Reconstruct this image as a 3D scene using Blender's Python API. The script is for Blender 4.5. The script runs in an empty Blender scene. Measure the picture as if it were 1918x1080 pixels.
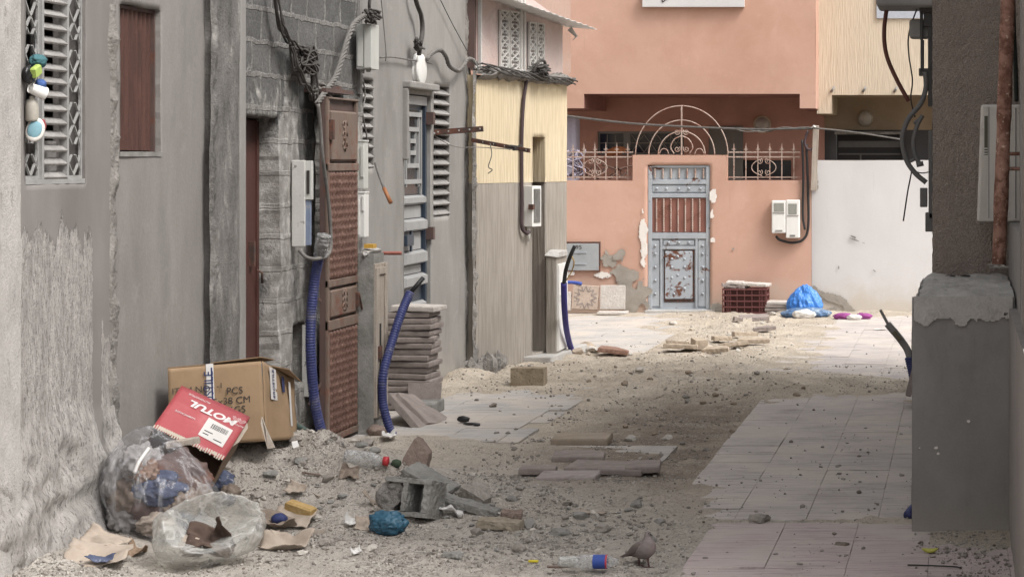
import bpy, math, random
import numpy as np
from mathutils import Vector, Matrix, Euler, Quaternion
random.seed(11)
rng = np.random.default_rng(11)
scene = bpy.context.scene
COL = scene.collection
R = math.radians

# ---- camera model: looks straight along the alley (+Y), shifted lens; eye 2 m above the ground
F, VX, VY, CH = 4200.0, 1797.0, 300.0, 2.0
def P(px, py, d):
    return Vector(((px - VX) * d / F, d, CH - (py - VY) * d / F))
def G(px, py, z=0.0):
    d = F * (CH - z) / (py - VY)
    return P(px, py, d)
def D(px, c):                       # depth at which the wall plane X=c is seen in column px
    return F * c / (px - VX)
def ZZ(py, d):
    return CH - (py - VY) * d / F

# ---- noise -----------------------------------------------------------------------------------
def _hash(i, j, k, s):
    n = (i.astype(np.int64) * 374761393 + j.astype(np.int64) * 668265263 + k.astype(np.int64) * 1440662683 + s * 974634777) & 0xffffffff
    n = ((n ^ (n >> 13)) * 1274126177) & 0xffffffff
    n = ((n ^ (n >> 15)) * 2246822519) & 0xffffffff
    n = n ^ (n >> 16)
    return n / 4294967295.0
def vnoise(p, s=0):
    p = np.asarray(p, float)
    f = np.floor(p); t = p - f; t = t * t * (3 - 2 * t)
    i, j, k = f[:, 0].astype(np.int64), f[:, 1].astype(np.int64), f[:, 2].astype(np.int64)
    x, y, z = t[:, 0], t[:, 1], t[:, 2]
    def h(a, b, c): return _hash(i + a, j + b, k + c, s)
    a = h(0,0,0)*(1-x)+h(1,0,0)*x; b = h(0,1,0)*(1-x)+h(1,1,0)*x
    c = h(0,0,1)*(1-x)+h(1,0,1)*x; d = h(0,1,1)*(1-x)+h(1,1,1)*x
    return ((a*(1-y)+b*y)*(1-z) + (c*(1-y)+d*y)*z) * 2 - 1
def fbm(p, octv=4, s=0, gain=.5):
    p = np.asarray(p, float); o = np.zeros(len(p)); a = 1.0; tot = 0
    for n in range(octv):
        o += a * vnoise(p * (2 ** n) + n * 17.3, s + n); tot += a; a *= gain
    return o / tot
def ridged(p, octv=4, s=0):
    p = np.asarray(p, float); o = np.zeros(len(p)); a = 1.0; tot = 0
    for n in range(octv):
        o += a * (1 - 2*np.abs(vnoise(p * (2 ** n) + n * 11.1, s + n))); tot += a; a *= .5
    return o / tot

# ---- mesh collector ----------------------------------------------------------------------------
class MB:
    def __init__(s): s.v = []; s.f = []; s.m = []; s.sm = []
    def add(s, V, Fc, mi=0, smooth=False):
        o = len(s.v); s.v.extend([tuple(map(float, q)) for q in V])
        for f in Fc:
            s.f.append(tuple(i + o for i in f)); s.m.append(mi); s.sm.append(smooth)
        return s
    def box(s, x0, x1, y0, y1, z0, z1, mi=0):
        return s.obox(Matrix.Translation(((x0+x1)/2, (y0+y1)/2, (z0+z1)/2)), (abs(x1-x0), abs(y1-y0), abs(z1-z0)), mi)
    def obox(s, M, size, mi=0, ch=0.0, taper=1.0):
        a, b, c = size[0]/2, size[1]/2, size[2]/2
        if ch <= 0:
            V = [M @ Vector((x*(taper if z > 0 else 1), y*(taper if z > 0 else 1), z)) for x in (-a, a) for y in (-b, b) for z in (-c, c)]
            return s.add(V, [(0,1,3,2),(4,6,7,5),(0,4,5,1),(2,3,7,6),(0,2,6,4),(1,5,7,3)], mi)
        # chamfered: three nested rings
        V = []
        for (k, z) in ((1, -c), (0, -c+ch), (0, c-ch), (1, c)):
            e = ch if k else 0
            V += [(-a+e, -b+e, z), (a-e, -b+e, z), (a-e, b-e, z), (-a+e, b-e, z)]
        Fc = [(3,2,1,0), (12,13,14,15)]
        for r in range(3):
            for q in range(4):
                Fc.append((r*4+q, r*4+(q+1) % 4, r*4+4+(q+1) % 4, r*4+4+q))
        return s.add([M @ Vector(v) for v in V], Fc, mi)
    def bar(s, a, b, w, h=None, mi=0, up=(0,0,1)):
        a, b = Vector(a), Vector(b); h = h or w
        y = (b - a); L = y.length; y.normalize(); u = Vector(up)
        x = y.cross(u)
        if x.length < 1e-4: x = y.cross(Vector((1,0,0)))
        x.normalize(); z = x.cross(y)
        M = Matrix((x, y, z)).transposed().to_4x4(); M.translation = (a + b) / 2
        return s.obox(M, (w, L, h), mi)
    def tube(s, pts, r, n=8, mi=0, cap=True, smooth=True):
        pts = [Vector(p) for p in pts]; N = len(pts)
        rs = r if hasattr(r, '__len__') else [r] * N
        V = []; prev = None
        for i in range(N):
            t = (pts[min(i+1, N-1)] - pts[max(i-1, 0)]).normalized()
            if prev is None:
                x = t.cross(Vector((0,0,1)))
                if x.length < 1e-3: x = t.cross(Vector((1,0,0)))
            else:
                x = prev - t * prev.dot(t)
            x.normalize(); prev = x; y = t.cross(x)
            for k in range(n):
                a = 2*math.pi*k/n
                V.append(pts[i] + (x*math.cos(a) + y*math.sin(a)) * rs[i])
        Fc = [(i*n+k, i*n+(k+1) % n, (i+1)*n+(k+1) % n, (i+1)*n+k) for i in range(N-1) for k in range(n)]
        if cap: Fc += [tuple(reversed(range(n))), tuple(range((N-1)*n, N*n))]
        return s.add(V, Fc, mi, smooth)
    def lathe(s, prof, M=Matrix(), n=20, mi=0, smooth=True, cap=False):
        V = []; 
        for (r, z) in prof:
            for k in range(n):
                a = 2*math.pi*k/n; V.append(M @ Vector((r*math.cos(a), r*math.sin(a), z)))
        N = len(prof)
        Fc = [(i*n+k, i*n+(k+1) % n, (i+1)*n+(k+1) % n, (i+1)*n+k) for i in range(N-1) for k in range(n)]
        if cap: Fc += [tuple(reversed(range(n))), tuple(range((N-1)*n, N*n))]
        return s.add(V, Fc, mi, smooth)
    def plate(s, pts, n, mi=0):
        """prism: polygon pts (3D) pushed by vector n"""
        n = Vector(n); K = len(pts); V = [Vector(p) for p in pts]; V += [p + n for p in V]
        Fc = [tuple(range(K-1, -1, -1)), tuple(range(K, 2*K))]
        Fc += [(i, (i+1) % K, K+(i+1) % K, K+i) for i in range(K)]
        return s.add(V, Fc, mi)
    def grid(s, V, nu, nv, mi=0, smooth=True):
        Fc = [(i*nv+j, (i+1)*nv+j, (i+1)*nv+j+1, i*nv+j+1) for i in range(nu-1) for j in range(nv-1)]
        return s.add(V, Fc, mi, smooth)
    def build(s, name, mats, parent=None, origin=None, bevel=0, local=False):
        if not isinstance(mats, (list, tuple)): mats = [mats]
        V = s.v
        if parent is not None and not local:
            W = wmat(parent).inverted(); V = [tuple(W @ Vector(p)) for p in V]
        elif parent is None and origin is not None:
            V = [(p[0]-origin[0], p[1]-origin[1], p[2]-origin[2]) for p in V]
        me = bpy.data.meshes.new(name); me.from_pydata(V, [], s.f)
        for m in mats: me.materials.append(m)
        me.polygons.foreach_set('material_index', s.m); me.polygons.foreach_set('use_smooth', s.sm)
        me.update()
        o = bpy.data.objects.new(name, me); COL.objects.link(o)
        if parent is not None: o.parent = parent
        elif origin is not None: o.location = origin
        if bevel:
            b = o.modifiers.new('bevel', 'BEVEL'); b.width = bevel; b.segments = 2; b.limit_method = 'ANGLE'; b.angle_limit = R(40)
        return o
def wmat(o):
    M = Matrix.LocRotScale(o.location, o.rotation_euler, o.scale)
    return wmat(o.parent) @ M if o.parent else M
def tag(o, label=None, cat=None, group=None, kind=None):
    if label: o['label'] = label
    if cat: o['category'] = cat
    if group: o['group'] = group
    if kind: o['kind'] = kind
    return o
def thing(name, label, cat, loc=(0,0,0), rot=(0,0,0), group=None):
    o = bpy.data.objects.new(name, None); COL.objects.link(o); o.empty_display_size = .1
    o.location = loc; o.rotation_euler = rot
    return tag(o, label, cat, group)
def dup(root, loc, rot=(0,0,0), label=None, scale=None):
    r = root.copy(); COL.objects.link(r); r.location = loc; r.rotation_euler = rot
    if scale: r.scale = scale
    if label: r['label'] = label
    for ch in list(root.children):
        c = ch.copy(); COL.objects.link(c); c.parent = r
        for g in list(ch.children):
            e = g.copy(); COL.objects.link(e); e.parent = c
    return r
def cpath(pts, n=8):
    """Catmull-Rom through the points"""
    pts = [Vector(p) for p in pts]; q = [pts[0]*2-pts[1]] + pts + [pts[-1]*2-pts[-2]]; out = []
    for i in range(1, len(q)-2):
        for k in range(n):
            t = k/n
            out.append(.5*((2*q[i]) + (q[i+1]-q[i-1])*t + (2*q[i-1]-5*q[i]+4*q[i+1]-q[i+2])*t*t + (3*q[i]-q[i-1]-3*q[i+1]+q[i+2])*t**3))
    out.append(q[-2]); return out
def frame(x, y, z, o):
    M = Matrix((Vector(x), Vector(y), Vector(z))).transposed().to_4x4(); M.translation = Vector(o); return M
def roughen(o, lev, strength, size, seed=0):
    '''broken, crumbly faces: simple subdivision pushed about by cloud noise'''
    s_ = o.modifiers.new('divide', 'SUBSURF'); s_.subdivision_type = 'SIMPLE'; s_.levels = s_.render_levels = lev
    key = 'crumble_%g' % size; tx = bpy.data.textures.get(key) or bpy.data.textures.new(key, 'CLOUDS'); tx.noise_scale = size; tx.noise_depth = 4
    d = o.modifiers.new('crumble', 'DISPLACE'); d.texture = tx; d.strength = strength; d.mid_level = .5; d.texture_coords = 'GLOBAL'
    return o
_ico = {}
def ico(n):
    if n not in _ico:
        import bmesh
        b = bmesh.new(); bmesh.ops.create_icosphere(b, subdivisions=n, radius=1)
        b.verts.ensure_lookup_table()
        _ico[n] = (np.array([v.co[:] for v in b.verts]), [tuple(v.index for v in f.verts) for f in b.faces]); b.free()
    return _ico[n]
def rock_mesh(seed, size, n=2, amp=.35, planes=7, mi=0, smooth=False, M=Matrix()):
    """angular lump: a sphere cut by random planes and roughened"""
    V, Fc = ico(n); V = V.copy(); r = np.random.default_rng(seed)
    for _ in range(planes):
        d = r.normal(size=3); d /= np.linalg.norm(d); h = r.uniform(.45, .8)
        t = V @ d; V = V - np.outer(np.clip(t - h, 0, None), d)
    V *= (1 + amp * fbm(V*1.7 + seed, 4, seed))[:, None]
    V *= np.array(size)/2
    return [M @ Vector(p) for p in V], Fc
def text(body, size, mat, parent, M, name='lettering', align='CENTER', shear=0, sx=1.0, bold=0.0):
    cu = bpy.data.curves.new(name, 'FONT'); cu.body = body; cu.size = size; cu.align_x = align; cu.align_y = 'CENTER'; cu.extrude = .0006; cu.shear = shear; cu.offset = size*bold
    t = bpy.data.objects.new(name, cu); COL.objects.link(t)
    bpy.context.view_layer.update()
    me = bpy.data.meshes.new_from_object(t.evaluated_get(bpy.context.evaluated_depsgraph_get()))
    bpy.data.objects.remove(t)
    W = wmat(parent).inverted() @ M @ Matrix.Diagonal((sx, 1, 1, 1))
    me.transform(W); me.materials.clear(); me.materials.append(mat)
    o = bpy.data.objects.new(name, me); COL.objects.link(o); o.parent = parent
    return o

# ---- materials ---------------------------------------------------------------------------------
class NT:
    def __init__(s, name):
        s.mat = bpy.data.materials.new(name); s.mat.use_nodes = True
        s.t = s.mat.node_tree; s.n = s.t.nodes; s.n.clear()
        s.out = s.n.new('ShaderNodeOutputMaterial')
    def N(s, typ, ins=None, **kw):
        n = s.n.new(typ)
        for k, v in kw.items(): setattr(n, k, v)
        for k, v in (ins or {}).items():
            sk = n.inputs[k]
            if isinstance(v, bpy.types.NodeSocket): s.t.links.new(v, sk)
            else:
                if isinstance(v, (tuple, list)) and sk.type == 'RGBA' and len(v) == 3: v = (*v, 1)
                sk.default_value = v
        return n
    def pos(s): return s.N('ShaderNodeNewGeometry').outputs['Position']
    def obj(s): return s.N('ShaderNodeTexCoord').outputs['Object']
    def sc(s, co, sc, rot=(0,0,0)): return s.N('ShaderNodeMapping', {'Vector': co, 'Scale': sc, 'Rotation': rot}).outputs[0]
    def noise(s, co, scale, detail=6, rough=.6, dist=0): return s.N('ShaderNodeTexNoise', {'Vector': co, 'Scale': scale, 'Detail': detail, 'Roughness': rough, 'Distortion': dist}).outputs['Fac']
    def ramp(s, fac, *stops):
        n = s.N('ShaderNodeValToRGB', {'Fac': fac}); cr = n.color_ramp
        while len(cr.elements) < len(stops): cr.elements.new(.5)
        for e, (p, c) in zip(cr.elements, stops):
            e.position = p; e.color = (*c, 1) if isinstance(c, (tuple, list)) else (c, c, c, 1)
        return n.outputs['Color']
    def mix(s, f, a, b, bt='MIX'):
        n = s.N('ShaderNodeMix', data_type='RGBA', blend_type=bt); 
        for k, v in ((0, f), (6, a), (7, b)):
            if isinstance(v, bpy.types.NodeSocket): s.t.links.new(v, n.inputs[k])
            else: n.inputs[k].default_value = (*v, 1) if isinstance(v, (tuple, list)) else v
        return n.outputs[2]
    def math(s, op, a, b=0.0, c=None):
        n = s.N('ShaderNodeMath', operation=op)
        for i, v in enumerate((a, b) if c is None else (a, b, c)):
            if isinstance(v, bpy.types.NodeSocket): s.t.links.new(v, n.inputs[i])
            else: n.inputs[i].default_value = v
        return n.outputs[0]
    def sep(s, co): return s.N('ShaderNodeSeparateXYZ', {'Vector': co}).outputs
    def bump(s, h, strength=.3, dist=.01, nrm=None):
        ins = {'Height': h, 'Strength': strength, 'Distance': dist}
        if nrm: ins['Normal'] = nrm
        return s.N('ShaderNodeBump', ins).outputs[0]
    def fin(s, col, rough=.9, nrm=None, metal=0.0, spec=.3, **kw):
        ins = {'Base Color': col, 'Roughness': rough, 'Metallic': metal, 'Specular IOR Level': spec}
        if nrm: ins['Normal'] = nrm
        ins.update(kw)
        b = s.N('ShaderNodeBsdfPrincipled', ins); s.t.links.new(b.outputs[0], s.out.inputs['Surface']); return s.mat

def surf(name, c1, c2, scale=3.0, stretch=(1,1,1), c3=None, s3=2.0, t3=(.55,.65), f3=1.0, c4=None, s4=30.0, t4=(.62,.7), f4=.8, fine=.25, bump=.3, bscale=60, bdist=.006, rough=.9, metal=0.0, spec=.3, co='pos', splash=None, drips=None):
    """weathered surface: two tones of stretched noise, up to two kinds of stain, fine grain and bump"""
    t = NT(name); c = t.pos() if co == 'pos' else t.obj()
    st = t.sc(c, stretch)
    col = t.ramp(t.noise(st, scale, 8, .62), (.3, c1), (.7, c2))
    if c3: col = t.mix(t.math('MULTIPLY', t.ramp(t.noise(st, s3, 9, .68, .3), (t3[0], 0.), (t3[1], 1.)), f3), col, c3)
    if c4: col = t.mix(t.math('MULTIPLY', t.ramp(t.noise(c, s4, 6, .7), (t4[0], 0.), (t4[1], 1.)), f4), col, c4)
    if drips:
        d = t.ramp(t.noise(t.sc(c, (1, 1, .06)), 16, 4, .6), (.60, 0.), (.74, 1.)); d = t.math('MULTIPLY', d, t.ramp(t.noise(c, 1.1, 4), (.42, 0.), (.62, drips[1])))
        col = t.mix(d, col, drips[0])
    if splash:
        zz = t.sep(t.pos())[2]
        e = t.math('ADD', t.math('DIVIDE', zz, splash[1]), t.math('MULTIPLY', t.math('SUBTRACT', t.noise(c, 3.2, 7, .7), .5), 1.7))
        col = t.mix(t.math('MULTIPLY', t.ramp(e, (.15, 1.), (.95, 0.)), splash[2]), col, splash[0])
    g = t.noise(c, bscale, 5, .7)
    if fine: col = t.mix(fine, col, t.ramp(g, (.3, .25), (.7, 1.)), 'MULTIPLY') if False else t.mix(1.0, col, t.ramp(g, (.25, 1-fine), (.75, 1+fine*.0)), 'MULTIPLY')
    nr = None
    if bump:
        h = t.math('ADD', g, t.math('MULTIPLY', t.noise(st, scale*4, 5, .6), 1.2))
        nr = t.bump(h, bump, bdist)
    return t.fin(col, rough, nr, metal, spec)

def plain(name, c, rough=.6, metal=0.0, spec=.4, var=.15, bump=.05, scale=25):
    c2 = tuple(max(0, x*(1-var)) for x in c)
    return surf(name, c2, c, scale, fine=.08, bump=bump, bscale=scale*4, bdist=.002, rough=rough, metal=metal, spec=spec, co='obj')
# ---- the materials of the place ------------------------------------------------------------------
m_smooth2 = surf('smooth_plaster', (.240,.222,.209), (.302,.282,.267), 1.6, (1,1.8,.7), c3=(.195,.185,.176), s3=1.1, t3=(.5,.75), f3=.85, drips=((.19,.178,.167), .6), splash=((.34,.315,.285), .5, .6), c4=(.36,.342,.325), s4=6, t4=(.56,.74), f4=.45, fine=.16, bump=.35, bscale=45, bdist=.006)
m_smooth4 = surf('grey_plaster', (.270,.256,.242), (.340,.325,.308), 1.2, (1,1.8,.6), drips=((.21,.20,.19), .5), splash=((.40,.37,.33), .55, .7), c3=(.215,.203,.19), s3=1.0, t3=(.48,.70), f3=.85, c4=(.42,.40,.375), s4=6, t4=(.57,.74), f4=.5, fine=.14, bump=.3, bscale=50, bdist=.005)
m_pilaster = surf('mottled_concrete', (.11,.104,.097), (.29,.275,.26), 4, (1,1.6,.7), c3=(.44,.42,.395), s3=4, t3=(.58,.68), f3=.8, c4=(.07,.065,.06), s4=60, t4=(.6,.7), f4=.6, fine=.3, bump=.9, bscale=50, bdist=.012)
m_rubble = surf('rough_mortar', (.20,.185,.17), (.42,.395,.37), 9, c3=(.13,.12,.11), s3=18, t3=(.55,.65), f3=.8, fine=.3, bump=1.0, bscale=70, bdist=.012)
m_conc = surf('old_concrete', (.20,.195,.18), (.36,.35,.33), 7, c3=(.13,.125,.115), s3=12, t3=(.56,.7), f3=.7, c4=(.48,.46,.43), s4=40, t4=(.66,.74), f4=.6, fine=.25, bump=.7, bscale=90, bdist=.006)
m_concd = surf('dark_cement', (.22,.212,.204), (.305,.295,.284), 2.2, (1,1,.6), drips=((.16,.155,.15), .5), splash=((.33,.30,.265), .25, .7), c3=(.34,.33,.318), s3=2.5, t3=(.5,.8), f3=.7, c4=(.32,.31,.30), s4=35, t4=(.73,.78), f4=.5, fine=.14, bump=.35, bscale=80, bdist=.004)
m_conctop = surf('pale_cement', (.42,.405,.385), (.58,.56,.535), 5, c3=(.24,.23,.215), s3=9, t3=(.57,.7), f3=.7, fine=.2, bump=.8, bscale=60, bdist=.01)
m_salmon = surf('salmon_paint', (.505,.312,.238), (.575,.362,.284), 1.1, (1,1,1), drips=((.46,.28,.21), .45), splash=((.50,.40,.33), .5, .75), c3=(.445,.252,.18), s3=.8, t3=(.46,.72), f3=.75, c4=(.63,.42,.34), s4=5, t4=(.58,.78), f4=.5, fine=.07, bump=.2, bscale=70, bdist=.003, rough=.85)
m_salmond = surf('soffit_maroon', (.24,.115,.095), (.31,.155,.13), 1.1, fine=.1, bump=.2, bscale=70, bdist=.003)  # darker maroon tone used on the porch soffit
m_salmonr = surf('shaded_salmon', (.44,.235,.185), (.53,.30,.24), 1.4, c3=(.34,.20,.165), s3=1.5, t3=(.5,.75), f3=.7, fine=.1, bump=.2, bscale=70, bdist=.003)  # same salmon, its colour darkened for the shade of the porch
m_white = surf('white_limewash', (.565,.55,.545), (.64,.625,.62), 1.0, (1,1,.5), c3=(.58,.56,.55), drips=((.48,.46,.44), .6), splash=((.54,.48,.41), .45, .85), s3=1.2, t3=(.55,.8), f3=.6, c4=(.50,.48,.46), s4=5, t4=(.74,.8), f4=.4, fine=.06, bump=.25, bscale=50, bdist=.004)
m_patch = surf('bare_cement', (.30,.27,.235), (.40,.365,.32), 6, fine=.2, bump=.5, bscale=80, bdist=.004)
m_patchw = surf('flaked_lime', (.74,.68,.63), (.82,.78,.74), 6, fine=.12, bump=.4, bscale=80, bdist=.004)
def comb(name, a, b, dark, freq=55):
    """stucco dragged with a comb: fine broken vertical grooves"""
    t = NT(name); c = t.pos()
    g = t.noise(t.sc(c, (1.0, 1.0, .055)), freq, 3, .55)
    gg = t.ramp(g, (.40, 0.), (.58, 1.))
    col = t.ramp(t.noise(c, 1.4, 6), (.3, a), (.7, b))
    col = t.mix(t.math('MULTIPLY', t.math('SUBTRACT', 1.0, gg), .62), col, dark)
    col = t.mix(t.ramp(t.noise(c, 5, 6, .7), (.62, 0.), (.75, .35)), col, dark)
    return t.fin(col, .92, t.bump(g, .9, .012))
m_yellow = comb('yellow_combed_stucco', (.60,.495,.335), (.67,.57,.41), (.485,.395,.265))
m_beige = comb('beige_combed_stucco', (.58,.485,.37), (.64,.55,.435), (.53,.445,.34), 75)
m_grey5 = comb('grey_combed_stucco', (.30,.27,.235), (.37,.335,.295), (.235,.205,.175), 45)
def h1mat():
    t = NT('patched_plaster'); c = t.pos(); x, y, z = t.sep(c)
    smooth = t.ramp(t.noise(t.sc(c, (1,1.5,.6)), 1.6, 8), (.3, (.180,.164,.155)), (.7, (.240,.222,.211)))
    rough = t.ramp(t.noise(t.sc(c, (1,2.2,.8)), 8, 9, .72), (.30, (.26,.24,.225)), (.5, (.42,.395,.375)), (.70, (.58,.555,.53)))
    rough = t.mix(t.ramp(t.noise(t.sc(c, (1,3,1)), 26, 6, .75), (.53, 0.), (.60, .85)), rough, (.16,.15,.14))
    drip = t.math('ADD', t.math('MULTIPLY', t.noise(t.sc(c, (0,1,.5)), 6, 6, .72), .95), t.math('MULTIPLY', t.ramp(t.noise(t.sc(c, (0,1,.02)), 10, 3, .6), (.5, .3), (.64, 0.)), .6))
    edge = t.math('ADD', 1.24, t.math('MULTIPLY', drip, .62))
    low = t.ramp(t.math('ADD', .5, t.math('MULTIPLY', t.math('SUBTRACT', edge, z), 14)), (.4, 0.), (.6, 1.))
    w = t.math('MULTIPLY', t.math('SUBTRACT', t.noise(t.sc(c, (0,1,2)), 5, 4), .5), .10)
    yy = t.math('ADD', y, w)
    a = t.math('MULTIPLY', t.math('GREATER_THAN', yy, 11.82), t.math('LESS_THAN', yy, 11.95))
    a = t.math('MULTIPLY', a, t.math('GREATER_THAN', t.math('ADD', z, t.math('MULTIPLY', drip, .5)), .72))
    b = t.math('MULTIPLY', t.math('GREATER_THAN', yy, 11.94), t.math('GREATER_THAN', t.math('ADD', z, t.math('MULTIPLY', drip, .6)), 1.45))
    m = t.math('MULTIPLY', low, t.math('SUBTRACT', 1.0, t.math('MAXIMUM', a, b)))
    col = t.mix(m, smooth, rough)
    h = t.math('MULTIPLY', t.math('ADD', t.noise(t.sc(c, (1,1.8,1)), 34, 6, .75), t.math('MULTIPLY', t.noise(c, 90, 4, .7), .5)), t.math('ADD', .12, m))
    h = t.math('ADD', h, t.math('MULTIPLY', m, .6))
    return t.fin(col, .95, t.bump(h, 1.0, .014))
m_h1 = h1mat()
def blockmat():
    t = NT('concrete_blockwork'); c = t.pos(); x, y, z = t.sep(c)
    w = t.N('ShaderNodeTexNoise', {'Vector': c, 'Scale': 6.0, 'Detail': 5.0}).outputs['Color']
    v = t.N('ShaderNodeCombineXYZ', {'X': t.math('MULTIPLY', y, 1.0), 'Y': z}).outputs[0]
    v2 = t.N('ShaderNodeVectorMath', {0: v, 1: t.N('ShaderNodeVectorMath', {0: w, 1: (.055,.045,0)}, operation='MULTIPLY').outputs[0]}, operation='ADD').outputs[0]
    br = t.N('ShaderNodeTexBrick', {'Vector': v2, 'Color1': (.155,.153,.15), 'Color2': (.225,.22,.212), 'Mortar': (.36,.34,.318), 'Scale': 1.0, 'Mortar Size': .019, 'Mortar Smooth': .35, 'Bias': 0.0, 'Brick Width': .42, 'Row Height': .215})
    col = t.mix(t.ramp(t.noise(c, 45, 6, .75), (.35, .0), (.62, .85)), br.outputs['Color'], (.09,.088,.085))
    pl = t.ramp(t.math('ADD', t.noise(t.sc(c, (1,1.0,.8)), 2.6, 9, .66, .4), t.math('MULTIPLY', t.math('MINIMUM', t.math('SUBTRACT', 2.25, z), .35), .30)), (.46, 0.), (.53, 1.))
    plc = t.ramp(t.noise(c, 9, 8, .7), (.3, (.22,.207,.193)), (.5, (.33,.315,.295)), (.68, (.58,.56,.54)))
    col = t.mix(pl, col, plc)
    h = t.math('ADD', t.math('MULTIPLY', br.outputs['Fac'], .5), t.math('ADD', t.math('MULTIPLY', pl, .9), t.noise(c, 60, 6, .75)))
    return t.fin(col, .95, t.bump(h, 1.0, .012))
m_block = blockmat()
m_roughcast = None
def roughcast():
    t = NT('dark_roughcast'); c = t.pos()
    v = t.N('ShaderNodeTexVoronoi', {'Vector': t.N('ShaderNodeVectorMath', {0: c, 1: t.N('ShaderNodeVectorMath', {0: t.N('ShaderNodeTexNoise', {'Vector': c, 'Scale': 40.0}).outputs['Color'], 1: (.02,.02,.02)}, operation='MULTIPLY').outputs[0]}, operation='ADD').outputs[0], 'Scale': 95.0}).outputs['Distance']
    n = t.noise(t.sc(c, (1,1,1.5)), 95, 6, .75)
    col = t.ramp(n, (.34, (.23,.187,.16)), (.66, (.60,.51,.45)))
    col = t.mix(t.ramp(t.noise(c, 2.2, 5), (.4, 0.), (.8, .6)), col, (.34,.285,.25))
    return t.fin(col, .95, t.bump(t.math('ADD', n, t.math('MULTIPLY', v, 1.0)), 1.0, .013))
m_roughcast = roughcast()

def rustpaint(name, paint, paint2, rust=(.10,.042,.026), amt=(.52,.60), scale=7, metal=0.0, co='obj', rough=.6, c4=None):
    t = NT(name); c = t.obj() if co == 'obj' else t.pos()
    col = t.ramp(t.noise(t.sc(c, (1,1,.5)), 5, 6), (.3, paint), (.7, paint2))
    n = t.noise(c, scale, 9, .68, .5); m = t.ramp(n, (amt[0], 0.), (amt[1], 1.))
    rc = t.ramp(t.noise(c, 40, 5, .7), (.3, rust), (.75, tuple(x*1.9 for x in rust)))
    col = t.mix(m, col, rc)
    if c4: col = t.mix(t.ramp(t.noise(c, scale*2.3, 7, .7), (.60, 0.), (.66, .9)), col, c4)
    rg = t.mix(m, (rough,)*3, (.95,)*3)
    b = t.bump(t.math('SUBTRACT', t.noise(c, 120, 4, .6), t.math('MULTIPLY', m, .5)), .35, .003)
    return t.fin(col, rg, b, metal, .35)
m_gate = rustpaint('grey_blue_gate_paint', (.31,.335,.37), (.40,.425,.45), amt=(.60,.65), scale=5)
m_gaterust = rustpaint('red_oxide_panel', (.20,.085,.065), (.29,.13,.10), amt=(.55,.7))
m_shut = surf('brown_shutter_paint', (.075,.035,.028), (.12,.058,.045), 4, (1,8,.6), c3=(.05,.025,.02), s3=3, t3=(.5,.7), f3=.7, c4=(.27,.16,.12), s4=30, t4=(.68,.74), f4=.6, fine=.2, bump=.2, rough=.65)
m_door3 = rustpaint('maroon_door_paint', (.065,.026,.022), (.095,.040,.033), amt=(.6,.75), rough=.55)
m_ornate = rustpaint('brown_metal_door', (.15,.108,.086), (.215,.162,.132), rust=(.15,.055,.035), amt=(.5,.75), rough=.6)
m_bead = surf('red_brown_beads', (.115,.062,.048), (.20,.115,.092), 14, c3=(.34,.22,.18), s3=30, t3=(.56,.66), f3=.7, fine=.2, bump=.3, rough=.6, co='obj')
m_frame3 = rustpaint('dark_brown_frame', (.085,.055,.05), (.13,.085,.075), amt=(.55,.7))
m_dark = plain('interior_shade', (.018,.016,.015), .95)  # near-black colour stands for the shade inside openings
m_black = plain('black_rubber', (.02,.02,.021), .5)
m_cable = surf('dusty_cable', (.05,.045,.042), (.11,.10,.093), 12, c3=(.20,.185,.17), s3=20, t3=(.6,.7), f3=.6, fine=.2, bump=.2, rough=.7)
m_rope = surf('dusty_grey_cable', (.15,.14,.13), (.25,.235,.22), 14, fine=.3, bump=.4, bscale=120, rough=.8)
m_brownpipe = plain('brown_pipe', (.07,.045,.05), .55)
m_blue = surf('blue_conduit', (.032,.04,.135), (.052,.062,.19), 8, c3=(.20,.19,.22), s3=9, t3=(.54,.72), f3=.8, fine=.15, bump=.1, rough=.5, co='obj', spec=.4)
m_bluedark = plain('deep_blue_duct', (.045,.04,.22), .5)
m_clear = None
m_meter = surf('aged_white_plastic', (.50,.505,.475), (.60,.60,.565), 6, (1,1,.4), c3=(.36,.34,.31), s3=9, t3=(.60,.74), f3=.7, fine=.08, bump=.06, rough=.5, co='obj')
m_meterw = surf('white_plastic', (.70,.69,.665), (.78,.77,.74), 6, (1,1,.4), c3=(.50,.46,.42), s3=8, t3=(.62,.76), f3=.7, fine=.06, bump=.05, rough=.5, co='obj')
m_peel = surf('peeling_white_paint', (.52,.51,.49), (.60,.59,.565), 5, c3=(.22,.20,.185), s3=16, t3=(.60,.64), f3=.9, fine=.1, bump=.3, rough=.7, co='obj')
m_bluep = surf('pale_blue_paint', (.16,.20,.29), (.25,.29,.38), 8, c3=(.36,.35,.34), s3=10, t3=(.58,.7), fine=.1, bump=.1, co='obj')
m_wood = surf('bare_wood', (.34,.285,.235), (.52,.46,.40), 6, (6,6,.5), c3=(.16,.13,.105), s3=3, t3=(.58,.72), f3=.6, c4=(.10,.09,.075), s4=26, t4=(.68,.74), f4=.5, fine=.25, bump=.3, bscale=60, bdist=.004, co='obj')
m_tile = surf('cement_tile', (.24,.20,.183), (.365,.315,.29), 9, (1,1,1), c3=(.19,.165,.155), s3=6, t3=(.55,.7), f3=.6, c4=(.52,.49,.46), s4=24, t4=(.66,.74), f4=.5, fine=.22, bump=.6, bscale=90, bdist=.004, co='obj')
m_tilew = surf('pale_cement_tile', (.50,.45,.41), (.62,.575,.535), 9, c3=(.38,.33,.29), s3=6, t3=(.55,.7), f3=.6, fine=.2, bump=.8, bscale=40, bdist=.008, co='obj')
m_white2 = plain('white_paint', (.72,.71,.69), .6)
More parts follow.
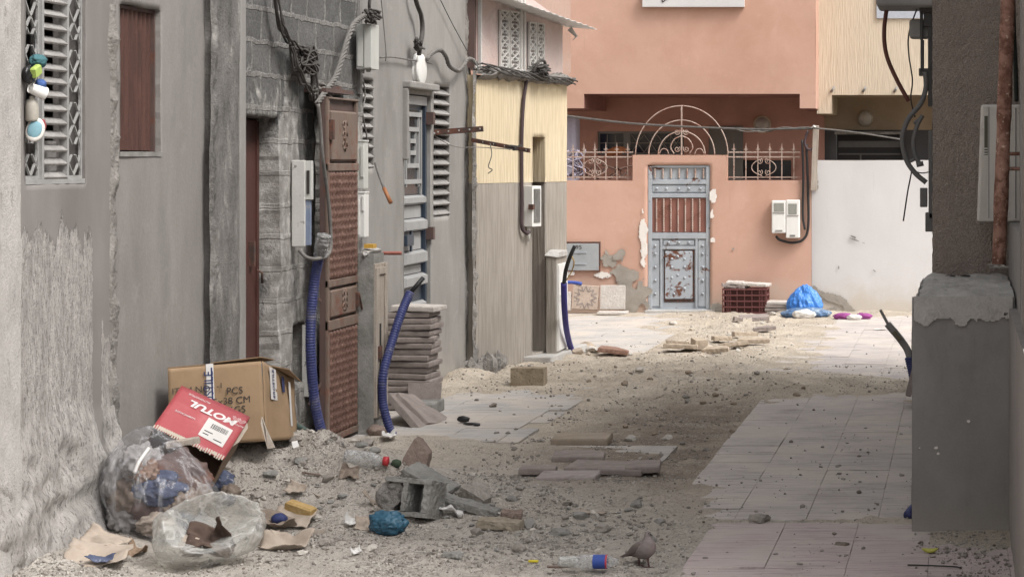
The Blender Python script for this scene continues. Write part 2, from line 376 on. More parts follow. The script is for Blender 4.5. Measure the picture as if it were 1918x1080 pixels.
m_lattice = surf('grey_white_lattice', (.28,.275,.27), (.37,.365,.355), 7, c3=(.29,.275,.26), s3=10, t3=(.55,.7), f3=.7, fine=.12, bump=.3, co='obj')
m_slat = surf('concrete_slat', (.27,.255,.245), (.38,.365,.35), 10, c3=(.22,.2,.185), s3=14, t3=(.57,.68), f3=.7, fine=.2, bump=.5, co='obj')
m_bluegrey = plain('blue_grey_door_frame', (.045,.06,.085), .4)
m_lightmet = surf('light_grey_door_metal', (.31,.31,.31), (.40,.40,.395), 5, (1,1,.4), c3=(.22,.215,.21), s3=8, t3=(.56,.75), f3=.6, fine=.08, bump=.08, rough=.5, co='obj')
m_glass = plain('dark_glass', (.02,.024,.03), .12, spec=.6)
m_orange = plain('orange_conduit', (.36,.15,.065), .5)
m_redpipe = plain('red_brown_conduit', (.36,.13,.10), .55)
m_rustbar = rustpaint('rusty_bar', (.05,.034,.03), (.075,.05,.043), rust=(.11,.05,.035), amt=(.45,.6), scale=14)
m_rustpole = rustpaint('flaking_rusty_pole', (.30,.16,.12), (.40,.23,.175), rust=(.13,.065,.046), amt=(.42,.55), scale=13, c4=(.75,.58,.46))
m_rail = rustpaint('flaked_cream_iron', (.34,.26,.22), (.46,.37,.32), rust=(.20,.10,.075), amt=(.52,.62), scale=20)
m_crate = plain('burgundy_plastic', (.15,.052,.05), .5)
m_card = surf('brown_cardboard', (.29,.195,.115), (.36,.25,.155), 2.5, (1,1,1), c3=(.29,.18,.095), s3=3, t3=(.55,.75), f3=.6, c4=(.50,.36,.22), s4=14, t4=(.68,.76), f4=.5, fine=.08, bump=.25, bscale=18, bdist=.006, co='obj', rough=.8)
m_cardin = surf('cardboard_inside', (.20,.14,.095), (.29,.21,.15), 5, fine=.1, bump=.2, co='obj')
m_cardpale = surf('pale_cardboard', (.33,.27,.22), (.44,.375,.315), 6, c3=(.30,.23,.18), s3=8, t3=(.55,.7), fine=.1, bump=.3, co='obj')
m_corr = surf('corrugated_edge', (.42,.37,.30), (.54,.48,.41), 4, fine=.1, bump=.1, co='obj')
m_redcard = surf('red_printed_card', (.33,.052,.062), (.41,.09,.098), 3, c3=(.56,.20,.21), s3=4, t3=(.52,.72), f3=.65, c4=(.62,.36,.36), s4=12, t4=(.69,.75), f4=.6, fine=.05, bump=.12, bscale=30, co='obj', rough=.42, spec=.5)
m_ink = plain('dark_print', (.05,.042,.04), .8)
m_inkb = plain('navy_print', (.03,.04,.13), .7)
m_inkw = plain('white_print', (.74,.70,.69), .7)
m_paper = surf('white_label', (.55,.53,.51), (.66,.645,.625), 6, fine=.04, bump=.05, co='obj')
m_tape = surf('white_tape', (.62,.60,.585), (.72,.70,.69), 9, fine=.06, bump=.1, co='obj', rough=.35)
m_sponge = surf('tan_sponge', (.44,.29,.115), (.54,.38,.17), 8, c3=(.62,.52,.36), s3=9, t3=(.58,.7), fine=.25, bump=.6, bscale=70, co='obj')
m_bluebag = surf('blue_plastic_bag', (.035,.165,.52), (.07,.25,.66), 5, c3=(.26,.42,.74), s3=9, t3=(.58,.72), f3=.6, fine=.1, bump=.3, bscale=20, rough=.35, co='obj', spec=.5)
m_tealbag = surf('dusty_blue_bag', (.02,.085,.145), (.04,.13,.20), 8, c3=(.20,.24,.27), s3=10, t3=(.58,.74), f3=.6, fine=.15, bump=.4, bscale=24, rough=.4, co='obj', spec=.5)
m_purple = plain('purple_cloth', (.30,.06,.24), .7, scale=12)
m_cloth = plain('white_cloth', (.70,.67,.63), .8, scale=14)
m_blackbag = plain('black_plastic', (.016,.016,.017), .35, spec=.5)
m_bluecl = surf('blue_print_cloth', (.055,.065,.115), (.12,.14,.21), 9, c3=(.42,.42,.46), s3=18, t3=(.58,.64), fine=.15, bump=.5, co='obj')
m_brownpap = surf('brown_paper', (.17,.13,.105), (.30,.245,.20), 8, fine=.15, bump=.6, bscale=30, co='obj')
m_greypap = surf('grey_wrapping', (.20,.19,.185), (.42,.40,.39), 8, fine=.15, bump=.6, bscale=30, co='obj')
m_dirt = None
def groundmat():
    t = NT('dirt_and_rubble_dust'); c = t.pos(); x, y, z = t.sep(c)
    sand = t.ramp(t.noise(c, 2.3, 9, .68), (.3, (.43,.36,.28)), (.52, (.54,.465,.375)), (.72, (.65,.58,.485)))
    grey = t.ramp(t.noise(c, 4, 9, .70), (.3, (.37,.335,.298)), (.5, (.465,.423,.378)), (.72, (.56,.52,.472)))
    # grey cement dust in the near left, sandy fill along the trench and beyond
    w = t.math('MULTIPLY', t.math('SUBTRACT', t.noise(c, .9, 5), .5), 3.2)
    f = t.math('ADD', t.math('ADD', t.math('MULTIPLY', t.math('SUBTRACT', y, 14.2), .55), t.math('MULTIPLY', t.math('ADD', x, 2.6), .55)), w)
    f = t.ramp(t.math('ADD', .5, t.math('MULTIPLY', f, .35)), (.15, 0.), (.85, 1.))
    col = t.mix(f, grey, sand)
    # damp darker soil in the trench
    tr = t.math('MULTIPLY', t.ramp(t.math('ABSOLUTE', t.math('ADD', x, 2.15)), (.30, 1.), (.75, 0.)), t.ramp(t.math('ABSOLUTE', t.math('SUBTRACT', y, 15.6)), (.0, 1.), (1.0, .0)))
    tr2 = t.math('MULTIPLY', t.ramp(t.math('ABSOLUTE', t.math('ADD', x, 2.15)), (.35, 1.), (.8, 0.)), t.ramp(t.math('MULTIPLY', t.math('ABSOLUTE', t.math('SUBTRACT', y, 16.2)), .28), (.55, 1.), (.95, .0)))
    col = t.mix(t.math('MULTIPLY', tr2, t.ramp(t.noise(c, 3, 7, .65), (.35, .45), (.55, .95))), col, (.235,.19,.15))
    col = t.mix(t.ramp(t.noise(c, 28, 7, .75), (.58, 0.), (.70, .5)), col, (.24,.21,.18))
    col = t.mix(t.ramp(t.noise(c, 75, 5, .75), (.62, 0.), (.7, .6)), col, (.62,.58,.53))
    # grit: cells of crumbs in three sizes, thick in drifts and thin between them
    wv = t.N('ShaderNodeVectorMath', {0: c, 1: t.N('ShaderNodeVectorMath', {0: t.N('ShaderNodeTexNoise', {'Vector': c, 'Scale': 30.0, 'Detail': 3.0}).outputs['Color'], 1: (.03,.03,.03)}, operation='MULTIPLY').outputs[0]}, operation='ADD').outputs[0]
    drift = t.ramp(t.noise(c, 1.6, 6, .65), (.32, .25), (.60, 1.))
    h = t.noise(c, 40, 8, .75)
    for k, (s_, am) in enumerate(((34., .34), (72., .42), (140., .42))):
        vo = t.N('ShaderNodeTexVoronoi', {'Vector': wv, 'Scale': s_}); br = t.sep(vo.outputs['Color'])[0]
        lump = t.math('MULTIPLY', t.ramp(br, (.55, 0.), (.62, 1.)), t.ramp(vo.outputs['Distance'], (.30, 1.), (.48, 0.)))
        lump = t.math('MULTIPLY', lump, drift); tone = t.ramp(t.sep(vo.outputs['Color'])[1], (.1, (.27,.238,.205)), (.5, (.475,.435,.39)), (.9, (.68,.64,.59)))
        col = t.mix(t.math('MULTIPLY', lump, am*1.9), col, tone)
        h = t.math('ADD', h, t.math('MULTIPLY', lump, .9 - .25*k))
    return t.fin(col, .97, t.bump(h, 1.0, .016), spec=.15)
m_dirt = groundmat()
def pavemat(name, a, b, dustc, pink=False):
    t = NT(name); c = t.pos(); x, y, z = t.sep(c)
    isl = t.N('ShaderNodeNewGeometry').outputs['Random Per Island']
    dist = t.math('MULTIPLY', t.noise(t.sc(c, (.8,2,1)), 3.5, 4), .10)
    rid = t.noise(t.sc(t.N('ShaderNodeCombineXYZ', {'X': x, 'Y': t.math('ADD', y, dist), 'Z': z}).outputs[0], (.9, 17, 1)), 2.2, 5, .6)
    col = t.ramp(t.noise(c, 2.2, 7, .65), (.3, a), (.7, b))
    col = t.mix(1.0, col, t.ramp(isl, (0., .94), (1., 1.)), 'MULTIPLY')
    col = t.mix(t.ramp(rid, (.36, .75), (.5, 0.)), col, tuple(v*.55 for v in a))
    col = t.mix(t.ramp(t.noise(c, 1.3, 9, .7, .4), (.42, 0.), (.66, .95)), col, dustc)
    col = t.mix(t.ramp(t.noise(c, 1.7, 8, .66), (.62, 0.), (.72, .5)), col, (.19,.165,.155))
    col = t.mix(t.ramp(t.noise(c, 60, 5, .75), (.63, 0.), (.7, .5)), col, (.22,.19,.17))
    return t.fin(col, .9, t.bump(t.math('ADD', t.math('MULTIPLY', rid, 1.3), t.math('MULTIPLY', t.noise(c, 70, 5, .7), .4)), .9, .010), spec=.2)
m_pave = pavemat('ridged_paving', (.43,.385,.37), (.53,.485,.465), (.55,.495,.44))
m_pavep = pavemat('pinkish_paving', (.46,.375,.37), (.54,.46,.45), (.51,.46,.42))
m_pavel = pavemat('grey_paving', (.40,.38,.365), (.50,.475,.455), (.53,.47,.41))
m_stone = surf('grey_rubble_stone', (.24,.215,.19), (.40,.365,.33), 12, c3=(.45,.42,.385), s3=18, t3=(.6,.7), f3=.6, fine=.25, bump=.8, bscale=90, bdist=.006, co='pos')
m_stoned = surf('dark_soil_clod', (.17,.14,.115), (.29,.25,.21), 14, fine=.3, bump=.9, bscale=90, bdist=.006)
m_stonew = surf('pale_rubble', (.47,.43,.385), (.62,.58,.53), 12, fine=.25, bump=.6, bscale=80, bdist=.006)

def clearplastic(name, tint, base, hi, cr=.35, edge=.55, milk=.12, scale=7, st=(1,1,1), rot=(0,0,0), bd=.035):
    """thin clear film: mostly see-through, milky edge-on, with pale crease streaks that paint in bright glints"""
    t = NT(name); c = t.obj()
    c = t.sc(c, st, rot)
    n = t.noise(c, scale, 7, .62, .9)
    nr = t.bump(n, .9, bd)
    lw = t.N('ShaderNodeLayerWeight', {'Blend': .35, 'Normal': nr}).outputs['Facing']
    crease_glint = t.ramp(t.math('ABSOLUTE', t.math('SUBTRACT', t.noise(c, scale*1.3, 5, .55, .6), .5)), (.0, 1.), (.035, 0.))  # pale streaks along the creases, bright glints put into the colour
    f = t.math('ADD', milk, t.math('ADD', t.math('MULTIPLY', lw, edge), t.math('MULTIPLY', crease_glint, cr)))
    f = t.math('MINIMUM', f, .92)
    tr = t.N('ShaderNodeBsdfTransparent', {'Color': tint})
    pr = t.N('ShaderNodeBsdfPrincipled', {'Base Color': base, 'Roughness': hi, 'Specular IOR Level': .8, 'Normal': nr, 'Alpha': 1.0})
    ms = t.N('ShaderNodeMixShader', {0: f}); t.t.links.new(tr.outputs[0], ms.inputs[1]); t.t.links.new(pr.outputs[0], ms.inputs[2])
    t.t.links.new(ms.outputs[0], t.out.inputs['Surface']); return t.mat
m_bag1 = clearplastic('clear_bag_film', (.95,.95,.96), (.60,.60,.62), .12, milk=.02, scale=6, st=(1,1,.16), rot=(0, .85, 0), cr=.30, edge=.24, bd=.05)
m_bag2 = clearplastic('milky_bag_film', (.90,.90,.88), (.60,.595,.57), .2, milk=.22, scale=4, st=(.5,1,.9), rot=(.5,.4,0), cr=.25, edge=.38, bd=.03)
m_bottle = clearplastic('clear_bottle', (.93,.94,.94), (.66,.67,.68), .1, milk=.12, scale=9)
m_film = clearplastic('dusty_sheeting', (.93,.92,.91), (.72,.70,.68), .3, milk=.03, scale=2.5, cr=.10, edge=.22)
# ---- world, sun, camera --------------------------------------------------------------------------
SUN_EL, SUN_AZ = R(52), R(118)      # azimuth measured from +Y towards +X: the sun stands to the right, a little behind the viewer
wd = bpy.data.worlds.new('World'); scene.world = wd; wd.use_nodes = True
wt = wd.node_tree; wt.nodes.clear()
sky = wt.nodes.new('ShaderNodeTexSky'); sky.sky_type = 'NISHITA'; sky.sun_disc = False
sky.sun_elevation = SUN_EL; sky.sun_rotation = SUN_AZ; sky.air_density = 1.0; sky.dust_density = 6.0; sky.ozone_density = .6
hs = wt.nodes.new('ShaderNodeHueSaturation'); hs.inputs['Saturation'].default_value = .12
bg = wt.nodes.new('ShaderNodeBackground'); bg.inputs['Strength'].default_value = .15
wo = wt.nodes.new('ShaderNodeOutputWorld')
wt.links.new(sky.outputs[0], hs.inputs['Color']); wt.links.new(hs.outputs[0], bg.inputs[0]); wt.links.new(bg.outputs[0], wo.inputs[0])
sl = bpy.data.lights.new('sun', 'SUN'); sl.energy = 1.2; sl.angle = R(15); sl.color = (1.0, .955, .89)
so = bpy.data.objects.new('sun', sl); COL.objects.link(so)
sdir = Vector((math.sin(SUN_AZ)*math.cos(SUN_EL), math.cos(SUN_AZ)*math.cos(SUN_EL), math.sin(SUN_EL)))
so.rotation_euler = sdir.to_track_quat('Z', 'Y').to_euler(); so.location = (6, 0, 20)
cd = bpy.data.cameras.new('camera'); co = bpy.data.objects.new('camera', cd); COL.objects.link(co)
co.location = (0, 0, CH); co.rotation_euler = (R(90), 0, 0)
cd.sensor_width = 36; cd.lens = 36*F/1918; cd.shift_x = (959-VX)/1918; cd.shift_y = (VY-540)/1918
cd.clip_start = .1; cd.clip_end = 2000
scene.camera = co
scene.view_settings.view_transform = 'Standard'; scene.view_settings.look = 'None'; scene.view_settings.gamma = 1
scene.view_settings.exposure = .68
scene.cycles.max_bounces = 8; scene.cycles.transparent_max_bounces = 16

# ---- the ground ------------------------------------------------------------------------------------
PAVED = [(-1.66, 1.2, 12.47, 19.35, 0.0, 'a'), (-1.36, 1.2, 8.6, 12.38, -.001, 'p'), (-1.93, 1.2, 20.4, 29.4, 0.0, 'a'),
         (-6.5, -3.22, 22.4, 29.4, 0.0, 'l'), (-4.9, -3.14, 15.95, 20.1, .0, 'l'), (-3.75, -1.98, 14.55, 15.78, -.004, 'l')]
SPILL = [(-1.75, 19.9, .55, .8, .05), (-.9, 19.95, 1.0, .42, .04), (-3.4, 20.9, 1.0, 1.0, .05), (-2.2, 23.5, .5, 1.5, .05), (-2.6, 27.5, .7, 1.2, .06),
         (-4.2, 15.7, .5, .4, .05), (-3.2, 15.4, .6, .35, .035), (-1.95, 12.9, .3, .7, .028), (-.5, 12.42, .9, .05, .02), (.1, 11.9, .28, .5, .022), (-4.5, 20.5, .18, .9, .07),
         (-3.1, 15.0, .45, .3, .03), (-2.55, 29.0, 2.2, .25, .04), (-.95, 29.2, 1.2, .15, .03), (-.2, 18.6, .3, .12, .02),(-3.9, 22.6, .5, .4, .06)]
MOUND = [(-4.0, 13.35, .42, .38, .29), (-4.45, 12.9, .30, .60, .14), (-3.42, 13.1, .36, .36, .13), (-2.95, 12.95, .5, .42, .085), (-4.5, 11.4, .22, .8, .07), (-3.75, 12.65, .35, .30, .06), (-2.45, 13.4, .5, .5, .05)]
def hump(X, Y, L):
    o = np.zeros_like(X)
    for (cx, cy, sx, sy, h) in L: o += h * np.exp(-.5*(((X-cx)/sx)**2 + ((Y-cy)/sy)**2))
    return o
def ground_np(X, Y):
    X = np.asarray(X, float); Y = np.asarray(Y, float)
    p = np.stack([X, Y, np.zeros_like(X)], 1)
    paved = np.zeros_like(X)
    wob = .04 * fbm(p*3.0, 3, 5)
    for (a, b, c, d, z, k) in PAVED:
        e = np.minimum(np.minimum(X-a, b-X), np.minimum(Y-c, d-Y)) + wob
        paved = np.maximum(paved, np.clip(e/.05 + .2, 0, 1))
    n = .020 * fbm(p*1.3, 4, 1) + .017 * fbm(p*5, 4, 2) + .012 * fbm(p*16, 3, 3)
    mo = hump(X, Y, MOUND); sp = hump(X, Y, SPILL)
    rough = np.clip(mo*3.0, 0, 1)
    z = -.012 + n*(1-.88*paved) + .001*paved + sp*(.75 + .9*fbm(p*4, 4, 8)) + mo*(1 + .30*fbm(p*4, 4, 9)) + rough*(.045*fbm(p*11, 4, 12) + .02*ridged(p*9, 3, 16))
    tr = np.exp(-.5*((X+2.3)/.55)**2) * np.clip((Y-13)/1.0, 0, 1) * np.clip((20.0-Y)/2, 0, 1)
    z -= .02*tr*(1-paved)
    z += (1-paved)*(.012*ridged(p*np.array([7,7,1]), 3, 14) + .006*fbm(p*38, 2, 15))*np.clip(1.6-.35*np.abs(X+2.4), .35, 1)
    return z
def GS(px, py):
    '''the point of the ground seen in a column and row of the photograph'''
    d = np.concatenate([np.arange(10.0, 16, .012), np.arange(16, 31, .03)]); x = (px-VX)*d/F; z = CH-(py-VY)*d/F
    g = ground_np(x, d)
    for (a, b, c, e, z0, k) in PAVED: g = np.where((x > a) & (x < b) & (d > c) & (d < e), np.maximum(g, z0), g)
    i = np.argmax(z <= g); return Vector((x[i], d[i], g[i]))
def gz(x, y): return float(ground_np([x], [y])[0])
def dense(a, b, h): return np.linspace(a, b, max(2, int(round((b-a)/h))+1))
gx = np.unique(np.concatenate([dense(-14, -5, .8), dense(-5, .55, .026), dense(.55, 9, .8)]))
gy = np.unique(np.concatenate([dense(-10, 10.2, .6), dense(10.2, 15.5, .024), dense(15.5, 21, .034), dense(21, 30, .06), dense(30, 44, 1.0)]))
XX, YY = np.meshgrid(gx, gy, indexing='ij')
ZG = ground_np(XX.ravel(), YY.ravel())
mb = MB(); nu, nv = len(gx), len(gy)
def npgrid(name, V, nu, nv, mat):
    me = bpy.data.meshes.new(name)
    i, j = np.meshgrid(np.arange(nu-1), np.arange(nv-1), indexing='ij')
    q = np.stack([i*nv+j, (i+1)*nv+j, (i+1)*nv+j+1, i*nv+j+1], -1).reshape(-1, 4)
    me.vertices.add(len(V)); me.vertices.foreach_set('co', V.astype(np.float32).ravel())
    me.loops.add(q.size); me.loops.foreach_set('vertex_index', q.astype(np.int32).ravel())
    me.polygons.add(len(q)); me.polygons.foreach_set('loop_start', np.arange(0, q.size, 4, dtype=np.int32)); me.polygons.foreach_set('loop_total', np.full(len(q), 4, np.int32))
    me.polygons.foreach_set('use_smooth', np.ones(len(q), bool)); me.update(calc_edges=True); me.validate()
    me.materials.append(mat); o = bpy.data.objects.new(name, me); COL.objects.link(o); return o
tag(npgrid('ground', np.stack([XX.ravel(), YY.ravel(), ZG], 1), nu, nv, m_dirt), kind='structure')
far = MB(); far.add([(-600,-600,-.12),(600,-600,-.12),(600,600,-.12),(-600,600,-.12)], [(0,1,2,3)])
tag(far.build('terrain', m_dirt), kind='structure')

def paving(name, rects, mat):
    mb = MB(); T = .402; g = .0009
    for (a, b, c, d, z0, k) in rects:
        nx = int(math.ceil((b-a)/T)); ny = int(math.ceil((d-c)/T))
        for i in range(nx):
            for j in range(ny):
                x0, y0 = a + i*T, c + j*T
                x1, y1 = min(x0+T, b), min(y0+T, d)
                if x1-x0 < .08 or y1-y0 < .08: continue
                edge = (i == 0 and a > -2.1) or (i == nx-1 and b < -1)
                if edge and random.random() < .05 and y0 > 13: continue
                zz = z0 + random.gauss(0, .0012); tx, ty = random.gauss(0, .0022), random.gauss(0, .0022)
                if edge: tx *= 2.5; zz += random.gauss(0, .004)
                M = Matrix.Translation(((x0+x1)/2, (y0+y1)/2, zz-.02)) @ Euler((tx, ty, random.gauss(0, .003))).to_matrix().to_4x4()
                mb.obox(M, (x1-x0-g*2, y1-y0-g*2, .04), 0, ch=.0015)
    return tag(mb.build(name, mat), kind='structure')
paving('pavement', [r for r in PAVED if r[5] == 'a'], m_pave)
paving('pavement', [r for r in PAVED if r[5] == 'p'], m_pavep)
paving('pavement', [r for r in PAVED if r[5] == 'l'], m_pavel)

# ---- gravel too fine to count: one scattered mesh ---------------------------------------------------
def gravel(name, n, sampler, smin, smax, mat, seed):
    r = np.random.default_rng(seed); V0, F0 = ico(1); F0 = np.array(F0)
    pts = sampler(r, n); n = len(pts)
    s = smin * (smax/smin) ** (r.random(n)**2.2)
    z = ground_np(pts[:, 0], pts[:, 1])
    for (a, b, c, d, z0, k) in PAVED:
        ins = (pts[:,0] > a) & (pts[:,0] < b) & (pts[:,1] > c) & (pts[:,1] < d); z = np.where(ins, np.maximum(z, z0), z)
    V = np.repeat(V0[None], n, 0) * (1 + .45*(r.random((n, len(V0), 1))-.5))
    sq = r.uniform(.45, 1.15, (n, 1, 3)); V = V*sq
    a = r.uniform(0, 6.28, n); ca, sa = np.cos(a)[:, None], np.sin(a)[:, None]
    X = V[:,:,0]*ca - V[:,:,1]*sa; Y = V[:,:,0]*sa + V[:,:,1]*ca
    V = np.stack([X, Y, V[:,:,2]*.75], -1) * (s/2)[:, None, None]
    V += np.stack([pts[:,0], pts[:,1], z + s*.16], 1)[:, None, :]
    Fc = (F0[None] + (np.arange(n)*len(V0))[:, None, None]).reshape(-1, 3)
    V = V.reshape(-1, 3); me = bpy.data.meshes.new(name)
    me.vertices.add(len(V)); me.vertices.foreach_set('co', V.astype(np.float32).ravel())
    me.loops.add(Fc.size); me.loops.foreach_set('vertex_index', Fc.astype(np.int32).ravel())
    me.polygons.add(len(Fc)); me.polygons.foreach_set('loop_start', np.arange(0, Fc.size, 3, dtype=np.int32)); me.polygons.foreach_set('loop_total', np.full(len(Fc), 3, np.int32))
    me.update(calc_edges=True); me.materials.append(mat)
    o = bpy.data.objects.new(name, me); COL.objects.link(o); return tag(o, kind='stuff')
def samp(r, n):
    """dense on the mound and along the trench, thin on the paving"""
    out = []
    while len(out) < n:
        m = 4000
        y = 1/(1/10.2 + r.random(m)*(1/29.2-1/10.2)); x = r.uniform(-4.55, .25, m)
        w = np.full(m, .035)
        dirt = (x < -1.7) & (y < 14.4); w = np.where(dirt, .75, w)
        w = np.where((x < -1.4) & (y < 12.4), .5, w)
        w = np.where((x > -3.15) & (x < -1.7) & (y > 14.4) & (y < 20), .5, w)
        w = np.where((y > 19.2) & (y < 21.8), np.maximum(w, .45), w)
        w = np.where((x > -3.3) & (x < -1.9) & (y > 20), .4, w)
        w = np.where((x > -.25) & (y < 12.3), .3, w)
        w += hump(x, y, MOUND)*2.5 + np.exp(-.5*((x+2.7)/.5)**2-.5*((y-12.9)/.45)**2)
        w *= .12 + 1.5*np.clip(fbm(np.stack([x*1.3, y, x*0], 1)*2.2, 5, 21, .65)*3.2+.25, 0, 1)
        k = r.random(m) < w
        out += list(np.stack([x[k], y[k]], 1))
    return np.array(out[:n])
gravel('gravel', 15000, samp, .004, .034, m_stone, 3)
gravel('gravel', 16000, samp, .003, .012, m_conc, 6)
gravel('gravel', 5200, samp, .004, .022, m_stonew, 4)
gravel('gravel', 1200, samp, .005, .024, m_stoned, 5)
# ---- walls with real openings --------------------------------------------------------------------------
def sub(bps, step):
    b = sorted(set(round(x, 5) for x in bps)); out = []
    for p, q in zip(b, b[1:]):
        n = max(1, int(math.ceil((q-p)/step))); out += [p + (q-p)*k/n for k in range(n)]
    return out + [b[-1]]
def wallgrid(mb, T, u0, u1, v0, v1, step, disp=None, ops=(), mi=0, jag=0.0, bmi=None, smooth=True):
    us = sub([u0, u1] + [x for o in ops for x in o[:2]], step); vs = sub([v0, v1] + [x for o in ops for x in o[2:4]], step)
    U, V = np.meshgrid(us, vs, indexing='ij'); p = np.stack([U.ravel(), V.ravel(), U.ravel()*0], 1)
    W = disp(U.ravel(), V.ravel()) if disp else np.zeros(len(p))
    du = np.zeros(len(p)); dv = np.zeros(len(p))
    if jag:
        near = np.zeros(len(p), bool)
        for o in ops:
            near |= (p[:,0] > o[0]-.01) & (p[:,0] < o[1]+.01) & (p[:,1] > o[2]-.01) & (p[:,1] < o[3]+.01)
        du = near*jag*fbm(p*14, 3, 31); dv = near*jag*fbm(p*14, 3, 37)
    nv = len(vs); pts = [T(a+x, b+y, w) for (a, b, _), w, x, y in zip(p, W, du, dv)]
    base = len(mb.v); mb.v.extend([tuple(q) for q in pts])
    def inside(a, b): return any(o[0] < a < o[1] and o[2] < b < o[3] for o in ops)
    for i in range(len(us)-1):
        for j in range(nv-1):
            if inside((us[i]+us[i+1])/2, (vs[j]+vs[j+1])/2): continue
            mb.f.append((base+i*nv+j, base+(i+1)*nv+j, base+(i+1)*nv+j+1, base+i*nv+j+1)); mb.m.append(mi); mb.sm.append(smooth)
    for o in ops:
        ii = [i for i, u in enumerate(us) if o[0]-1e-4 <= u <= o[1]+1e-4]; jj = [j for j, v in enumerate(vs) if o[2]-1e-4 <= v <= o[3]+1e-4]
        loop = [(i, jj[0]) for i in ii] + [(ii[-1], j) for j in jj[1:]] + [(i, jj[-1]) for i in reversed(ii[:-1])] + [(ii[0], j) for j in reversed(jj[1:-1])]
        bb = len(mb.v); 
        for (i, j) in loop:
            k = i*nv+j; mb.v.append(tuple(T(us[i]+du[k], vs[j]+dv[k], -o[4])))
        L = len(loop)
        for q in range(L):
            a = base+loop[q][0]*nv+loop[q][1]; b = base+loop[(q+1) % L][0]*nv+loop[(q+1) % L][1]
            mb.f.append((a, b, bb+(q+1) % L, bb+q)); mb.m.append(mi if len(o) < 6 else o[5]); mb.sm.append(False)
    return mb
def shell(mb, x0, x1, y0, y1, z0, z1, mi=0):
    """back, roof and the two ends of a house whose front is a wallgrid at X = x1"""
    q = lambda *v: mb.add(v, [(0,1,2,3)], mi)
    q((x0,y0,z0),(x0,y1,z0),(x0,y1,z1),(x0,y0,z1)); q((x0,y0,z1),(x1,y0,z1),(x1,y1,z1),(x0,y1,z1))
    q((x0,y0,z0),(x1,y0,z0),(x1,y0,z1),(x0,y0,z1)); q((x0,y1,z0),(x1,y1,z0),(x1,y1,z1),(x0,y1,z1))
def LT(c): return lambda u, v, w: (c+w, u, v)
def strip(mb, x, y0, y1, z0, z1, r, seed, mi=0, step=.022):
    """a ragged vertical rib of mortar: half-round, badly roughened"""
    n = int((z1-z0)/step)+1; K = 9; V = []
    for i in range(n):
        for k in range(K): V.append((0, k/(K-1), z0+(z1-z0)*i/(n-1)))
    A = np.array(V); q = np.stack([A[:,1]*1.2, A[:,2]*9, A[:,0]], 1)
    h = r*np.sin(np.pi*A[:,1])**.6*(.55+.9*fbm(q*1.0, 3, seed)+.5*fbm(np.stack([A[:,1]*6, A[:,2]*40, A[:,0]], 1), 2, seed+3))
    yy = y0+(y1-y0)*A[:,1] + .4*(y1-y0)*fbm(np.stack([A[:,2]*5, A[:,1]*0, A[:,0]], 1), 3, seed+5)
    mb.grid([(x + max(hh, -.012), y, z) for hh, y, z in zip(h, yy, A[:,2])], n, K, mi)

# ---- first house on the left: patched plaster, pierced vent window --------------------------------------
C1 = -4.57
h1 = thing('grey_house', 'house with smooth grey plaster above a rough pale patch, nearest on the left', 'house', (C1, 11, 0))
w = MB()
def d1(u, v):
    p = np.stack([u, v, u*0], 1)
    lo = np.clip((.75 - v + .25*fbm(p*2, 3, 44))/.3, 0, 1)
    return .006*fbm(p*3, 3, 41) + lo*(.060*fbm(p*np.array([5, 4, 1]), 5, 42) + .034*ridged(p*8, 3, 43) + .04) + np.clip((.25-v)/.25, 0, 1)*(.09 + .05*fbm(p*4, 3, 47))*np.clip((u-10.9)/.5, 0, 1)
vw = (D(41, C1-.02), D(153, C1-.02), 1.878, 3.02, .17)
wallgrid(w, LT(C1), 10.3, 12.12, -.15, 3.4, .03, d1, [vw], jag=.006)
w.add([(C1, 3, -.15), (C1, 10.3, -.15), (C1, 10.3, 3.4), (C1, 3, 3.4)], [(0,1,2,3)]); w.add([(C1, 3, 3.4), (C1, 12.12, 3.4), (C1, 12.12, 6.2), (C1, 3, 6.2)], [(0,1,2,3)])
shell(w, C1-4, C1, 3, 12.12, -.15, 6.2)
w.build('wall', m_h1, h1)
s = MB(); strip(s, C1-.004, 12.045, 12.155, -.1, 3.4, .035, 3); s.build('mortar_edge', m_rubble, h1)
pl = MB()
wallgrid(pl, lambda u, v, q: (C1+.05+q, u, v), 10.3, 10.80, -.15, 3.4, .03, lambda u, v: .012*fbm(np.stack([u*4, v*4, u*0], 1), 4, 51))
pl.add([(C1-.01, 10.80, -.15), (C1+.05, 10.80, -.15), (C1+.05, 10.80, 3.4), (C1-.01, 10.80, 3.4)], [(0,1,2,3)])
pl.add([(C1-.01, 10.3, -.15), (C1+.05, 10.3, -.15), (C1+.05, 10.3, 3.4), (C1-.01, 10.3, 3.4)], [(0,1,2,3)]); pl.add([(C1-.01, 10.3, 3.4), (C1+.05, 10.3, 3.4), (C1+.05, 10.8, 3.4), (C1-.01, 10.8, 3.4)], [(0,1,2,3)])
pl.build('pilaster', surf('pale_rough_render', (.42,.40,.38), (.56,.535,.51), 9, (1,1,.5), c3=(.30,.28,.26), s3=16, t3=(.58,.7), fine=.2, bump=.9, bscale=80, bdist=.01), h1)
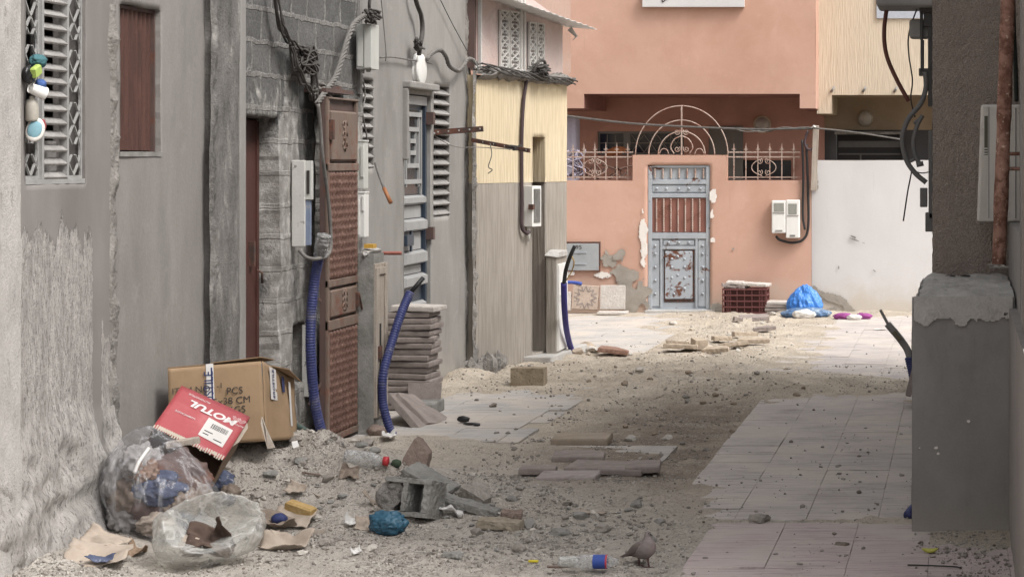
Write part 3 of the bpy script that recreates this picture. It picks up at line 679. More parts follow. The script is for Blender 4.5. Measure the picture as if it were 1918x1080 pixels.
def lattice(mb, T, u0, u1, v0, v1, period, t=.010, dep=.012, fr=.014, n0=0):
    """pierced claustra strip: frame, two crossing waves, a star at each crossing"""
    def seg(a, b, wdt):
        a, b = Vector(T(*a, 0)), Vector(T(*b, 0)); nrm = (Vector(T(u0, v0, 1)) - Vector(T(u0, v0, 0))).normalized()
        mb.bar(a, b, wdt, dep, up=nrm)
    for u in (u0+fr/2, u1-fr/2): seg((u, v0), (u, v1), fr)
    for v in (v0+fr/2, v1-fr/2): seg((u0+fr, v), (u1-fr, v), fr*1.3)
    uc, A = (u0+u1)/2, (u1-u0)/2-fr
    N = int((v1-v0)/period*10)
    for sgn in (1, -1):
        pts = [(uc + sgn*A*.98*math.sin(math.pi*(k/10)), v0+fr+(v1-v0-2*fr)*k/N) for k in range(N+1)]
        for a, b in zip(pts, pts[1:]): seg(a, b, t)
    k = 0
    while k*period < (v1-v0):
        v = v0+fr+k*period
        for sgn in (1, -1):
            if v+.06*1 < v1: seg((uc + sgn*A*.98, v + .13*period), (uc + sgn*A*.25, v + .40*period), t*.8)
            if v-.02 > v0: seg((uc + sgn*A*.98, v - .13*period), (uc + sgn*A*.25, v - .40*period), t*.8)
        k += 1
vwin = MB(); X = C1-.022
vwin.box(X-.02, X+.02, vw[0]+.002, vw[1]-.002, 1.88, 1.905); vwin.box(X-.02, X+.02, vw[0]+.002, vw[1]-.002, 2.99, 3.018)
for yy in (D(73, X), D(120, X)): vwin.box(X-.021, X+.021, yy-.012, yy+.012, 1.905, 2.99)
vf = vwin.build('vent_window', m_lattice, h1)
for a, b in ((vw[0]+.004, D(73, X)-.012), (D(120, X)+.012, vw[1]-.004)):
    l = MB(); lattice(l, lambda u, v, q: (X+q, u, v), a, b, 1.906, 2.988, .27, t=.0075); l.build('lattice_panel', m_lattice, vf)
for k in range(16):
    z = 1.925 + k*.068
    l = MB(); l.obox(Matrix.Translation((X, (D(73, X)+D(120, X))/2, z)) @ Matrix.Rotation(R(35), 4, 'Y'), (.055, D(120, X)-D(73, X)-.03, .016), ch=.003); l.build('slat', m_slat, vf)
l = MB()
for k in range(3): l.box(X-.10, X-.088, D(80+k*14, X), D(80+k*14, X)+.012, 1.9, 3.0)
l.box(X-.14, X-.13, vw[0], vw[1], 1.88, 2.1); l.build('inner_bars', m_slat, vf)

# things stuck in the vent window
def blob(name, label, cat, c, size, mat, seed, n=4, amp=.25, fr=2.2, group=None, rid=.0, rot=(0,0,0), squash=0):
    V, Fc = ico(n); V = V.copy()
    V *= (1 + amp*fbm(V*fr + seed*3.1, 4, seed) + rid*ridged(V*fr*1.4 + seed, 3, seed+9))[:, None]
    V *= np.array(size)/2; M = Euler(rot).to_matrix()
    V = V @ np.array(M).T
    if squash: V[:, 2] = np.maximum(V[:, 2], -size[2]*squash)
    mb = MB(); mb.add(V, Fc, 0, True)
    o = mb.build(name, mat); o.location = c; tag(o, label, cat, group); return o
def wp(px, py, off=.03): d = D(px, C1+off); return Vector((C1+off, d, ZZ(py, d)))
blob('cloth', 'crumpled teal cloth stuffed at the top of the vent lattice', 'cloth', wp(72, 115), (.07,.11,.065), plain('teal_cloth', (.06,.16,.18), .8), 3, rid=.15)
o = MB(); o.obox(Matrix.Rotation(R(20), 4, 'X'), (.03,.075,.055), ch=.008); o = tag(o.build('sponge', plain('lime_sponge', (.40,.52,.13), .8)), 'yellow green sponge tucked in the vent lattice', 'sponge'); o.location = wp(67, 134, .05)
blob('cloth', 'black rag behind the yellow green sponge in the vent lattice', 'cloth', wp(54, 140, .02), (.06,.10,.09), m_blackbag, 5)
blob('ball', 'small blue ball of fabric on the vent lattice', 'ball', wp(76, 158, .05), (.05,.055,.055), plain('blue_fabric', (.06,.12,.32), .8), 6)
cup = MB(); prof = [(.024, 0), (.031, .075), (.034, .080), (.0315, .079), (.028, .07), (.022, .005), (.0, .004)]
cup.lathe(prof, Matrix.Translation(wp(57, 165, .04)) @ Matrix.Rotation(R(-112), 4, 'X') @ Matrix.Rotation(R(32), 4, 'Y'), 24); tag(cup.build('cup', m_meterw), 'white plastic cup lying on its side in the vent lattice', 'cup')
bt = MB(); bt.lathe([(0, 0), (.028, .002), (.031, .012), (.031, .075), (.024, .10), (.012, .112), (.012, .125), (0, .126)], Matrix.Translation(wp(60, 228, .03)), 20); tag(bt.build('bottle', plain('beige_plastic', (.42,.39,.34), .5)), 'beige bottle standing under the white cup in the vent lattice', 'bottle')
sh = thing('slipper', 'white slipper with a pale teal lining hung on the vent lattice', 'slipper', wp(66, 244, .045), (R(75), R(10), R(10)))
o = MB(); V, Fc = ico(3); V = V*np.array([.045,.062,.022]); V[:,2] += .012*(V[:,1]/.06)**2; o.add(V, Fc, 0, True); o.build('shell', m_cloth, sh, local=True)
o = MB(); V = ico(3)[0]*np.array([.034,.048,.012]) + np.array([0,0,.016]); o.add(V, Fc, 0, True); o.build('lining', plain('pale_teal', (.20,.36,.42), .8), sh, local=True)
blob('cloth', 'dull red scrap behind the white slipper in the vent lattice', 'cloth', wp(80, 235, .02), (.03,.05,.06), plain('dull_red', (.30,.06,.07), .8), 8)

# ---- second house: smooth plaster with a corrugated shutter ---------------------------------------------
C2 = -4.60
h2 = thing('grey_house', 'house with smooth grey plaster and a brown corrugated shutter window', 'house', (C2, 12.9, 0))
w = MB(); sw = (D(225, C2), D(300, C2), 2.045, 2.86, .10)
wallgrid(w, LT(C2), 12.13, 13.70, -.15, 3.6, .04, lambda u, v: .005*fbm(np.stack([u*2.5, v*1.2, u*0], 1), 3, 61), [sw], jag=.008)
w.add([(C2, 12.13, 3.6), (C2, 13.70, 3.6), (C2, 13.70, 6.2), (C2, 12.13, 6.2)], [(0,1,2,3)])
shell(w, C2-4, C2, 12.125, 13.70, -.15, 6.2); w.build('wall', m_smooth2, h2)
l = MB(); n = 72; X = C2-.045
for k in range(n):
    pass
prof = []
for k in range(n+1):
    yy = sw[0]+.006+(sw[1]-sw[0]-.012)*k/n; ph = (k % 8)/8; prof.append((X + (.010 if ph < .35 else (.010-.02*(ph-.35)/.15 if ph < .5 else (-.010 if ph < .85 else -.010+.02*(ph-.85)/.15))), yy))
l.grid([(x, y, z) for z in (2.055, 2.85) for x, y in prof], 2, n+1, 0, False)
shp = l.build('shutter', m_shut, h2)
l = MB(); l.box(X-.02, X+.015, sw[0]+.001, sw[0]+.012, 2.05, 2.855); l.box(X-.02, X+.018, sw[1]-.022, sw[1]-.003, 2.05, 2.855); l.box(X-.02, X+.016, sw[0]+.012, sw[1]-.022, 2.84, 2.857); l.build('shutter_frame', m_frame3, shp)
l = MB(); l.box(C2-.09, C2+.008, sw[0]-.015, sw[1]+.012, 2.02, 2.047); l.build('sill', m_conc, h2)
l = MB()
wallgrid(l, lambda u, v, q: (-4.545+q, u, v), 13.67, 14.20, -.15, 3.6, .03, lambda u, v: .012*fbm(np.stack([u*5, v*3, u*0], 1), 4, 66))
l.add([(-4.62,13.67,-.15),(-4.545,13.67,-.15),(-4.545,13.67,3.6),(-4.62,13.67,3.6)], [(0,1,2,3)])
l.add([(-4.8,14.25,-.15),(-4.55,14.20,-.15),(-4.55,14.20,3.6),(-4.8,14.25,3.6)], [(0,1,2,3)])
strip(l, -4.55, 13.62, 13.72, -.1, 3.6, .030, 8); l.build('pilaster', m_pilaster, h2)
l = MB(); l.box(-4.60, -4.535, 14.15, 14.26, -.1, 3.6); l.build('corner_trim', m_smooth4, h2, bevel=.008)

# ---- third house: bare blockwork, maroon door in a recess, ornate brown metal door -----------------------
C3 = -4.57
h3 = thing('block_house', 'unrendered concrete block house with a maroon door and an ornate brown metal door', 'house', (C3, 15.6, 0))
w = MB(); do = (14.32, D(522, C3), -.1, 2.286, .15); ni = (D(547, C3), D(573, C3), .45, .87, .12); od = (D(590, C3), 16.62, -.1, 2.50, .22)
wallgrid(w, LT(C3), 14.26, 17.16, -.15, 3.6, .03, lambda u, v: .020*fbm(np.stack([u*3, v*3, u*0], 1), 4, 71)+.008*fbm(np.stack([u*14, v*14, u*0], 1), 3, 72), [do, ni, od], jag=.018)
w.add([(C3, 14.26, 3.6), (C3, 17.16, 3.6), (C3, 17.16, 6.2), (C3, 14.26, 6.2)], [(0,1,2,3)])
shell(w, C3-4, C3, 14.255, 17.16, -.15, 6.2); w.build('wall', m_block, h3)
l = MB(); X = C3-.14; l.box(X-.04, X, 14.30, do[1]-.003, .02, 2.27); dd = l.build('door', m_door3, h3, bevel=.006)
l = MB(); l.box(X, X+.006, 14.74, 14.76, .1, 2.2); l.box(X, X+.012, do[1]-.05, do[1]-.01, .02, 2.26); l.build('door_frame', m_door3, dd)
l = MB(); l.box(X+.001, X+.035, 14.86, 14.90, 1.30, 1.46); l.tube([(X+.03, 14.93, 1.27), (X+.06, 14.95, 1.25), (X+.06, 14.96, 1.18)], .008, 6); l.build('handle', m_rustbar, dd)
l = MB(); l.box(C3-.13, C3-.02, ni[0]-.02, ni[1]+.02, .43, .45); l.box(C3-.16, C3-.121, ni[0]-.02, ni[1]+.02, .43, .88); l.build('niche_shade', m_dark, h3)  # black faces give the niche its shade by colour
l = MB(); l.obox(Matrix.Translation((C3+.03, ni[1]-.02, .60)) @ Matrix.Rotation(R(8), 4, 'Z'), (.10, .012, .50)); nd = l.build('niche_door', m_peel, h3, bevel=.003)
l = MB(); l.tube(cpath([(C3+.05, ni[1]-.10, .70), (C3+.075, ni[1]-.12, .69), (C3+.075, ni[1]-.12, .60), (C3+.05, ni[1]-.10, .59)], 5), .006, 6); l.build('handle', m_lightmet, nd)
l = MB(); l.box(C3-.18, C3+.15, od[0]-.25, 16.36, 2.475, 2.505); l.box(C3-.1, C3+.11, od[0]-.2, 16.2, 2.508, 2.53); l.build('lintel', m_frame3, h3)
# the ornate door stands a little proud of the wall
X = -4.40; Y0, Y1 = D(612, X), D(668, X); Zb, Zt = .03, 2.44
dm = MB(); dm.box(X-.05, X-.012, Y0, Y1, Zb, Zt); od3 = dm.build('ornate_door', m_frame3, h3)
def zf(py): return ZZ(py, (Y0+Y1)/2)
l = MB(); fw = .045
for a, b in ((zf(188), Zt), (zf(320), zf(306)), (zf(533), zf(520)), (zf(612), zf(594)), (Zb, zf(806))): l.box(X-.012, X+.018, Y0+.001, Y1-.001, a, b)
for y in (Y0, Y1-fw): l.box(X-.012, X+.010, y+.001, y+fw-.001, Zb+.002, Zt-.002)
l.build('rail', m_ornate, od3, bevel=.004)
for (a, b) in ((zf(304), zf(206)), (zf(592), zf(536))):
    l = MB(); l.obox(Matrix.Translation((X+.004, (Y0+Y1)/2, (a+b)/2)), (.03, Y1-Y0-2*fw-.01, b-a-.02), ch=.012)
    yc, zc = (Y0+Y1)/2, (a+b)/2
    hh = (b-a)*.30
    for sg in (1, -1):
        for q in range(3):
            ang = np.linspace(0, 5.2, 14); rr = .030*(1-ang/8)
            l.tube([(X+.022, yc + sg*(.028+.0*q) + rr[k]*math.cos(ang[k])*sg, zc + (q-1)*hh*.66 + rr[k]*1.3*math.sin(ang[k])) for k in range(14)], .006, 6)
    l.tube([(X+.022, yc, zc-hh), (X+.022, yc, zc+hh)], .008, 6)
    l.build('relief_panel', m_ornate, od3)
def beads(mb, x, y, z0, z1, r, pitch):
    n = max(2, int((z1-z0)/pitch)); prof = []
    for k in range(n):
        z = z0+(z1-z0)*k/n; h = (z1-z0)/n
        prof += [(r*.62, z), (r, z+h*.35), (r, z+h*.65)]
    prof.append((r*.62, z1)); mb.lathe(prof, Matrix.Translation((x, y, 0)), 8)
for (a, b) in ((zf(520), zf(320)), (zf(806), zf(612))):
    n = 9
    for k in range(n):
        l = MB(); beads(l, X-.004, Y0+fw+.02+(Y1-Y0-2*fw-.04)*k/(n-1), a+.005, b-.005, .030, .052); l.build('beaded_bar', m_bead, od3)
l = MB(); l.box(X+.010, X+.04, Y0+.02, Y0+.06, zf(262), zf(226)); l.build('latch', m_rustbar, od3); l = MB(); l.box(X+.012, X+.04, Y1-.10, Y1-.06, zf(580), zf(552)); l.bar((X+.04, Y1-.08, zf(556)), (X+.045, Y1-.02, zf(585)), .012); l.build('latch', m_rustbar, od3)
l = MB(); l.bar((X-.03, Y0+.015, zf(700)), (X-.11, Y0-.05, zf(745)), .015); l.bar((X-.03, Y0+.015, zf(560)), (X-.11, Y0-.05, zf(540)), .015); l.build('hinge_bar', m_frame3, od3)
# metal strip between third and fourth house
l = MB(); l.box(C3-.05, C3+.02, 17.03, 17.09, 2.5, 4.2); l.build('cover_strip', m_smooth4, h3)

# ---- fourth house: smooth grey render, louvred slits, blue-grey metal door ---------------------------------
C4 = -4.62
h4 = thing('grey_house', 'house with pale grey render, louvred slits and a tall blue grey metal door', 'house', (C4, 19, 0))
lv1 = (D(672, C4), D(699, C4), ZZ(316, 17.4), ZZ(148, 17.4), .16); lv2 = (D(812, C4), D(842, C4), ZZ(405, 20.0), ZZ(162, 20.0), .16); dr = (D(757, C4), D(806, C4), -.1, 2.56, .16)
w = MB(); wallgrid(w, LT(C4), 17.17, 21.10, -.15, 3.8, .05, lambda u, v: .006*fbm(np.stack([u*2, v*1.2, u*0], 1), 3, 81), [lv1, lv2, dr], jag=.007)
w.add([(C4, 17.17, 3.8), (C4, 21.10, 3.8), (C4, 21.10, 6.2), (C4, 17.17, 6.2)], [(0,1,2,3)]); shell(w, C4-4, C4, 17.165, 21.10, -.15, 6.2); w.build('wall', m_smooth4, h4)
for (op, n) in ((lv1, 9), (lv2, 13)):
    X = C4-.03; l = MB(); l.box(X-.10, X-.08, op[0]+.001, op[1]-.001, op[2], op[3]); fr = l.build('louvre_window', m_dark, h4)  # near-black board paints the shade behind the slats
    for k in range(n):
        z = op[2] + (op[3]-op[2])*(k+.45)/n
        l = MB(); l.obox(Matrix.Translation((X, (op[0]+op[1])/2, z)) @ Matrix.Rotation(R(38), 4, 'Y'), (.085, op[1]-op[0]-.004, .02), ch=.003); l.build('slat', m_slat, fr)
    for q in (.3, .7):
        l = MB(); l.tube([(X-.055, op[0]+(op[1]-op[0])*q, op[2]), (X-.055, op[0]+(op[1]-op[0])*q, op[3])], .006, 6); l.build('window_bar', m_slat, fr)
l = MB(); l.box(C4-.02, C4+.07, dr[0]-.05, dr[1]+.06, 2.60, 2.66); l.box(C4-.02, C4+.045, dr[0]-.05, dr[0]+.0, 2.0, 2.60); l.build('door_hood', m_smooth4, h4, bevel=.012)
X = C4-.06; a0, a1 = dr[0]+.005, dr[1]-.005
l = MB(); l.box(X-.03, X, a0, a1, .03, 2.55); gd = l.build('metal_door', m_bluegrey, h4)
def zd(py): return ZZ(py, 19.1)
l = MB()
l.box(X, X+.034, a0, a1, zd(196), 2.55); l.build('top_rail', m_lightmet, gd, bevel=.003)
for y in (a0+.025, a1-.025):
    l = MB(); l.box(X+.0, X+.03, y-.024, y+.024, .03, 2.515); l.build('stile', m_bluegrey, gd, bevel=.003)
def dy(f): return a0 + (a1-a0)*f
l = MB()
for (f, p0, p1) in ((.16, 205, 365), (.84, 205, 365), (.26, 218, 350), (.74, 218, 350), (.38, 248, 308), (.62, 248, 308)): l.box(X+.004, X+.022, dy(f)-.010, dy(f)+.010, zd(p1), zd(p0))
for (p, f0, f1) in ((214, .16, .84), (242, .26, .74), (264, .38, .62), (286, .38, .62), (310, .26, .74), (340, .16, .84)): l.box(X+.006, X+.026, dy(f0)+.011, dy(f1)-.011, zd(p)-.020, zd(p)+.018)
l.build('grille', m_lightmet, gd)
l = MB(); l.box(X+.001, X+.004, dy(.17), dy(.83), zd(364), zd(206)); l.build('pane', m_glass, gd)
for (p0, p1, dep) in ((366, 384, .05), (410, 434, .06), (470, 496, .06), (514, 538, .06), (566, 590, .05), (640, 664, .05)):
    l = MB(); l.add([(X+.004, dy(.05), zd(p0)), (X+dep, dy(.10), zd(p0)-.02), (X+dep, dy(.10), zd(p1)+.02), (X+.004, dy(.05), zd(p1)), (X+.004, dy(.95), zd(p0)), (X+dep, dy(.90), zd(p0)-.02), (X+dep, dy(.90), zd(p1)+.02), (X+.004, dy(.95), zd(p1))],
        [(0,1,5,4), (1,2,6,5), (2,3,7,6), (0,3,2,1), (4,5,6,7)]); l.build('raised_panel', m_lightmet, gd)
for (p0, p1) in ((386, 408), (436, 468), (498, 512), (592, 638), (666, 720)):
    l = MB(); l.box(X+.001, X+.012, dy(.07), dy(.84), zd(p1), zd(p0)); l.build('flat_panel', m_lightmet, gd)
l = MB(); l.box(X+.02, X+.075, dy(.05), dy(.30), zd(458), zd(438)); l.box(X+.03, X+.05, dy(.32), dy(.36), zd(470), zd(430)); l.build('handle', m_bluegrey, gd, bevel=.006)
for p in (220, 440):
    l = MB(); l.box(X+.02, C4+.035, a1-.03, a1+.035, zd(p+12), zd(p-12)); l.build('hinge', m_frame3, gd)
s = MB(); strip(s, C4+.0, 20.98, 21.14, -.1, 3.5, .03, 14); s.build('mortar_edge', m_rubble, h4)

# ---- fifth house: turned a little towards the viewer, yellow above grey -------------------------------------
A5, B5 = Vector((-4.53, 21.0, 0)), Vector((-4.0, 22.84, 0)); L5 = (B5-A5).length; t5 = (B5-A5)/L5; n5 = Vector((t5.y, -t5.x, 0))
def T5(u, v, q): p = A5 + t5*u + n5*q; return (p.x, p.y, v)
def U5(px, q=0.0):
    k = (VX-px)/F; a = A5 + n5*q; return -(a.x + k*a.y)/(t5.x + k*t5.y)
def Z5(px, py, q=0.0): d = T5(U5(px, q), 0, q)[1]; return ZZ(py, d)
h5 = thing('yellow_house', 'yellow and grey combed stucco house with a screened terrace above', 'house', tuple(A5))
op = (U5(997), U5(1020), .10, 2.23, .16)
w = MB(); q = wallgrid(w, T5, 0, L5, -.15, 1.782, .05, lambda u, v: .006*fbm(np.stack([u*3, v*2, u*0], 1), 3, 91), [(op[0], op[1], .10, 1.782, .5)], mi=0)
w.add([T5(0, -.15, 0), T5(0, -.15, -4), T5(0, 1.782, -4), T5(0, 1.782, 0)], [(0,1,2,3)]); w.build('lower_wall', m_grey5, h5)
s = MB(); strip(s, -4.545, 20.93, 21.06, -.05, 2.84, .035, 19); s.build('corner_mortar', m_rubble, h5)
w = MB(); wallgrid(w, T5, 0, L5, 1.782, 2.80, .05, lambda u, v: .006*fbm(np.stack([u*3, v*2, u*0], 1), 3, 92)+.004, [(op[0], op[1], 1.782, 2.23, .5)])
pB = Vector(T5(L5, 0, 0)); 
for (z0, z1) in ((-.15, 2.80),):
    w.add([(pB.x, pB.y, z0), (pB.x-4, pB.y+1.1, z0), (pB.x-4, pB.y+1.1, z1), (pB.x, pB.y, z1)], [(0,1,2,3)])
w.add([T5(0, 1.782, -.0), T5(0, 1.782, -4), T5(0, 2.8, -4), T5(0, 2.8, -.0)], [(0,1,2,3)])
w.add([T5(0, 2.8, 0), T5(L5, 2.8, 0), T5(L5, 2.8, -4), T5(0, 2.8, -4)], [(0,1,2,3)])
w.build('upper_wall', m_yellow, h5)
l = MB(); l.plate([T5(op[0]-.05, .02, -.20), T5(op[1]+.1, .02, -.20), T5(op[1]+.1, 2.3, -.20), T5(op[0]-.05, 2.3, -.20)], n5*-.04); l.build('door', m_frame3, h5)
l = MB(); 
V = []; n = 70; K = 10
for i in range(n):
    for k in range(K):
        a = math.pi*(k/(K-1)) - math.pi/2; V.append((L5*1.02*i/(n-1)-.02, 2.815 + .05*math.sin(a), .075*math.cos(a)))
A = np.array(V); nn = .075*fbm(A*np.array([9, 14, 14]), 4, 95) + .035*fbm(A*30, 2, 96)
l.grid([T5(u, v + m*.6, q + m) for (u, v, q), m in zip(V, nn)], n, K); l.build('ledge', m_rubble, h5)
# screened terrace
def ztop(u): return 3.95
m_pinkpan = surf('dusty_pink_board', (.55,.40,.37), (.64,.49,.455), 2.2, (1,1,.5), c3=(.68,.60,.575), s3=2, t3=(.48,.75), f3=.8, fine=.06, bump=.1, rough=.5)
pn = MB(); pn.plate([T5(.02, 2.84, -.04), T5(L5-.01, 2.84, -.04), T5(L5-.01, 3.42, -.04), T5(.02, 3.9, -.04)], n5*-.03); ts = pn.build('terrace_screen', m_pinkpan, h5)
for (p0, p1) in ((936, 952), (954, 972), (990, 1003), (1005, 1018)):
    l = MB(); a, b = U5(p0, -.02), U5(p1, -.02); zt = 3.44 if p0 < 980 else 3.36
    lattice(l, lambda u, v, q: T5(u, v, q-.015), a, b, 2.87, zt, .13, t=.011, dep=.02, fr=.010); l.build('lattice_panel', m_white2, ts)
    l = MB(); l.plate([T5(a, 2.87, -.036), T5(b, 2.87, -.036), T5(b, zt, -.036), T5(a, zt, -.036)], n5*.004); l.build('backing', m_frame3, ts)
l = MB()
for p in (899, 975, 981): u = U5(p, -.01); l.plate([T5(u, 2.84, -.03), T5(u+.025, 2.84, -.03), T5(u+.025, 3.7, -.03), T5(u, 3.7, -.03)], n5*.03)
l.plate([T5(.02, 2.86, -.035), T5(L5*.58, 2.86, -.035), T5(L5*.58, 2.885, -.035), T5(.02, 2.885, -.035)], n5*.03)
l.build('screen_frame', m_white2, ts)
# loose plastic sheet hung over the screen
l = MB(); nu, nv = 46, 16; V = []
for i in range(nu):
    for j in range(nv):
        u = L5*.03+L5*.97*i/(nu-1); v = 2.87 + (ztop(0)-2.95-.22*i/(nu-1))*j/(nv-1); V.append((u, v, 0))
A = np.array(V); wv = .03 + .028*fbm(A*np.array([7, 1.6, 1]), 3, 98)
l.grid([T5(u, v, .012+x) for (u, v, _), x in zip(V, wv)], nu, nv); l.build('plastic_sheet', m_film, ts)
l = MB(); nu, nv = 60, 6; V = []
for i in range(nu):
    for j in range(nv):
        u = -.02 + (L5+.12)*i/(nu-1); f = j/(nv-1); V.append(T5(u, 3.56 - .20*i/(nu-1) + .005*math.sin(i*1.6) - .03*f, -.05 + .34*f))
l.grid(V, nu, nv); o = l.build('corrugated_awning', surf('dirty_white_sheet', (.66,.66,.65), (.78,.78,.77), 5, (1,1,1), c3=(.5,.49,.47), s3=6, t3=(.55,.7), fine=.06, bump=.1, rough=.45, co='obj'), h5); so_ = o.modifiers.new('solid', 'SOLIDIFY'); so_.thickness = .004
l = MB(); l.tube([T5(L5+.02, 3.34, .02), T5(L5+.06, 3.26, .08), T5(L5+.02, 3.22, .06)], [.03,.015,.004], 6); l.build('torn_corner', m_white2, o)
# dark post at the near end of the terrace
l = MB(); l.box(-4.62, -4.545, 21.02, 21.10, 2.86, 4.6); l.build('corner_post', m_frame3, h5)
# doorstep slab
l = MB(); l.plate([(-4.45, 21.95, -.05), (-3.99, 21.9, -.05), (-3.9, 23.5, -.05), (-4.35, 23.6, -.05)], (0, 0, .13)); l.build('doorstep', m_conctop, h5, bevel=.012)
l = MB(); rr = []
for k in range(14): 
    V, Fc = rock_mesh(700+k, (.12+.1*random.random(), .12+.1*random.random(), .1+.14*random.random()), 2); x, y = -4.5+.15*random.random(), 20.6+.75*random.random(); l.add([v + Vector((x, y, .10*random.random()+.02)) for v in V], Fc)
l.build('wall_foot_rubble', m_rubble, h5)
# ---- meters, posts, conduits, cables along the left walls -----------------------------------------------
def meter(name, label, cat, px0, px1, px2, py0, py1, d, mat, feats=(), bev=.006, group=None):
    """box on the wall: near face px0-px1, street face px1-px2"""
    x0, x1 = (px0-VX)*d/F, (px1-VX)*d/F; d2 = d*(VX-px1)/(VX-px2); z1, z0 = ZZ(py0, d), ZZ(py1, d)
    t = thing(name, label, cat, (x0, d, z0), group=group)
    l = MB(); l.box(x0, x1, d, d2, z0, z1); l.build('case', mat, t, bevel=bev)
    return t, x0, x1, d, d2, z0, z1
t, x0, x1, y0, y1, z0, z1 = meter('meter_box', 'grey white meter box highest on the block wall, under the twisted cable', 'meter box', 667, 697, 710, 45, 130, 16.85, m_meter)
l = MB(); l.box(x0+.01, x0+.055, y0-.008, y0, z0+.02, z1-.015); l.box(x0+.062, x1-.004, y0-.012, y0, z0+.01, z1-.02); l.build('ribbed_cover', m_meter, t, bevel=.003)
l = MB(); l.box(x0+.03, x0+.05, y0+.02, y0+.05, z0-.03, z0+.002); l.box(x1-.05, x1-.02, y0+.02, y0+.04, z0-.02, z0+.002); l.build('terminal', m_conc, t)
t, x0, x1, y0, y1, z0, z1 = meter('meter_box', 'narrow pale green meter box beside the top of the brown ornate door', 'meter box', 664, 682, 690, 266, 354, 16.85, m_meter)
l = MB(); l.box(x0+.012, x0+.03, y0-.008, y0, z0+.02, z1-.02); l.box(x1-.026, x1-.002, y0-.010, y0, z0+.09, z1-.03); l.box(x0-.005, x1+.005, y0-.004, y1, z1, z1+.015); l.build('ribbed_cover', m_meter, t, bevel=.003)
t, x0, x1, y0, y1, z0, z1 = meter('meter_box', 'ribbed white meter box just above the concrete post', 'meter box', 667, 683, 691, 362, 445, 16.85, m_meterw)
l = MB(); l.box(x0+.01, x0+.03, y0-.008, y0, z0+.02, z1-.05); l.box(x1-.02, x1-.002, y0-.010, y0, z0+.20, z1-.02); l.box(x0-.004, x1+.004, y0-.004, y1, z1, z1+.012); l.build('ribbed_cover', m_meterw, t, bevel=.003)
t, x0, x1, y0, y1, z0, z1 = meter('meter_box', 'tall peeling white meter board with a pale blue patch beside the maroon door', 'meter box', 546, 571, 574, 300, 462, 15.3, m_peel)
l = MB(); l.box(x1-.005, x1+.045, y0+.01, y0+.05, z0+.32, z1-.005); l.build('small_cover', m_meter, t, bevel=.004)
l = MB(); l.box(x1+.01, x1+.03, y0+.004, y0+.0105, z0+.36, z0+.52); l.box(x1+.016, x1+.024, y0+.0, y0+.006, z0+.46, z0+.49); l.build('keyhole', m_ink, t)
l = MB(); l.box(x1-.002, x1+.028, y0+.02, y0+.06, z0+.01, z0+.315); l.build('blue_backboard', m_bluep, t)
# concrete meter post with a decayed wooden cabinet front
pd = 16.35; x0, x1 = (670-VX)*pd/F, (700-VX)*pd/F; d2 = pd*(VX-700)/(VX-722); zt = ZZ(469, pd)
t = thing('meter_post', 'chipped concrete post with a weathered wooden cabinet front and a rusty latch', 'post', (x0, pd, 0))
l = MB(); V = []; 
wallgrid(l, lambda u, v, q: (u, pd-q, v), x0, x1, -.1, zt-.02, .02, lambda u, v: .006*fbm(np.stack([u*20, v*9, u*0], 1), 3, 101))
l.box(x0, x1-.012, pd+.003, d2, -.1, zt-.025); l.build('shaft', m_conc, t)
l = MB(); VV, Fc = rock_mesh(77, (x1-x0+.03, d2-pd+.05, .09), 3, .3, 4); l.add([v + Vector(((x0+x1)/2, (pd+d2)/2, zt-.02)) for v in VV], Fc); l.build('cap', m_conctop, t)
l = MB(); l.box(x1-.011, x1+.008, pd+.012, d2, .12, zt-.10); cb = l.build('cabinet_door', m_wood, t, bevel=.003)
l = MB(); l.box(x1+.008, x1+.02, pd+.012, pd+.09, .12, zt-.13); l.box(x1+.008, x1+.02, d2-.07, d2-.002, .12, zt-.10); l.box(x1+.008, x1+.021, pd+.09, d2-.07, zt-.18, zt-.13); l.build('stile', m_wood, cb, bevel=.003)
l = MB(); l.box(x1+.0085, x1+.012, pd+.13, pd+.17, .25, .80); l.build('crack', m_dark, cb)
l = MB(); l.box(x1+.02, x1+.032, pd+.04, pd+.12, .545, .64); l.build('latch', m_rustbar, cb)
l = MB(); l.box(x0+.04, x1-.01, pd+.02, pd+.12, zt+.015, zt+.045); tag(l.build('connector', plain('yellow_plastic', (.62,.36,.06), .5), origin=(x0+.06, pd+.05, zt)), 'yellow connector block on top of the chipped concrete post', 'connector')
# conduits
def hose(name, label, pts, r, mat, pitch=.019, depth=.12, n=14):
    path = cpath(pts, 24); dist = [0]
    for a, b in zip(path, path[1:]): dist.append(dist[-1] + (b-a).length)
    L = dist[-1]; m = int(L/pitch*4); out = []; rs = []; j = 0
    for k in range(m+1):
        s_ = L*k/m
        while j < len(dist)-2 and dist[j+1] < s_: j += 1
        f = (s_-dist[j])/max(1e-6, dist[j+1]-dist[j]); out.append(path[j].lerp(path[j+1], f)); rs.append(r*(1 - depth*(k % 4 in (0, 1))))
    l = MB(); l.tube(out, rs, n); return l
t = thing('blue_conduit', 'thick blue corrugated conduit rising in front of the ornate brown door', 'conduit', tuple(G(612, 832)))
hose('a','', [P(600, 470, 15.35), P(590, 520, 15.4), P(583, 590, 15.4), P(582, 660, 15.4), P(588, 740, 15.45), P(600, 800, 15.5), P(614, 836, 15.55)], .036, m_blue).build('tube', m_blue, t)
l = MB(); pts = [P(600, 478, 15.34), P(603, 460, 15.3), P(607, 440, 15.28)]; l.tube(cpath(pts, 8), [.044+.006*math.sin(k*2.1) for k in range(17)], 16)
l.build('plastic_wrap', m_bottle, t)
l = MB(); l.tube(cpath(pts, 6), .030, 10); l.build('cable_core', m_rope, t)
t = thing('blue_conduit', 'thick blue corrugated conduit leaning in front of the tile stack', 'conduit', tuple(G(735, 815)))
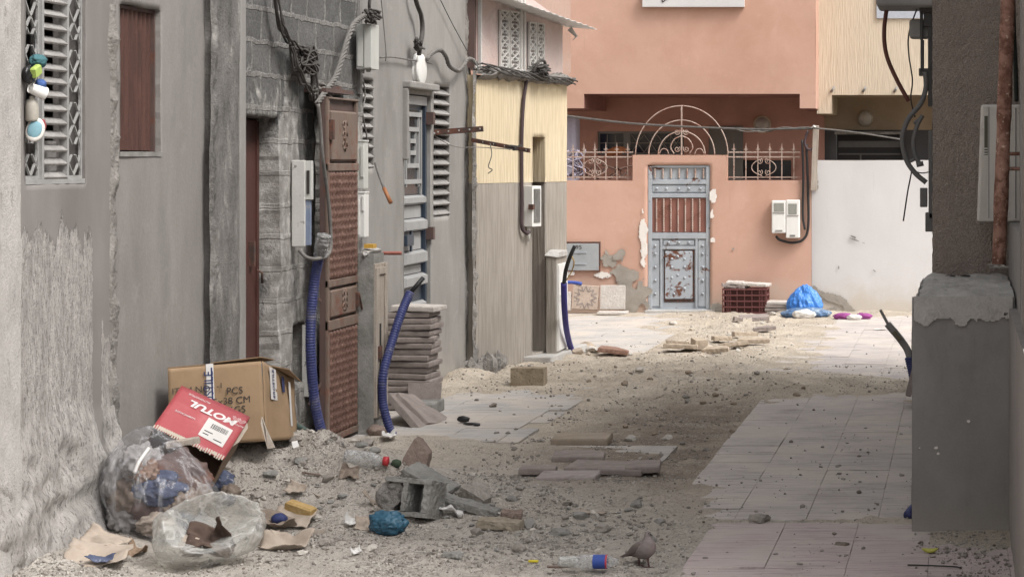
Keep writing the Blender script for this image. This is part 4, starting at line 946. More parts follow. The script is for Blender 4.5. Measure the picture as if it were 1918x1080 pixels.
hose('b','', [P(768, 548, 16.7), P(752, 585, 16.6), P(734, 640, 16.5), P(718, 700, 16.4), P(717, 750, 16.4), P(726, 790, 16.4), P(738, 820, 16.4)], .034, m_blue).build('tube', m_blue, t)
l = MB(); l.tube([P(766, 552, 16.7), P(780, 535, 16.72), P(793, 520, 16.75)], .017, 8); l.build('black_cable', m_black, t)
t = thing('blue_conduit', 'smooth deep blue duct with a black cable at the yellow house doorstep', 'conduit', tuple(G(1075, 663)))
l = MB(); l.tube(cpath([P(1056, 530, 22.1), P(1057, 570, 22.2), P(1060, 610, 22.4), P(1066, 640, 22.7), P(1074, 664, 22.9)], 8), .030, 12); l.build('tube', m_bluedark, t)
l = MB(); l.tube(cpath([P(1056, 534, 22.1), P(1060, 505, 22.1), P(1068, 480, 22.0), P(1077, 460, 22.0)], 6), .02, 8); l.build('black_cable', m_black, t)
l = MB(); l.tube(cpath([P(1061, 525, 22.1), P(1072, 505, 22.1), P(1075, 490, 22.0), P(1070, 478, 22.0)], 6), .007, 6); l.build('loose_wire', m_sponge, t)
def single(name, label, cat, pts, r, mat, n=8, smooth=True, group=None):
    l = MB(); p = cpath(pts, 8) if len(pts) > 2 else pts; l.tube(p, r, n); o = l.build(name, mat, origin=tuple(Vector(pts[0]))); return tag(o, label, cat, group)
single('green_pipe', 'dull green pipe half buried in the rubble by the cardboard box', 'pipe', [P(545, 792, 13.75), P(575, 808, 13.9), P(602, 824, 14.1), P(622, 840, 14.3)], .022, plain('dull_green', (.09,.13,.115), .5))
t = thing('conduit_stub', 'orange tipped conduit stub sticking out below the upper louvre window', 'pipe', tuple(P(712, 330, 17.25)))
l = MB(); l.tube(cpath([P(703, 305, 17.3), P(711, 330, 17.25), P(720, 354, 17.2)], 6), .011, 8); l.build('grey_length', m_rope, t)
l = MB(); l.tube([P(719, 352, 17.2), P(732, 380, 17.15)], [.014, .017], 10); l.build('orange_end', m_orange, t)
single('conduit_stub', 'red brown conduit stub sticking out above the concrete post', 'pipe', [P(712, 474, 17.0), P(735, 474, 17.0), P(752, 474, 17.0)], .014, m_redpipe)
# perforated steel bars
def perf(name, label, a, b, w, mat):
    a, b = Vector(a), Vector(b); t = thing(name, label, 'bar', tuple(a)); l = MB(); l.bar(a, b, .03, w); l.bar(a+Vector((0,.016,-w/2)), b+Vector((0,.016,-w/2)), .03, .006); l.build('flange', mat, t)
    l = MB(); n = 5
    for k in range(n):
        p = a.lerp(b, .2+.75*k/(n-1)); l.lathe([(0, .0163), (.008, .0163), (.008, .014)], Matrix.Translation(p) @ Matrix.Rotation(R(90), 4, 'X'), 8)
    l.build('bolt_hole', m_conctop, t)
perf('steel_bar', 'dark perforated steel bar projecting from the wall beside the louvred slit', P(800, 249, 19.75), P(905, 241, 19.75), .045, m_rustbar)
perf('steel_bar', 'rusty perforated steel bar projecting from the corner of the yellow house', P(884, 262, 20.9), P(992, 282, 20.7), .035, m_rustbar)
# round white lamp
t = thing('round_lamp', 'round white plastic lamp case hanging above the blue grey door', 'lamp', tuple(P(788, 130, 19.0)))
M = Matrix.Translation((-4.62, 19.05, ZZ(130, 19.0))) @ Matrix.Rotation(R(90), 4, 'Y') @ Matrix.Rotation(R(4), 4, 'X')
l = MB(); l.lathe([(0,0), (.135,0), (.140,.01), (.140,.022), (.124,.026), (.124,.036), (.132,.040), (.132,.056), (.118,.062), (.06,.066), (0,.067)], M, 30); l.build('case', m_meterw, t)
# meter cabinet on the yellow house, its brown down-pipe, the white cabinet pillar
t = thing('meter_cabinet', 'small white meter cabinet with a mesh front on the yellow house', 'cabinet', tuple(T5(U5(988), 1.4, .05)))
a, b = U5(981), U5(998); z0, z1 = Z5(990, 424), Z5(990, 348)
l = MB(); l.plate([T5(a, z0, .002), T5(b, z0, .002), T5(b, z1, .002), T5(a, z1, .002)], n5*.09); l.build('case', m_meterw, t, bevel=.004)
l = MB(); l.plate([T5(a+.03, z0+.04, .092), T5(b-.03, z0+.04, .092), T5(b-.03, z1-.03, .092), T5(a+.03, z1-.03, .092)], n5*.006); l.build('mesh_panel', m_pilaster, t)
l = MB(); l.plate([T5(a-.02, (z0+z1)/2-.03, .06), T5(a+.02, (z0+z1)/2-.03, .06), T5(a+.02, (z0+z1)/2+.02, .06), T5(a-.02, (z0+z1)/2+.02, .06)], n5*.05); l.build('lock', m_rustbar, t)
l = MB(); l.tube([T5((a+b)/2-.05, z0, .03), T5((a+b)/2-.05, z0-.14, .03)], .016, 8); l.build('pipe_stub', m_meterw, t)
single('down_pipe', 'thin brown pipe running down the yellow wall to the meter cabinet', 'pipe', [T5(U5(979), 2.78, .04), T5(U5(975), 2.55, .03), T5(U5(972), 2.2, .03), T5(U5(972), 1.6, .03), T5(U5(972), 1.36, .03), T5(U5(977), 1.29, .05), T5(U5(981), 1.30, .06)], .018, m_brownpipe)
pd = 22.3; x0, x1 = (1022-VX)*pd/F, (1042-VX)*pd/F; d2 = pd*(VX-1042)/(VX-1059); zt = ZZ(478, pd)
t = thing('meter_pillar', 'grey masonry pillar with a white metal cabinet door at the yellow house doorstep', 'pillar', (x0, pd, .06))
l = MB(); l.box(x0, x1, pd, d2, .04, zt); l.build('shaft', m_grey5, t, bevel=.01)
l = MB(); l.add([(x0-.01, pd-.012, zt), (x1+.02, pd-.012, zt-.02), (x1+.02, d2+.01, zt-.02), (x0-.01, d2+.01, zt), (x0+.03, pd+.05, zt+.05), (x1+.02, pd+.05, zt+.03), (x1+.02, d2, zt+.03), (x0+.03, d2, zt+.05)], [(0,1,5,4),(1,2,6,5),(2,3,7,6),(3,0,4,7),(4,5,6,7),(3,2,1,0)]); l.build('cap', m_conctop, t)
l = MB(); l.box(x1+.0, x1+.018, pd+.01, d2-.01, .10, zt-.09); cb = l.build('cabinet_door', m_meterw, t, bevel=.003)
l = MB(); l.box(x1+.018, x1+.026, pd+.012, pd+.04, .11, zt-.10); l.box(x1+.018, x1+.026, d2-.04, d2-.012, .11, zt-.10); l.box(x1+.018, x1+.032, pd+.06, pd+.14, .60, .66); l.build('door_edge', m_meterw, cb)

# ---- cables -------------------------------------------------------------------------------------------------
def bundle(name, label, pts, r, k, mat, spread, seed, twist=0.0, group=None):
    """k strands that wander round one path; twisted when twist > 0 turns per metre"""
    path = cpath(pts, 14); l = MB(); rr = random.Random(seed); dist = [0]
    for a, b in zip(path, path[1:]): dist.append(dist[-1] + (b-a).length)
    for q in range(k):
        ph = 2*math.pi*q/k; off = Vector((rr.uniform(-1,1), rr.uniform(-1,1), rr.uniform(-1,1)))*spread; out = []
        for i, p in enumerate(path):
            t_ = (path[min(i+1, len(path)-1)] - path[max(i-1, 0)]).normalized(); x = t_.cross(Vector((.3,.2,1))).normalized(); y = t_.cross(x)
            if twist: a = ph + dist[i]*twist*2*math.pi; out.append(p + (x*math.cos(a) + y*math.sin(a))*spread)
            else:
                f = math.sin(math.pi*i/(len(path)-1)); out.append(p + off*(.35+f) + Vector((0, 0, 1))*spread*.4*math.sin(i*.5+ph))
        l.tube(out, r, 6)
    o = l.build(name, mat, origin=tuple(Vector(pts[0]))); return tag(o, label, 'cable', group)
def tangle(name, label, c, size, n, r, mat, seed):
    l = MB(); rr = random.Random(seed); c = Vector(c)
    for q in range(n):
        pts = [c + Vector((rr.uniform(-1,1)*size[0], rr.uniform(-1,1)*size[1], rr.uniform(-1,1)*size[2])) for _ in range(6)]
        l.tube(cpath(pts, 6), r*rr.uniform(.7, 1.2), 6)
    o = l.build(name, mat, origin=tuple(c)); return tag(o, label, 'cable')
def lw(px, py, x=-4.48): d = D(px, x); return Vector((x, d, ZZ(py, d)))
bundle('cable_bundle', 'dark cables sagging down the block wall from the upper edge', [lw(512,-60), lw(520,0), lw(530,50), lw(548,78), lw(572,96), lw(590,105)], .008, 5, m_cable, .028, 1)
bundle('cable_bundle', 'loose dark cables drooping beside the maroon door head', [lw(545,85), lw(553,125), lw(568,155), lw(583,172), lw(596,182)], .008, 3, m_cable, .03, 2)
bundle('cable_bundle', 'dark cables dropping from the tangle to the door corner', [lw(580,92), lw(590,130), lw(592,160), lw(588,180), lw(600,195)], .009, 4, m_cable, .03, 3)
tangle('cable_tangle', 'knotted tangle of dark cables on the block wall above the ornate door', lw(576,112), (.03,.24,.10), 12, .007, m_cable, 4)
tangle('cable_tangle', 'small knot of cables where the twisted cable meets the ornate door', lw(605,172), (.04,.16,.05), 7, .009, m_rope, 5)
bundle('twisted_cable', 'thick twisted grey cable climbing from the ornate door to the top meter box', [lw(594,195,-4.44), lw(612,168,-4.44), lw(628,145,-4.44), lw(642,105,-4.44), lw(655,62,-4.44), lw(668,40,-4.44), lw(690,26,-4.44), lw(704,22,-4.44)], .0095, 4, m_rope, .0125, 6, 5)
tangle('cable_tangle', 'knot of black cable ends above the highest meter box', lw(697,30,-4.42), (.05,.16,.055), 8, .010, m_cable, 7)
bundle('cable', 'dark cable rising from the knot above the highest meter box', [lw(695,25), lw(692,5), lw(700,-40)], .009, 2, m_cable, .012, 8)
single('cable', 'pale cable hanging down the left edge of the ornate door', 'cable', [lw(596,196,-4.36), lw(600,235,-4.36), lw(604,290,-4.36), lw(612,350,-4.36), lw(618,410,-4.36), lw(618,470,-4.36), lw(596,484,-4.36), lw(575,482,-4.40), lw(560,468,-4.45)], .013, m_rope)
single('cable', 'thick dark cable dropping to the round white lamp', 'cable', [lw(770,-60,-4.55), lw(779,0,-4.55), lw(789,30,-4.55), lw(791,60,-4.55), lw(786,92,-4.55), lw(785,103,-4.55)], .020, m_cable)
tangle('cable_tangle', 'knot of black tape where the cable reaches the round white lamp', lw(783,82,-4.54), (.03,.10,.05), 6, .008, m_cable, 9)
bundle('twisted_cable', 'twisted grey cable looping from the round lamp to the yellow house', [lw(799,112,-4.54), lw(812,98,-4.54), lw(826,95,-4.54), lw(836,108,-4.54), lw(842,124,-4.54), lw(858,133,-4.54), lw(868,124,-4.54), lw(875,112,-4.54), lw(884,112,-4.54), lw(896,122,-4.48)], .009, 4, m_rope, .0115, 10, 5)
bundle('twisted_cable', 'frayed grey cable laid along the ledge of the yellow house', [T5(-.02, 2.88, .06), T5(L5*.25, 2.84, .10), T5(L5*.5, 2.82, .09), T5(L5*.75, 2.80, .10), T5(L5+.02, 2.80, .08)], .008, 5, m_cable, .03, 11, .9)
tangle('cable_tangle', 'knot of dark cable on the ledge of the yellow house', T5(U5(996), 2.88, .08), (.10,.10,.07), 11, .010, m_cable, 12)
single('cable', 'dark cable arching over the knot on the yellow house ledge', 'cable', [T5(U5(982), 2.86, .1), T5(U5(984), 2.93, .12), T5(U5(992), 2.98, .12), T5(U5(1003), 2.97, .1), T5(U5(1008), 2.92, .08)], .014, m_cable)
single('wire', 'thin wire slanting down the grey render to the yellow house corner', 'wire', [lw(815,-20,-4.58), lw(850,50,-4.58), lw(890,122,-4.55)], .004, m_cable, 5)
single('wire', 'thin wire hanging down the wall left of the round lamp', 'wire', [lw(712,-20,-4.56), lw(718,40,-4.57), lw(723,100,-4.57), lw(722,115,-4.58)], .004, m_rope, 5)
tangle('cable_tangle', 'wire wound around the rusty perforated bar', P(965, 277, 20.75), (.07,.03,.03), 5, .006, m_cable, 13)
single('wire', 'curled wire dangling from the rusty perforated bar', 'wire', [P(918, 268, 20.8), P(921, 290, 20.8), P(915, 312, 20.8), P(922, 318, 20.8), P(914, 325, 20.8)], .005, m_rope, 5)
single('wire', 'thin tie wire stretched between the two perforated bars', 'wire', [P(806, 250, 19.75), P(850, 274, 20.2), P(900, 276, 20.7), P(960, 280, 20.7)], .004, m_rope, 5)
single('wire', 'old cord pinned across the render above the blue grey door', 'wire', [lw(712,108,-4.58), lw(735,107,-4.58), lw(765,112,-4.58), lw(808,119,-4.58)], .007, m_rope, 5)
single('wire', 'grey wire looped beside the upper louvre window', 'wire', [lw(680,150,-4.57), lw(684,180,-4.57), lw(679,210,-4.57), lw(686,250,-4.57), lw(690,280,-4.57)], .006, m_rope, 5)
# ---- the far end: salmon house behind its garden wall, beige house behind a white wall --------------------
DW = 29.5
def bx(px, d=DW): return (px-VX)*d/F
def bz(py, d=DW): return ZZ(py, d)
def TB(d): return lambda u, v, q: (u, d-q, v)
def seedpatch(name, parent, mat, d, cx, cy, rx, ry, seed, thr=.0, res=.012, off=.004, sc=11.0, rot=0.0, clip=None, thick=.003):
    """irregular flake of another coat on a wall facing the viewer: a thin raised skin with a ragged outline"""
    mx = max(rx, ry)*1.5 if rot else 0; x0, x1, z0, z1 = bx(cx-(mx or rx*1.7), d), bx(cx+(mx or rx*1.7), d), bz(cy+(mx or ry*1.7), d), bz(cy-(mx or ry*1.7), d)
    nx, nz = int((x1-x0)/res)+2, int((z1-z0)/res)+2
    X, Z = np.meshgrid(np.linspace(x0, x1, nx), np.linspace(z0, z1, nz), indexing='ij')
    u = X-bx(cx, d); v = Z-bz(cy, d)
    ca, sa = math.cos(rot), math.sin(rot); u, v = (u*ca + v*sa)/(rx*d/F), (v*ca - u*sa)/(ry*d/F)
    f = 1 - np.sqrt(u*u+v*v) + 1.15*fbm(np.stack([X.ravel()*sc, Z.ravel()*sc, X.ravel()*0+seed], 1), 5, seed, .6).reshape(X.shape) - thr
    if clip: f = np.where((X < clip[0]) | (X > clip[1]) | (Z > clip[2]), -9, f)
    keep = (f[:-1,:-1]+f[1:,:-1]+f[:-1,1:]+f[1:,1:])/4 > 0
    V = [(x, d-off, z) for x, z in zip(X.ravel(), Z.ravel())]; Fc = [(i*nz+j, (i+1)*nz+j, (i+1)*nz+j+1, i*nz+j+1) for i in range(nx-1) for j in range(nz-1) if keep[i, j] and z0 > -5]
    use = sorted({i for f_ in Fc for i in f_}); mp = {o: n for n, o in enumerate(use)}
    l = MB(); l.add([V[i] for i in use], [tuple(mp[i] for i in f_) for f_ in Fc])
    if Fc: 
        o = l.build(name, mat, parent); s_ = o.modifiers.new('solid', 'SOLIDIFY'); s_.thickness = thick; s_.offset = -1 if thick > .01 else 1; return o
gw = thing('garden_wall', 'salmon painted garden wall with iron railings and a rusty grey gate', 'wall', (bx(1290), DW, 0))
xl, xr = -6.6, bx(1520); gtop = bz(338); btop = bz(290); g0, g1 = bx(1185), bx(1361); d0, d1 = bx(1213), bx(1330); dz = bz(309)
w = MB()
wv = lambda u, v: .006*fbm(np.stack([u*2, v*2, u*0], 1), 3, 111)
wallgrid(w, TB(DW), xl, g0, -.15, gtop, .08, wv); wallgrid(w, TB(DW), g1, xr, -.15, gtop, .08, wv)
wallgrid(w, TB(DW), g0, g1, -.15, btop, .05, wv, [(d0, d1, -.15, dz, .06)], jag=.004)
w.add([(xl, DW, gtop), (g0, DW, gtop), (g0, DW+.2, gtop), (xl, DW+.2, gtop)], [(0,1,2,3)]); w.add([(g1, DW, gtop), (xr, DW, gtop), (xr, DW+.2, gtop), (g1, DW+.2, gtop)], [(0,1,2,3)])
w.add([(g0, DW, btop), (g1, DW, btop), (g1, DW+.2, btop), (g0, DW+.2, btop)], [(0,1,2,3)])
for x in (g0, g1): w.add([(x, DW, gtop), (x, DW+.2, gtop), (x, DW+.2, btop), (x, DW, btop)], [(0,1,2,3)])
w.add([(xl, DW+.2, -.15), (xr, DW+.2, -.15), (xr, DW+.2, gtop), (xl, DW+.2, gtop)], [(0,1,2,3)]); w.add([(g0, DW+.2, gtop), (g1, DW+.2, gtop), (g1, DW+.2, btop), (g0, DW+.2, btop)], [(0,1,2,3)])
w.build('wall', m_salmon, gw)
for i, (cx, cy, rx, ry, th, mt) in enumerate(((1140, 488, 26, 20, .42, m_patch), (1168, 510, 28, 26, .30, m_patch), (1190, 555, 30, 32, .12, m_patch), (1158, 480, 14, 14, .25, m_patch),
        (1206, 440, 7, 42, .12, m_patchw), (1205, 475, 6, 24, .1, m_patchw), (1336, 366, 7, 14, .05, m_patchw), (1336, 450, 8, 7, .1, m_patchw), (1130, 515, 16, 5, .1, m_patchw), (1343, 575, 14, 14, .1, m_patch), (1068, 512, 12, 4, .2, m_patchw), (1334, 400, 4, 14, .2, m_patchw), (1500, 575, 16, 10, .25, m_patch), (1370, 465, 14, 10, .5, m_patch))):
    seedpatch('bare_patch' if mt is m_patch else 'flaked_patch', gw, mt, DW-.008-.0035*(i % 4), cx, cy, rx, ry, 200+i, th)
# gate
gd = DW+.045
l = MB(); l.box(d0+.003, d1-.003, gd, gd+.03, .02, dz-.003); gate = l.build('gate', m_gate, gw)
l = MB(); 
for a, b in ((d0+.004, d0+.055), (d1-.055, d1-.004)): l.box(a, b, gd-.03, gd, .03, dz-.006)
for p0, p1 in ((309, 314), (336, 345), (362, 370), (436, 447), (577, 584)): l.box(d0+.055, d1-.055, gd-.028, gd, bz(p1), bz(p0)-.004)
l.box(bx(1236), bx(1240), gd-.026, gd, bz(577), bz(447)); l.box(bx(1302), bx(1306), gd-.026, gd, bz(577), bz(447)); l.box(bx(1240), bx(1302), gd-.026, gd, bz(467), bz(461))
l.build('gate_frame', m_gate, gate, bevel=.004)
l = MB(); l.box(d0+.055, d1-.055, gd-.004, gd-.0005, bz(435), bz(371)); l.build('oxide_panel', m_gaterust, gate)
for k in range(7):
    l = MB(); beads(l, bx(1226+k*91/6), gd-.014, bz(334.5), bz(315.5), .014, .03); l.build('baluster', m_rail, gate)
    l = MB(); beads(l, bx(1227+k*81/6+2), gd-.014, bz(434), bz(372), .012, .03); l.build('baluster', m_rail, gate)
for (a, b, p0, p1) in ((1221, 1324, 346, 361), (1220, 1235, 449, 575), (1307, 1324, 449, 575), (1242, 1300, 449, 460)):
    l = MB(); l.obox(Matrix.Translation((bx((a+b)/2), gd-.008, bz((p0+p1)/2))), (bx(b)-bx(a)-.01, .016, bz(p0)-bz(p1)-.01), ch=.007); l.build('stud_panel', m_gate, gate)
l = MB(); l.obox(Matrix.Translation((bx(1271), gd-.010, bz(515))), (bx(1297)-bx(1246), .03, bz(470)-bz(560)), ch=.010); l.build('centre_panel', rustpaint('rusting_panel_paint', (.33,.36,.40), (.40,.43,.46), amt=(.52,.58), scale=6), gate)
l = MB(); l.box(bx(1243), bx(1300), gd-.006, gd-.001, bz(566), bz(468)); l.build('rust_surround', m_rustbar, gate)
l = MB()
studs = [(x, 353) for x in (1230, 1248, 1271, 1290, 1312)] + [(1227, y) for y in (460, 475, 500, 525, 550)] + [(1316, y) for y in (460, 475, 500, 525, 550)] + [(x, 454) for x in (1252, 1271, 1290)] + [(x, y) for x in (1258, 1282) for y in (485, 500, 520, 540)] + [(1269, 480), (1269, 515), (1262, 550)]
for x, y in studs: l.lathe([(.020, 0), (.017, .010), (0, .016)], Matrix.Translation((bx(x), gd-.022, bz(y))) @ Matrix.Rotation(R(90), 4, 'X'), 8)
l.build('stud', m_gate, gate); bpy.data.objects['stud']['kind'] = 'stuff'
l = MB(); l.tube([(bx(1243), gd-.03, bz(482)), (bx(1243), gd-.06, bz(482)), (bx(1250), gd-.07, bz(479)), (bx(1258), gd-.06, bz(475))], .009, 6); l.build('handle', m_rustbar, gate)
l = MB(); l.box(d0-.02, d1+.06, DW-.16, DW+.05, -.02, .035); l.build('threshold', m_conctop, gw, bevel=.008)
# railings
def spear(mb, x, z, y): mb.add([(x-.010, y-.005, z), (x+.010, y-.005, z), (x+.010, y+.005, z), (x-.010, y+.005, z), (x, y, z+.10)], [(0,1,4),(1,2,4),(2,3,4),(3,0,4),(3,2,1,0)]); mb.box(x-.028, x+.028, y-.005, y+.005, z-.003, z+.007)
def spiral(mb, x, z, y, r, turns, sgn=1, a0=0, th=.006):
    n = 22; mb.tube([(x + sgn*r*(1-k/n*.85)*math.cos(a0+2*math.pi*turns*k/n), y, z + r*(1-k/n*.85)*math.sin(a0+2*math.pi*turns*k/n)) for k in range(n)], th, 5)
def railing(px0, px1, n, label_part, mid=True):
    y = DW+.1; l = MB(); zt, zm, zb = bz(285), bz(294), bz(332)
    for z in (zt, zm, zb): l.box(bx(px0), bx(px1), y-.006, y+.006, z-.008, z+.008)
    fr = l.build('railing', m_rail, gw)
    for k in range(n):
        x = bx(px0+(px1-px0)*(k+.5)/n); q = MB(); q.box(x-.007, x+.007, y-.0065, y+.0065, bz(337), bz(280)+.01); spear(q, x, bz(280), y); q.build('spear_bar', m_rail, fr)
    xc = bx((px0+px1)/2); q = MB()
    for sg in (1, -1):
        for zz in (bz(302), bz(323)): spiral(q, xc+sg*.055, zz, y-.012, .040, 1.4, sg, 2.2)
        q.tube(cpath([(xc+sg*.02, y-.012, bz(330)), (xc+sg*.13, y-.012, bz(322)), (xc+sg*.16, y-.012, bz(313)), (xc+sg*.12, y-.012, bz(304)), (xc+sg*.02, y-.012, bz(297))], 6), .006, 5)
    q.build('scrollwork', m_rail, fr); return fr
railing(1040, 1184, 7, ''); railing(1362, 1497, 6, '')
l = MB(); y = DW+.1; cx, cz = bx(1275), btop
for (rx, rz) in ((87, 92), (62, 65), (44, 44)):
    n = 40; l.tube([(cx + rx*DW/F*math.cos(math.pi*k/n), y, cz + rz*DW/F*math.sin(math.pi*k/n)) for k in range(n+1)], .0085, 6)
l.box(cx-.009, cx+.009, y-.009, y+.009, cz, cz+92*DW/F); arch = l.build('arch_grille', m_rail, gw)
l = MB()
for sg in (1, -1):
    for zz in (.30, .075): spiral(l, cx+sg*.06, cz+zz, y, .042, 1.5, sg, 2.4)
    l.tube(cpath([(cx+sg*.01, y, cz+.25), (cx+sg*.10, y, cz+.20), (cx+sg*.145, y, cz+.10), (cx+sg*.10, y, cz+.015)], 6), .008, 5)
    l.tube(cpath([(cx+sg*.30, y, cz+.01), (cx+sg*.26, y, cz+.075), (cx+sg*.20, y, cz+.07), (cx+sg*.17, y, cz+.01)], 6), .007, 5)
l.build('scrollwork', m_rail, arch)
# number plate box 495
t = thing('wall_hatch', 'dented grey metal hatch with a stencilled number on the salmon wall', 'hatch', (bx(1092), DW, bz(507)))
l = MB(); l.box(bx(1061), bx(1122), DW-.045, DW-.004, bz(506), bz(456)); l.build('door', rustpaint('dull_grey_hatch', (.27,.29,.30), (.36,.375,.385), amt=(.66,.76)), t, bevel=.004)
l = MB(); l.box(bx(1058), bx(1125), DW-.03, DW-.006, bz(456), bz(452.5)); l.box(bx(1122), bx(1125), DW-.03, DW-.006, bz(509), bz(456)); l.build('hatch_frame', m_rustbar, t)
l = MB(); l.box(bx(1076), bx(1100), DW-.055, DW-.046, bz(473.5), bz(471)); l.box(bx(1076), bx(1100), DW-.055, DW-.046, bz(494.5), bz(492)); l.build('slot', m_gate, t)
text('495', .075, m_ink, t, frame((1,0,0), (0,0,1), (0,-1,0), (bx(1082), DW-.047, bz(463))), 'stencilled_number', sx=1.15)
# meters on the salmon wall
def wallmeter(label, a, b, p0, p1, mat, win):
    t = thing('meter_box', label, 'meter box', (bx((a+b)/2), DW, bz(p1)), group=None)
    l = MB(); l.box(bx(a), bx(b), DW-.14, DW-.004, bz(p1), bz(p0)); l.build('case', mat, t, bevel=.012)
    l = MB(); l.box(bx(win[0]), bx(win[1]), DW-.1445, DW-.135, bz(win[3]), bz(win[2])); l.build('window', plain('meter_glass', (.30,.30,.27), .25), t, bevel=.003)
    l = MB(); l.box(bx(a+2), bx(b-2), DW-.147, DW-.138, bz(win[3]+3.0), bz(win[3]+1.5)); l.box(bx(win[0]+3), bx(win[1]-3), DW-.148, DW-.139, bz(p1-3), bz(p1-6)); l.build('seal', m_conc, t)
wallmeter('left of the two cream meter boxes on the salmon wall, with an oval window', 1447, 1473, 375, 436, m_meterw, (1451, 1470, 380, 396))
wallmeter('right of the two cream meter boxes on the salmon wall, with a square window', 1473.5, 1499, 374, 445, m_meterw, (1478, 1494, 381, 401))
single('cable', 'black cable looping under the two cream meter boxes', 'cable', [(bx(1503), DW-.05, bz(262)), (bx(1505), DW-.04, bz(330)), (bx(1504), DW-.04, bz(400)), (bx(1508), DW-.05, bz(430))], .016, m_black)
single('cable', 'second black cable curling below the cream meter boxes', 'cable', [(bx(1511), DW-.05, bz(270)), (bx(1514), DW-.04, bz(360)), (bx(1514), DW-.04, bz(425)), (bx(1505), DW-.05, bz(448)), (bx(1485), DW-.05, bz(454)), (bx(1462), DW-.06, bz(449)), (bx(1454), DW-.06, bz(442))], .018, m_black)
single('cable', 'dark cable hooked behind the wooden batten over the garden wall', 'cable', [(bx(1513), DW-.02, bz(245)), (bx(1508), DW-.05, bz(265)), (bx(1512), DW-.06, bz(278)), (bx(1521), DW-.06, bz(280)), (bx(1526), DW-.03, bz(272))], .017, m_brownpipe)
t = thing('batten', 'weathered wooden batten standing where the salmon and white walls meet', 'batten', (bx(1526), DW, bz(358)))
l = MB(); l.obox(Matrix.Translation((bx(1527), DW-.06, bz(296))) @ Matrix.Rotation(R(2), 4, 'Y'), (.075, .05, (358-236)*DW/F), ch=.006); l.build('timber', m_wood, t)
l = MB(); l.tube([(bx(1521), DW-.07, bz(240)), (bx(1525), DW-.1, bz(236)), (bx(1529), DW-.07, bz(241))], .014, 6); l.build('insulator', m_white2, t)
# overhead wires across the gate
single('wire', 'grey service wire crossing above the gate from the yellow house', 'wire', [P(1058, 217, 23.5), P(1180, 231, 26), P(1300, 238, 28), P(1420, 242, 29.2), (bx(1524), DW-.08, bz(241))], .013, m_cable)
single('wire', 'pale wire running from the wooden batten past the dark garage opening', 'wire', [(bx(1526), DW-.1, bz(240)), (bx(1600), DW-.3, bz(248)), (bx(1690), DW-.6, bz(262))], .010, m_rope)
bundle('cable', 'twisted wire hung with white clips over the right railing', [(bx(1380), DW-.1, bz(243)), (bx(1420), DW-.1, bz(246)), (bx(1460), DW-.1, bz(241)), (bx(1523), DW-.1, bz(240))], .007, 2, m_rope, .012, 33, 2)
for k, (px, py) in enumerate(((1426, 247), (1445, 246), (1470, 243), (1493, 243))):
    pass
# the salmon house itself
SH = 30.4
hs_ = thing('salmon_house', 'salmon house with an overhanging upper floor above a shaded porch', 'house', (bx(1290), SH, 0))
w = MB(); ux0, ux1 = -8.0, bx(1528, SH); zp = bz(176, SH); zc = bz(203, SH)
wallgrid(w, TB(SH), ux0, ux1, zp, 5.2, .12, lambda u, v: .012*fbm(np.stack([u*1.1, v*1.1, u*0], 1), 3, 121))
wallgrid(w, TB(SH), ux0, bx(1094, SH), zc, zp, .12); wallgrid(w, TB(SH), bx(1498, SH), ux1, zc, zp, .12)
w.add([(ux0, SH, 5.2), (ux1, SH, 5.2), (ux1, SH+5, 5.2), (ux0, SH+5, 5.2)], [(0,1,2,3)]); w.add([(ux1, SH, zc), (ux1, SH+5, zc), (ux1, SH+5, 5.2), (ux1, SH, 5.2)], [(0,1,2,3)])
w.add([(ux0, SH, zc), (ux0, SH+5, zc), (ux0, SH+5, 5.2), (ux0, SH, 5.2)], [(0,1,2,3)])
w.build('upper_wall', m_salmon, hs_)
l = MB(); pa, pb = bx(1094, SH), bx(1498, SH); SB = 32.3
l.add([(pa, SH+.002, zp), (pb, SH+.002, zp), (pb, SB, zp), (pa, SB, zp)], [(0,1,2,3)])
l.add([(pa, SH, zc), (pa, SB, zc), (pa, SB, zp), (pa, SH, zp)], [(0,1,2,3)]); l.add([(pb, SH, zc), (pb, SB, zc), (pb, SB, zp), (pb, SH, zp)], [(0,1,2,3)])
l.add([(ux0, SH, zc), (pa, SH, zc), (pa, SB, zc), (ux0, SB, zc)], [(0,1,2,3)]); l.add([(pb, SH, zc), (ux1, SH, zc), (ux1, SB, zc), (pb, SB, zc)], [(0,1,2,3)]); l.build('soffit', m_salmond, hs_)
l = MB(); win = (bx(1119, SB), bx(1281, SB), bz(290, SB), bz(246, SB), .12); win2 = (bx(1366, SB), bx(1482, SB), bz(336, SB), bz(300, SB), .12)
wallgrid(l, TB(SB), ux0, ux1, -.2, zp, .15, None, [win, win2]); l.add([(ux0, SB, -.2), (ux0, SB+3, -.2), (ux0, SB+3, zp), (ux0, SB, zp)], [(0,1,2,3)]); l.add([(ux1, SB, -.2), (ux1, SB+3, -.2), (ux1, SB+3, zp), (ux1, SB, zp)], [(0,1,2,3)])
l.add([(ux0, SB+3, -.2), (ux1, SB+3, -.2), (ux1, SB+3, zp), (ux0, SB+3, zp)], [(0,1,2,3)])
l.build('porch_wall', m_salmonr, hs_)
l = MB(); y = SB+.06
for a, b, c, d in ((1119, 1281, 246, 250.5), (1119, 1281, 286, 290), (1119, 1123, 250.5, 286), (1276, 1281, 250.5, 286), (1167, 1180, 250.5, 286)): l.box(bx(a, SB)+.002, bx(b, SB)-.002, y-.03, y, bz(d, SB)+.002, bz(c, SB)-.002)
fr = l.build('window', plain('window_frame_grey', (.22,.22,.21), .5), hs_)
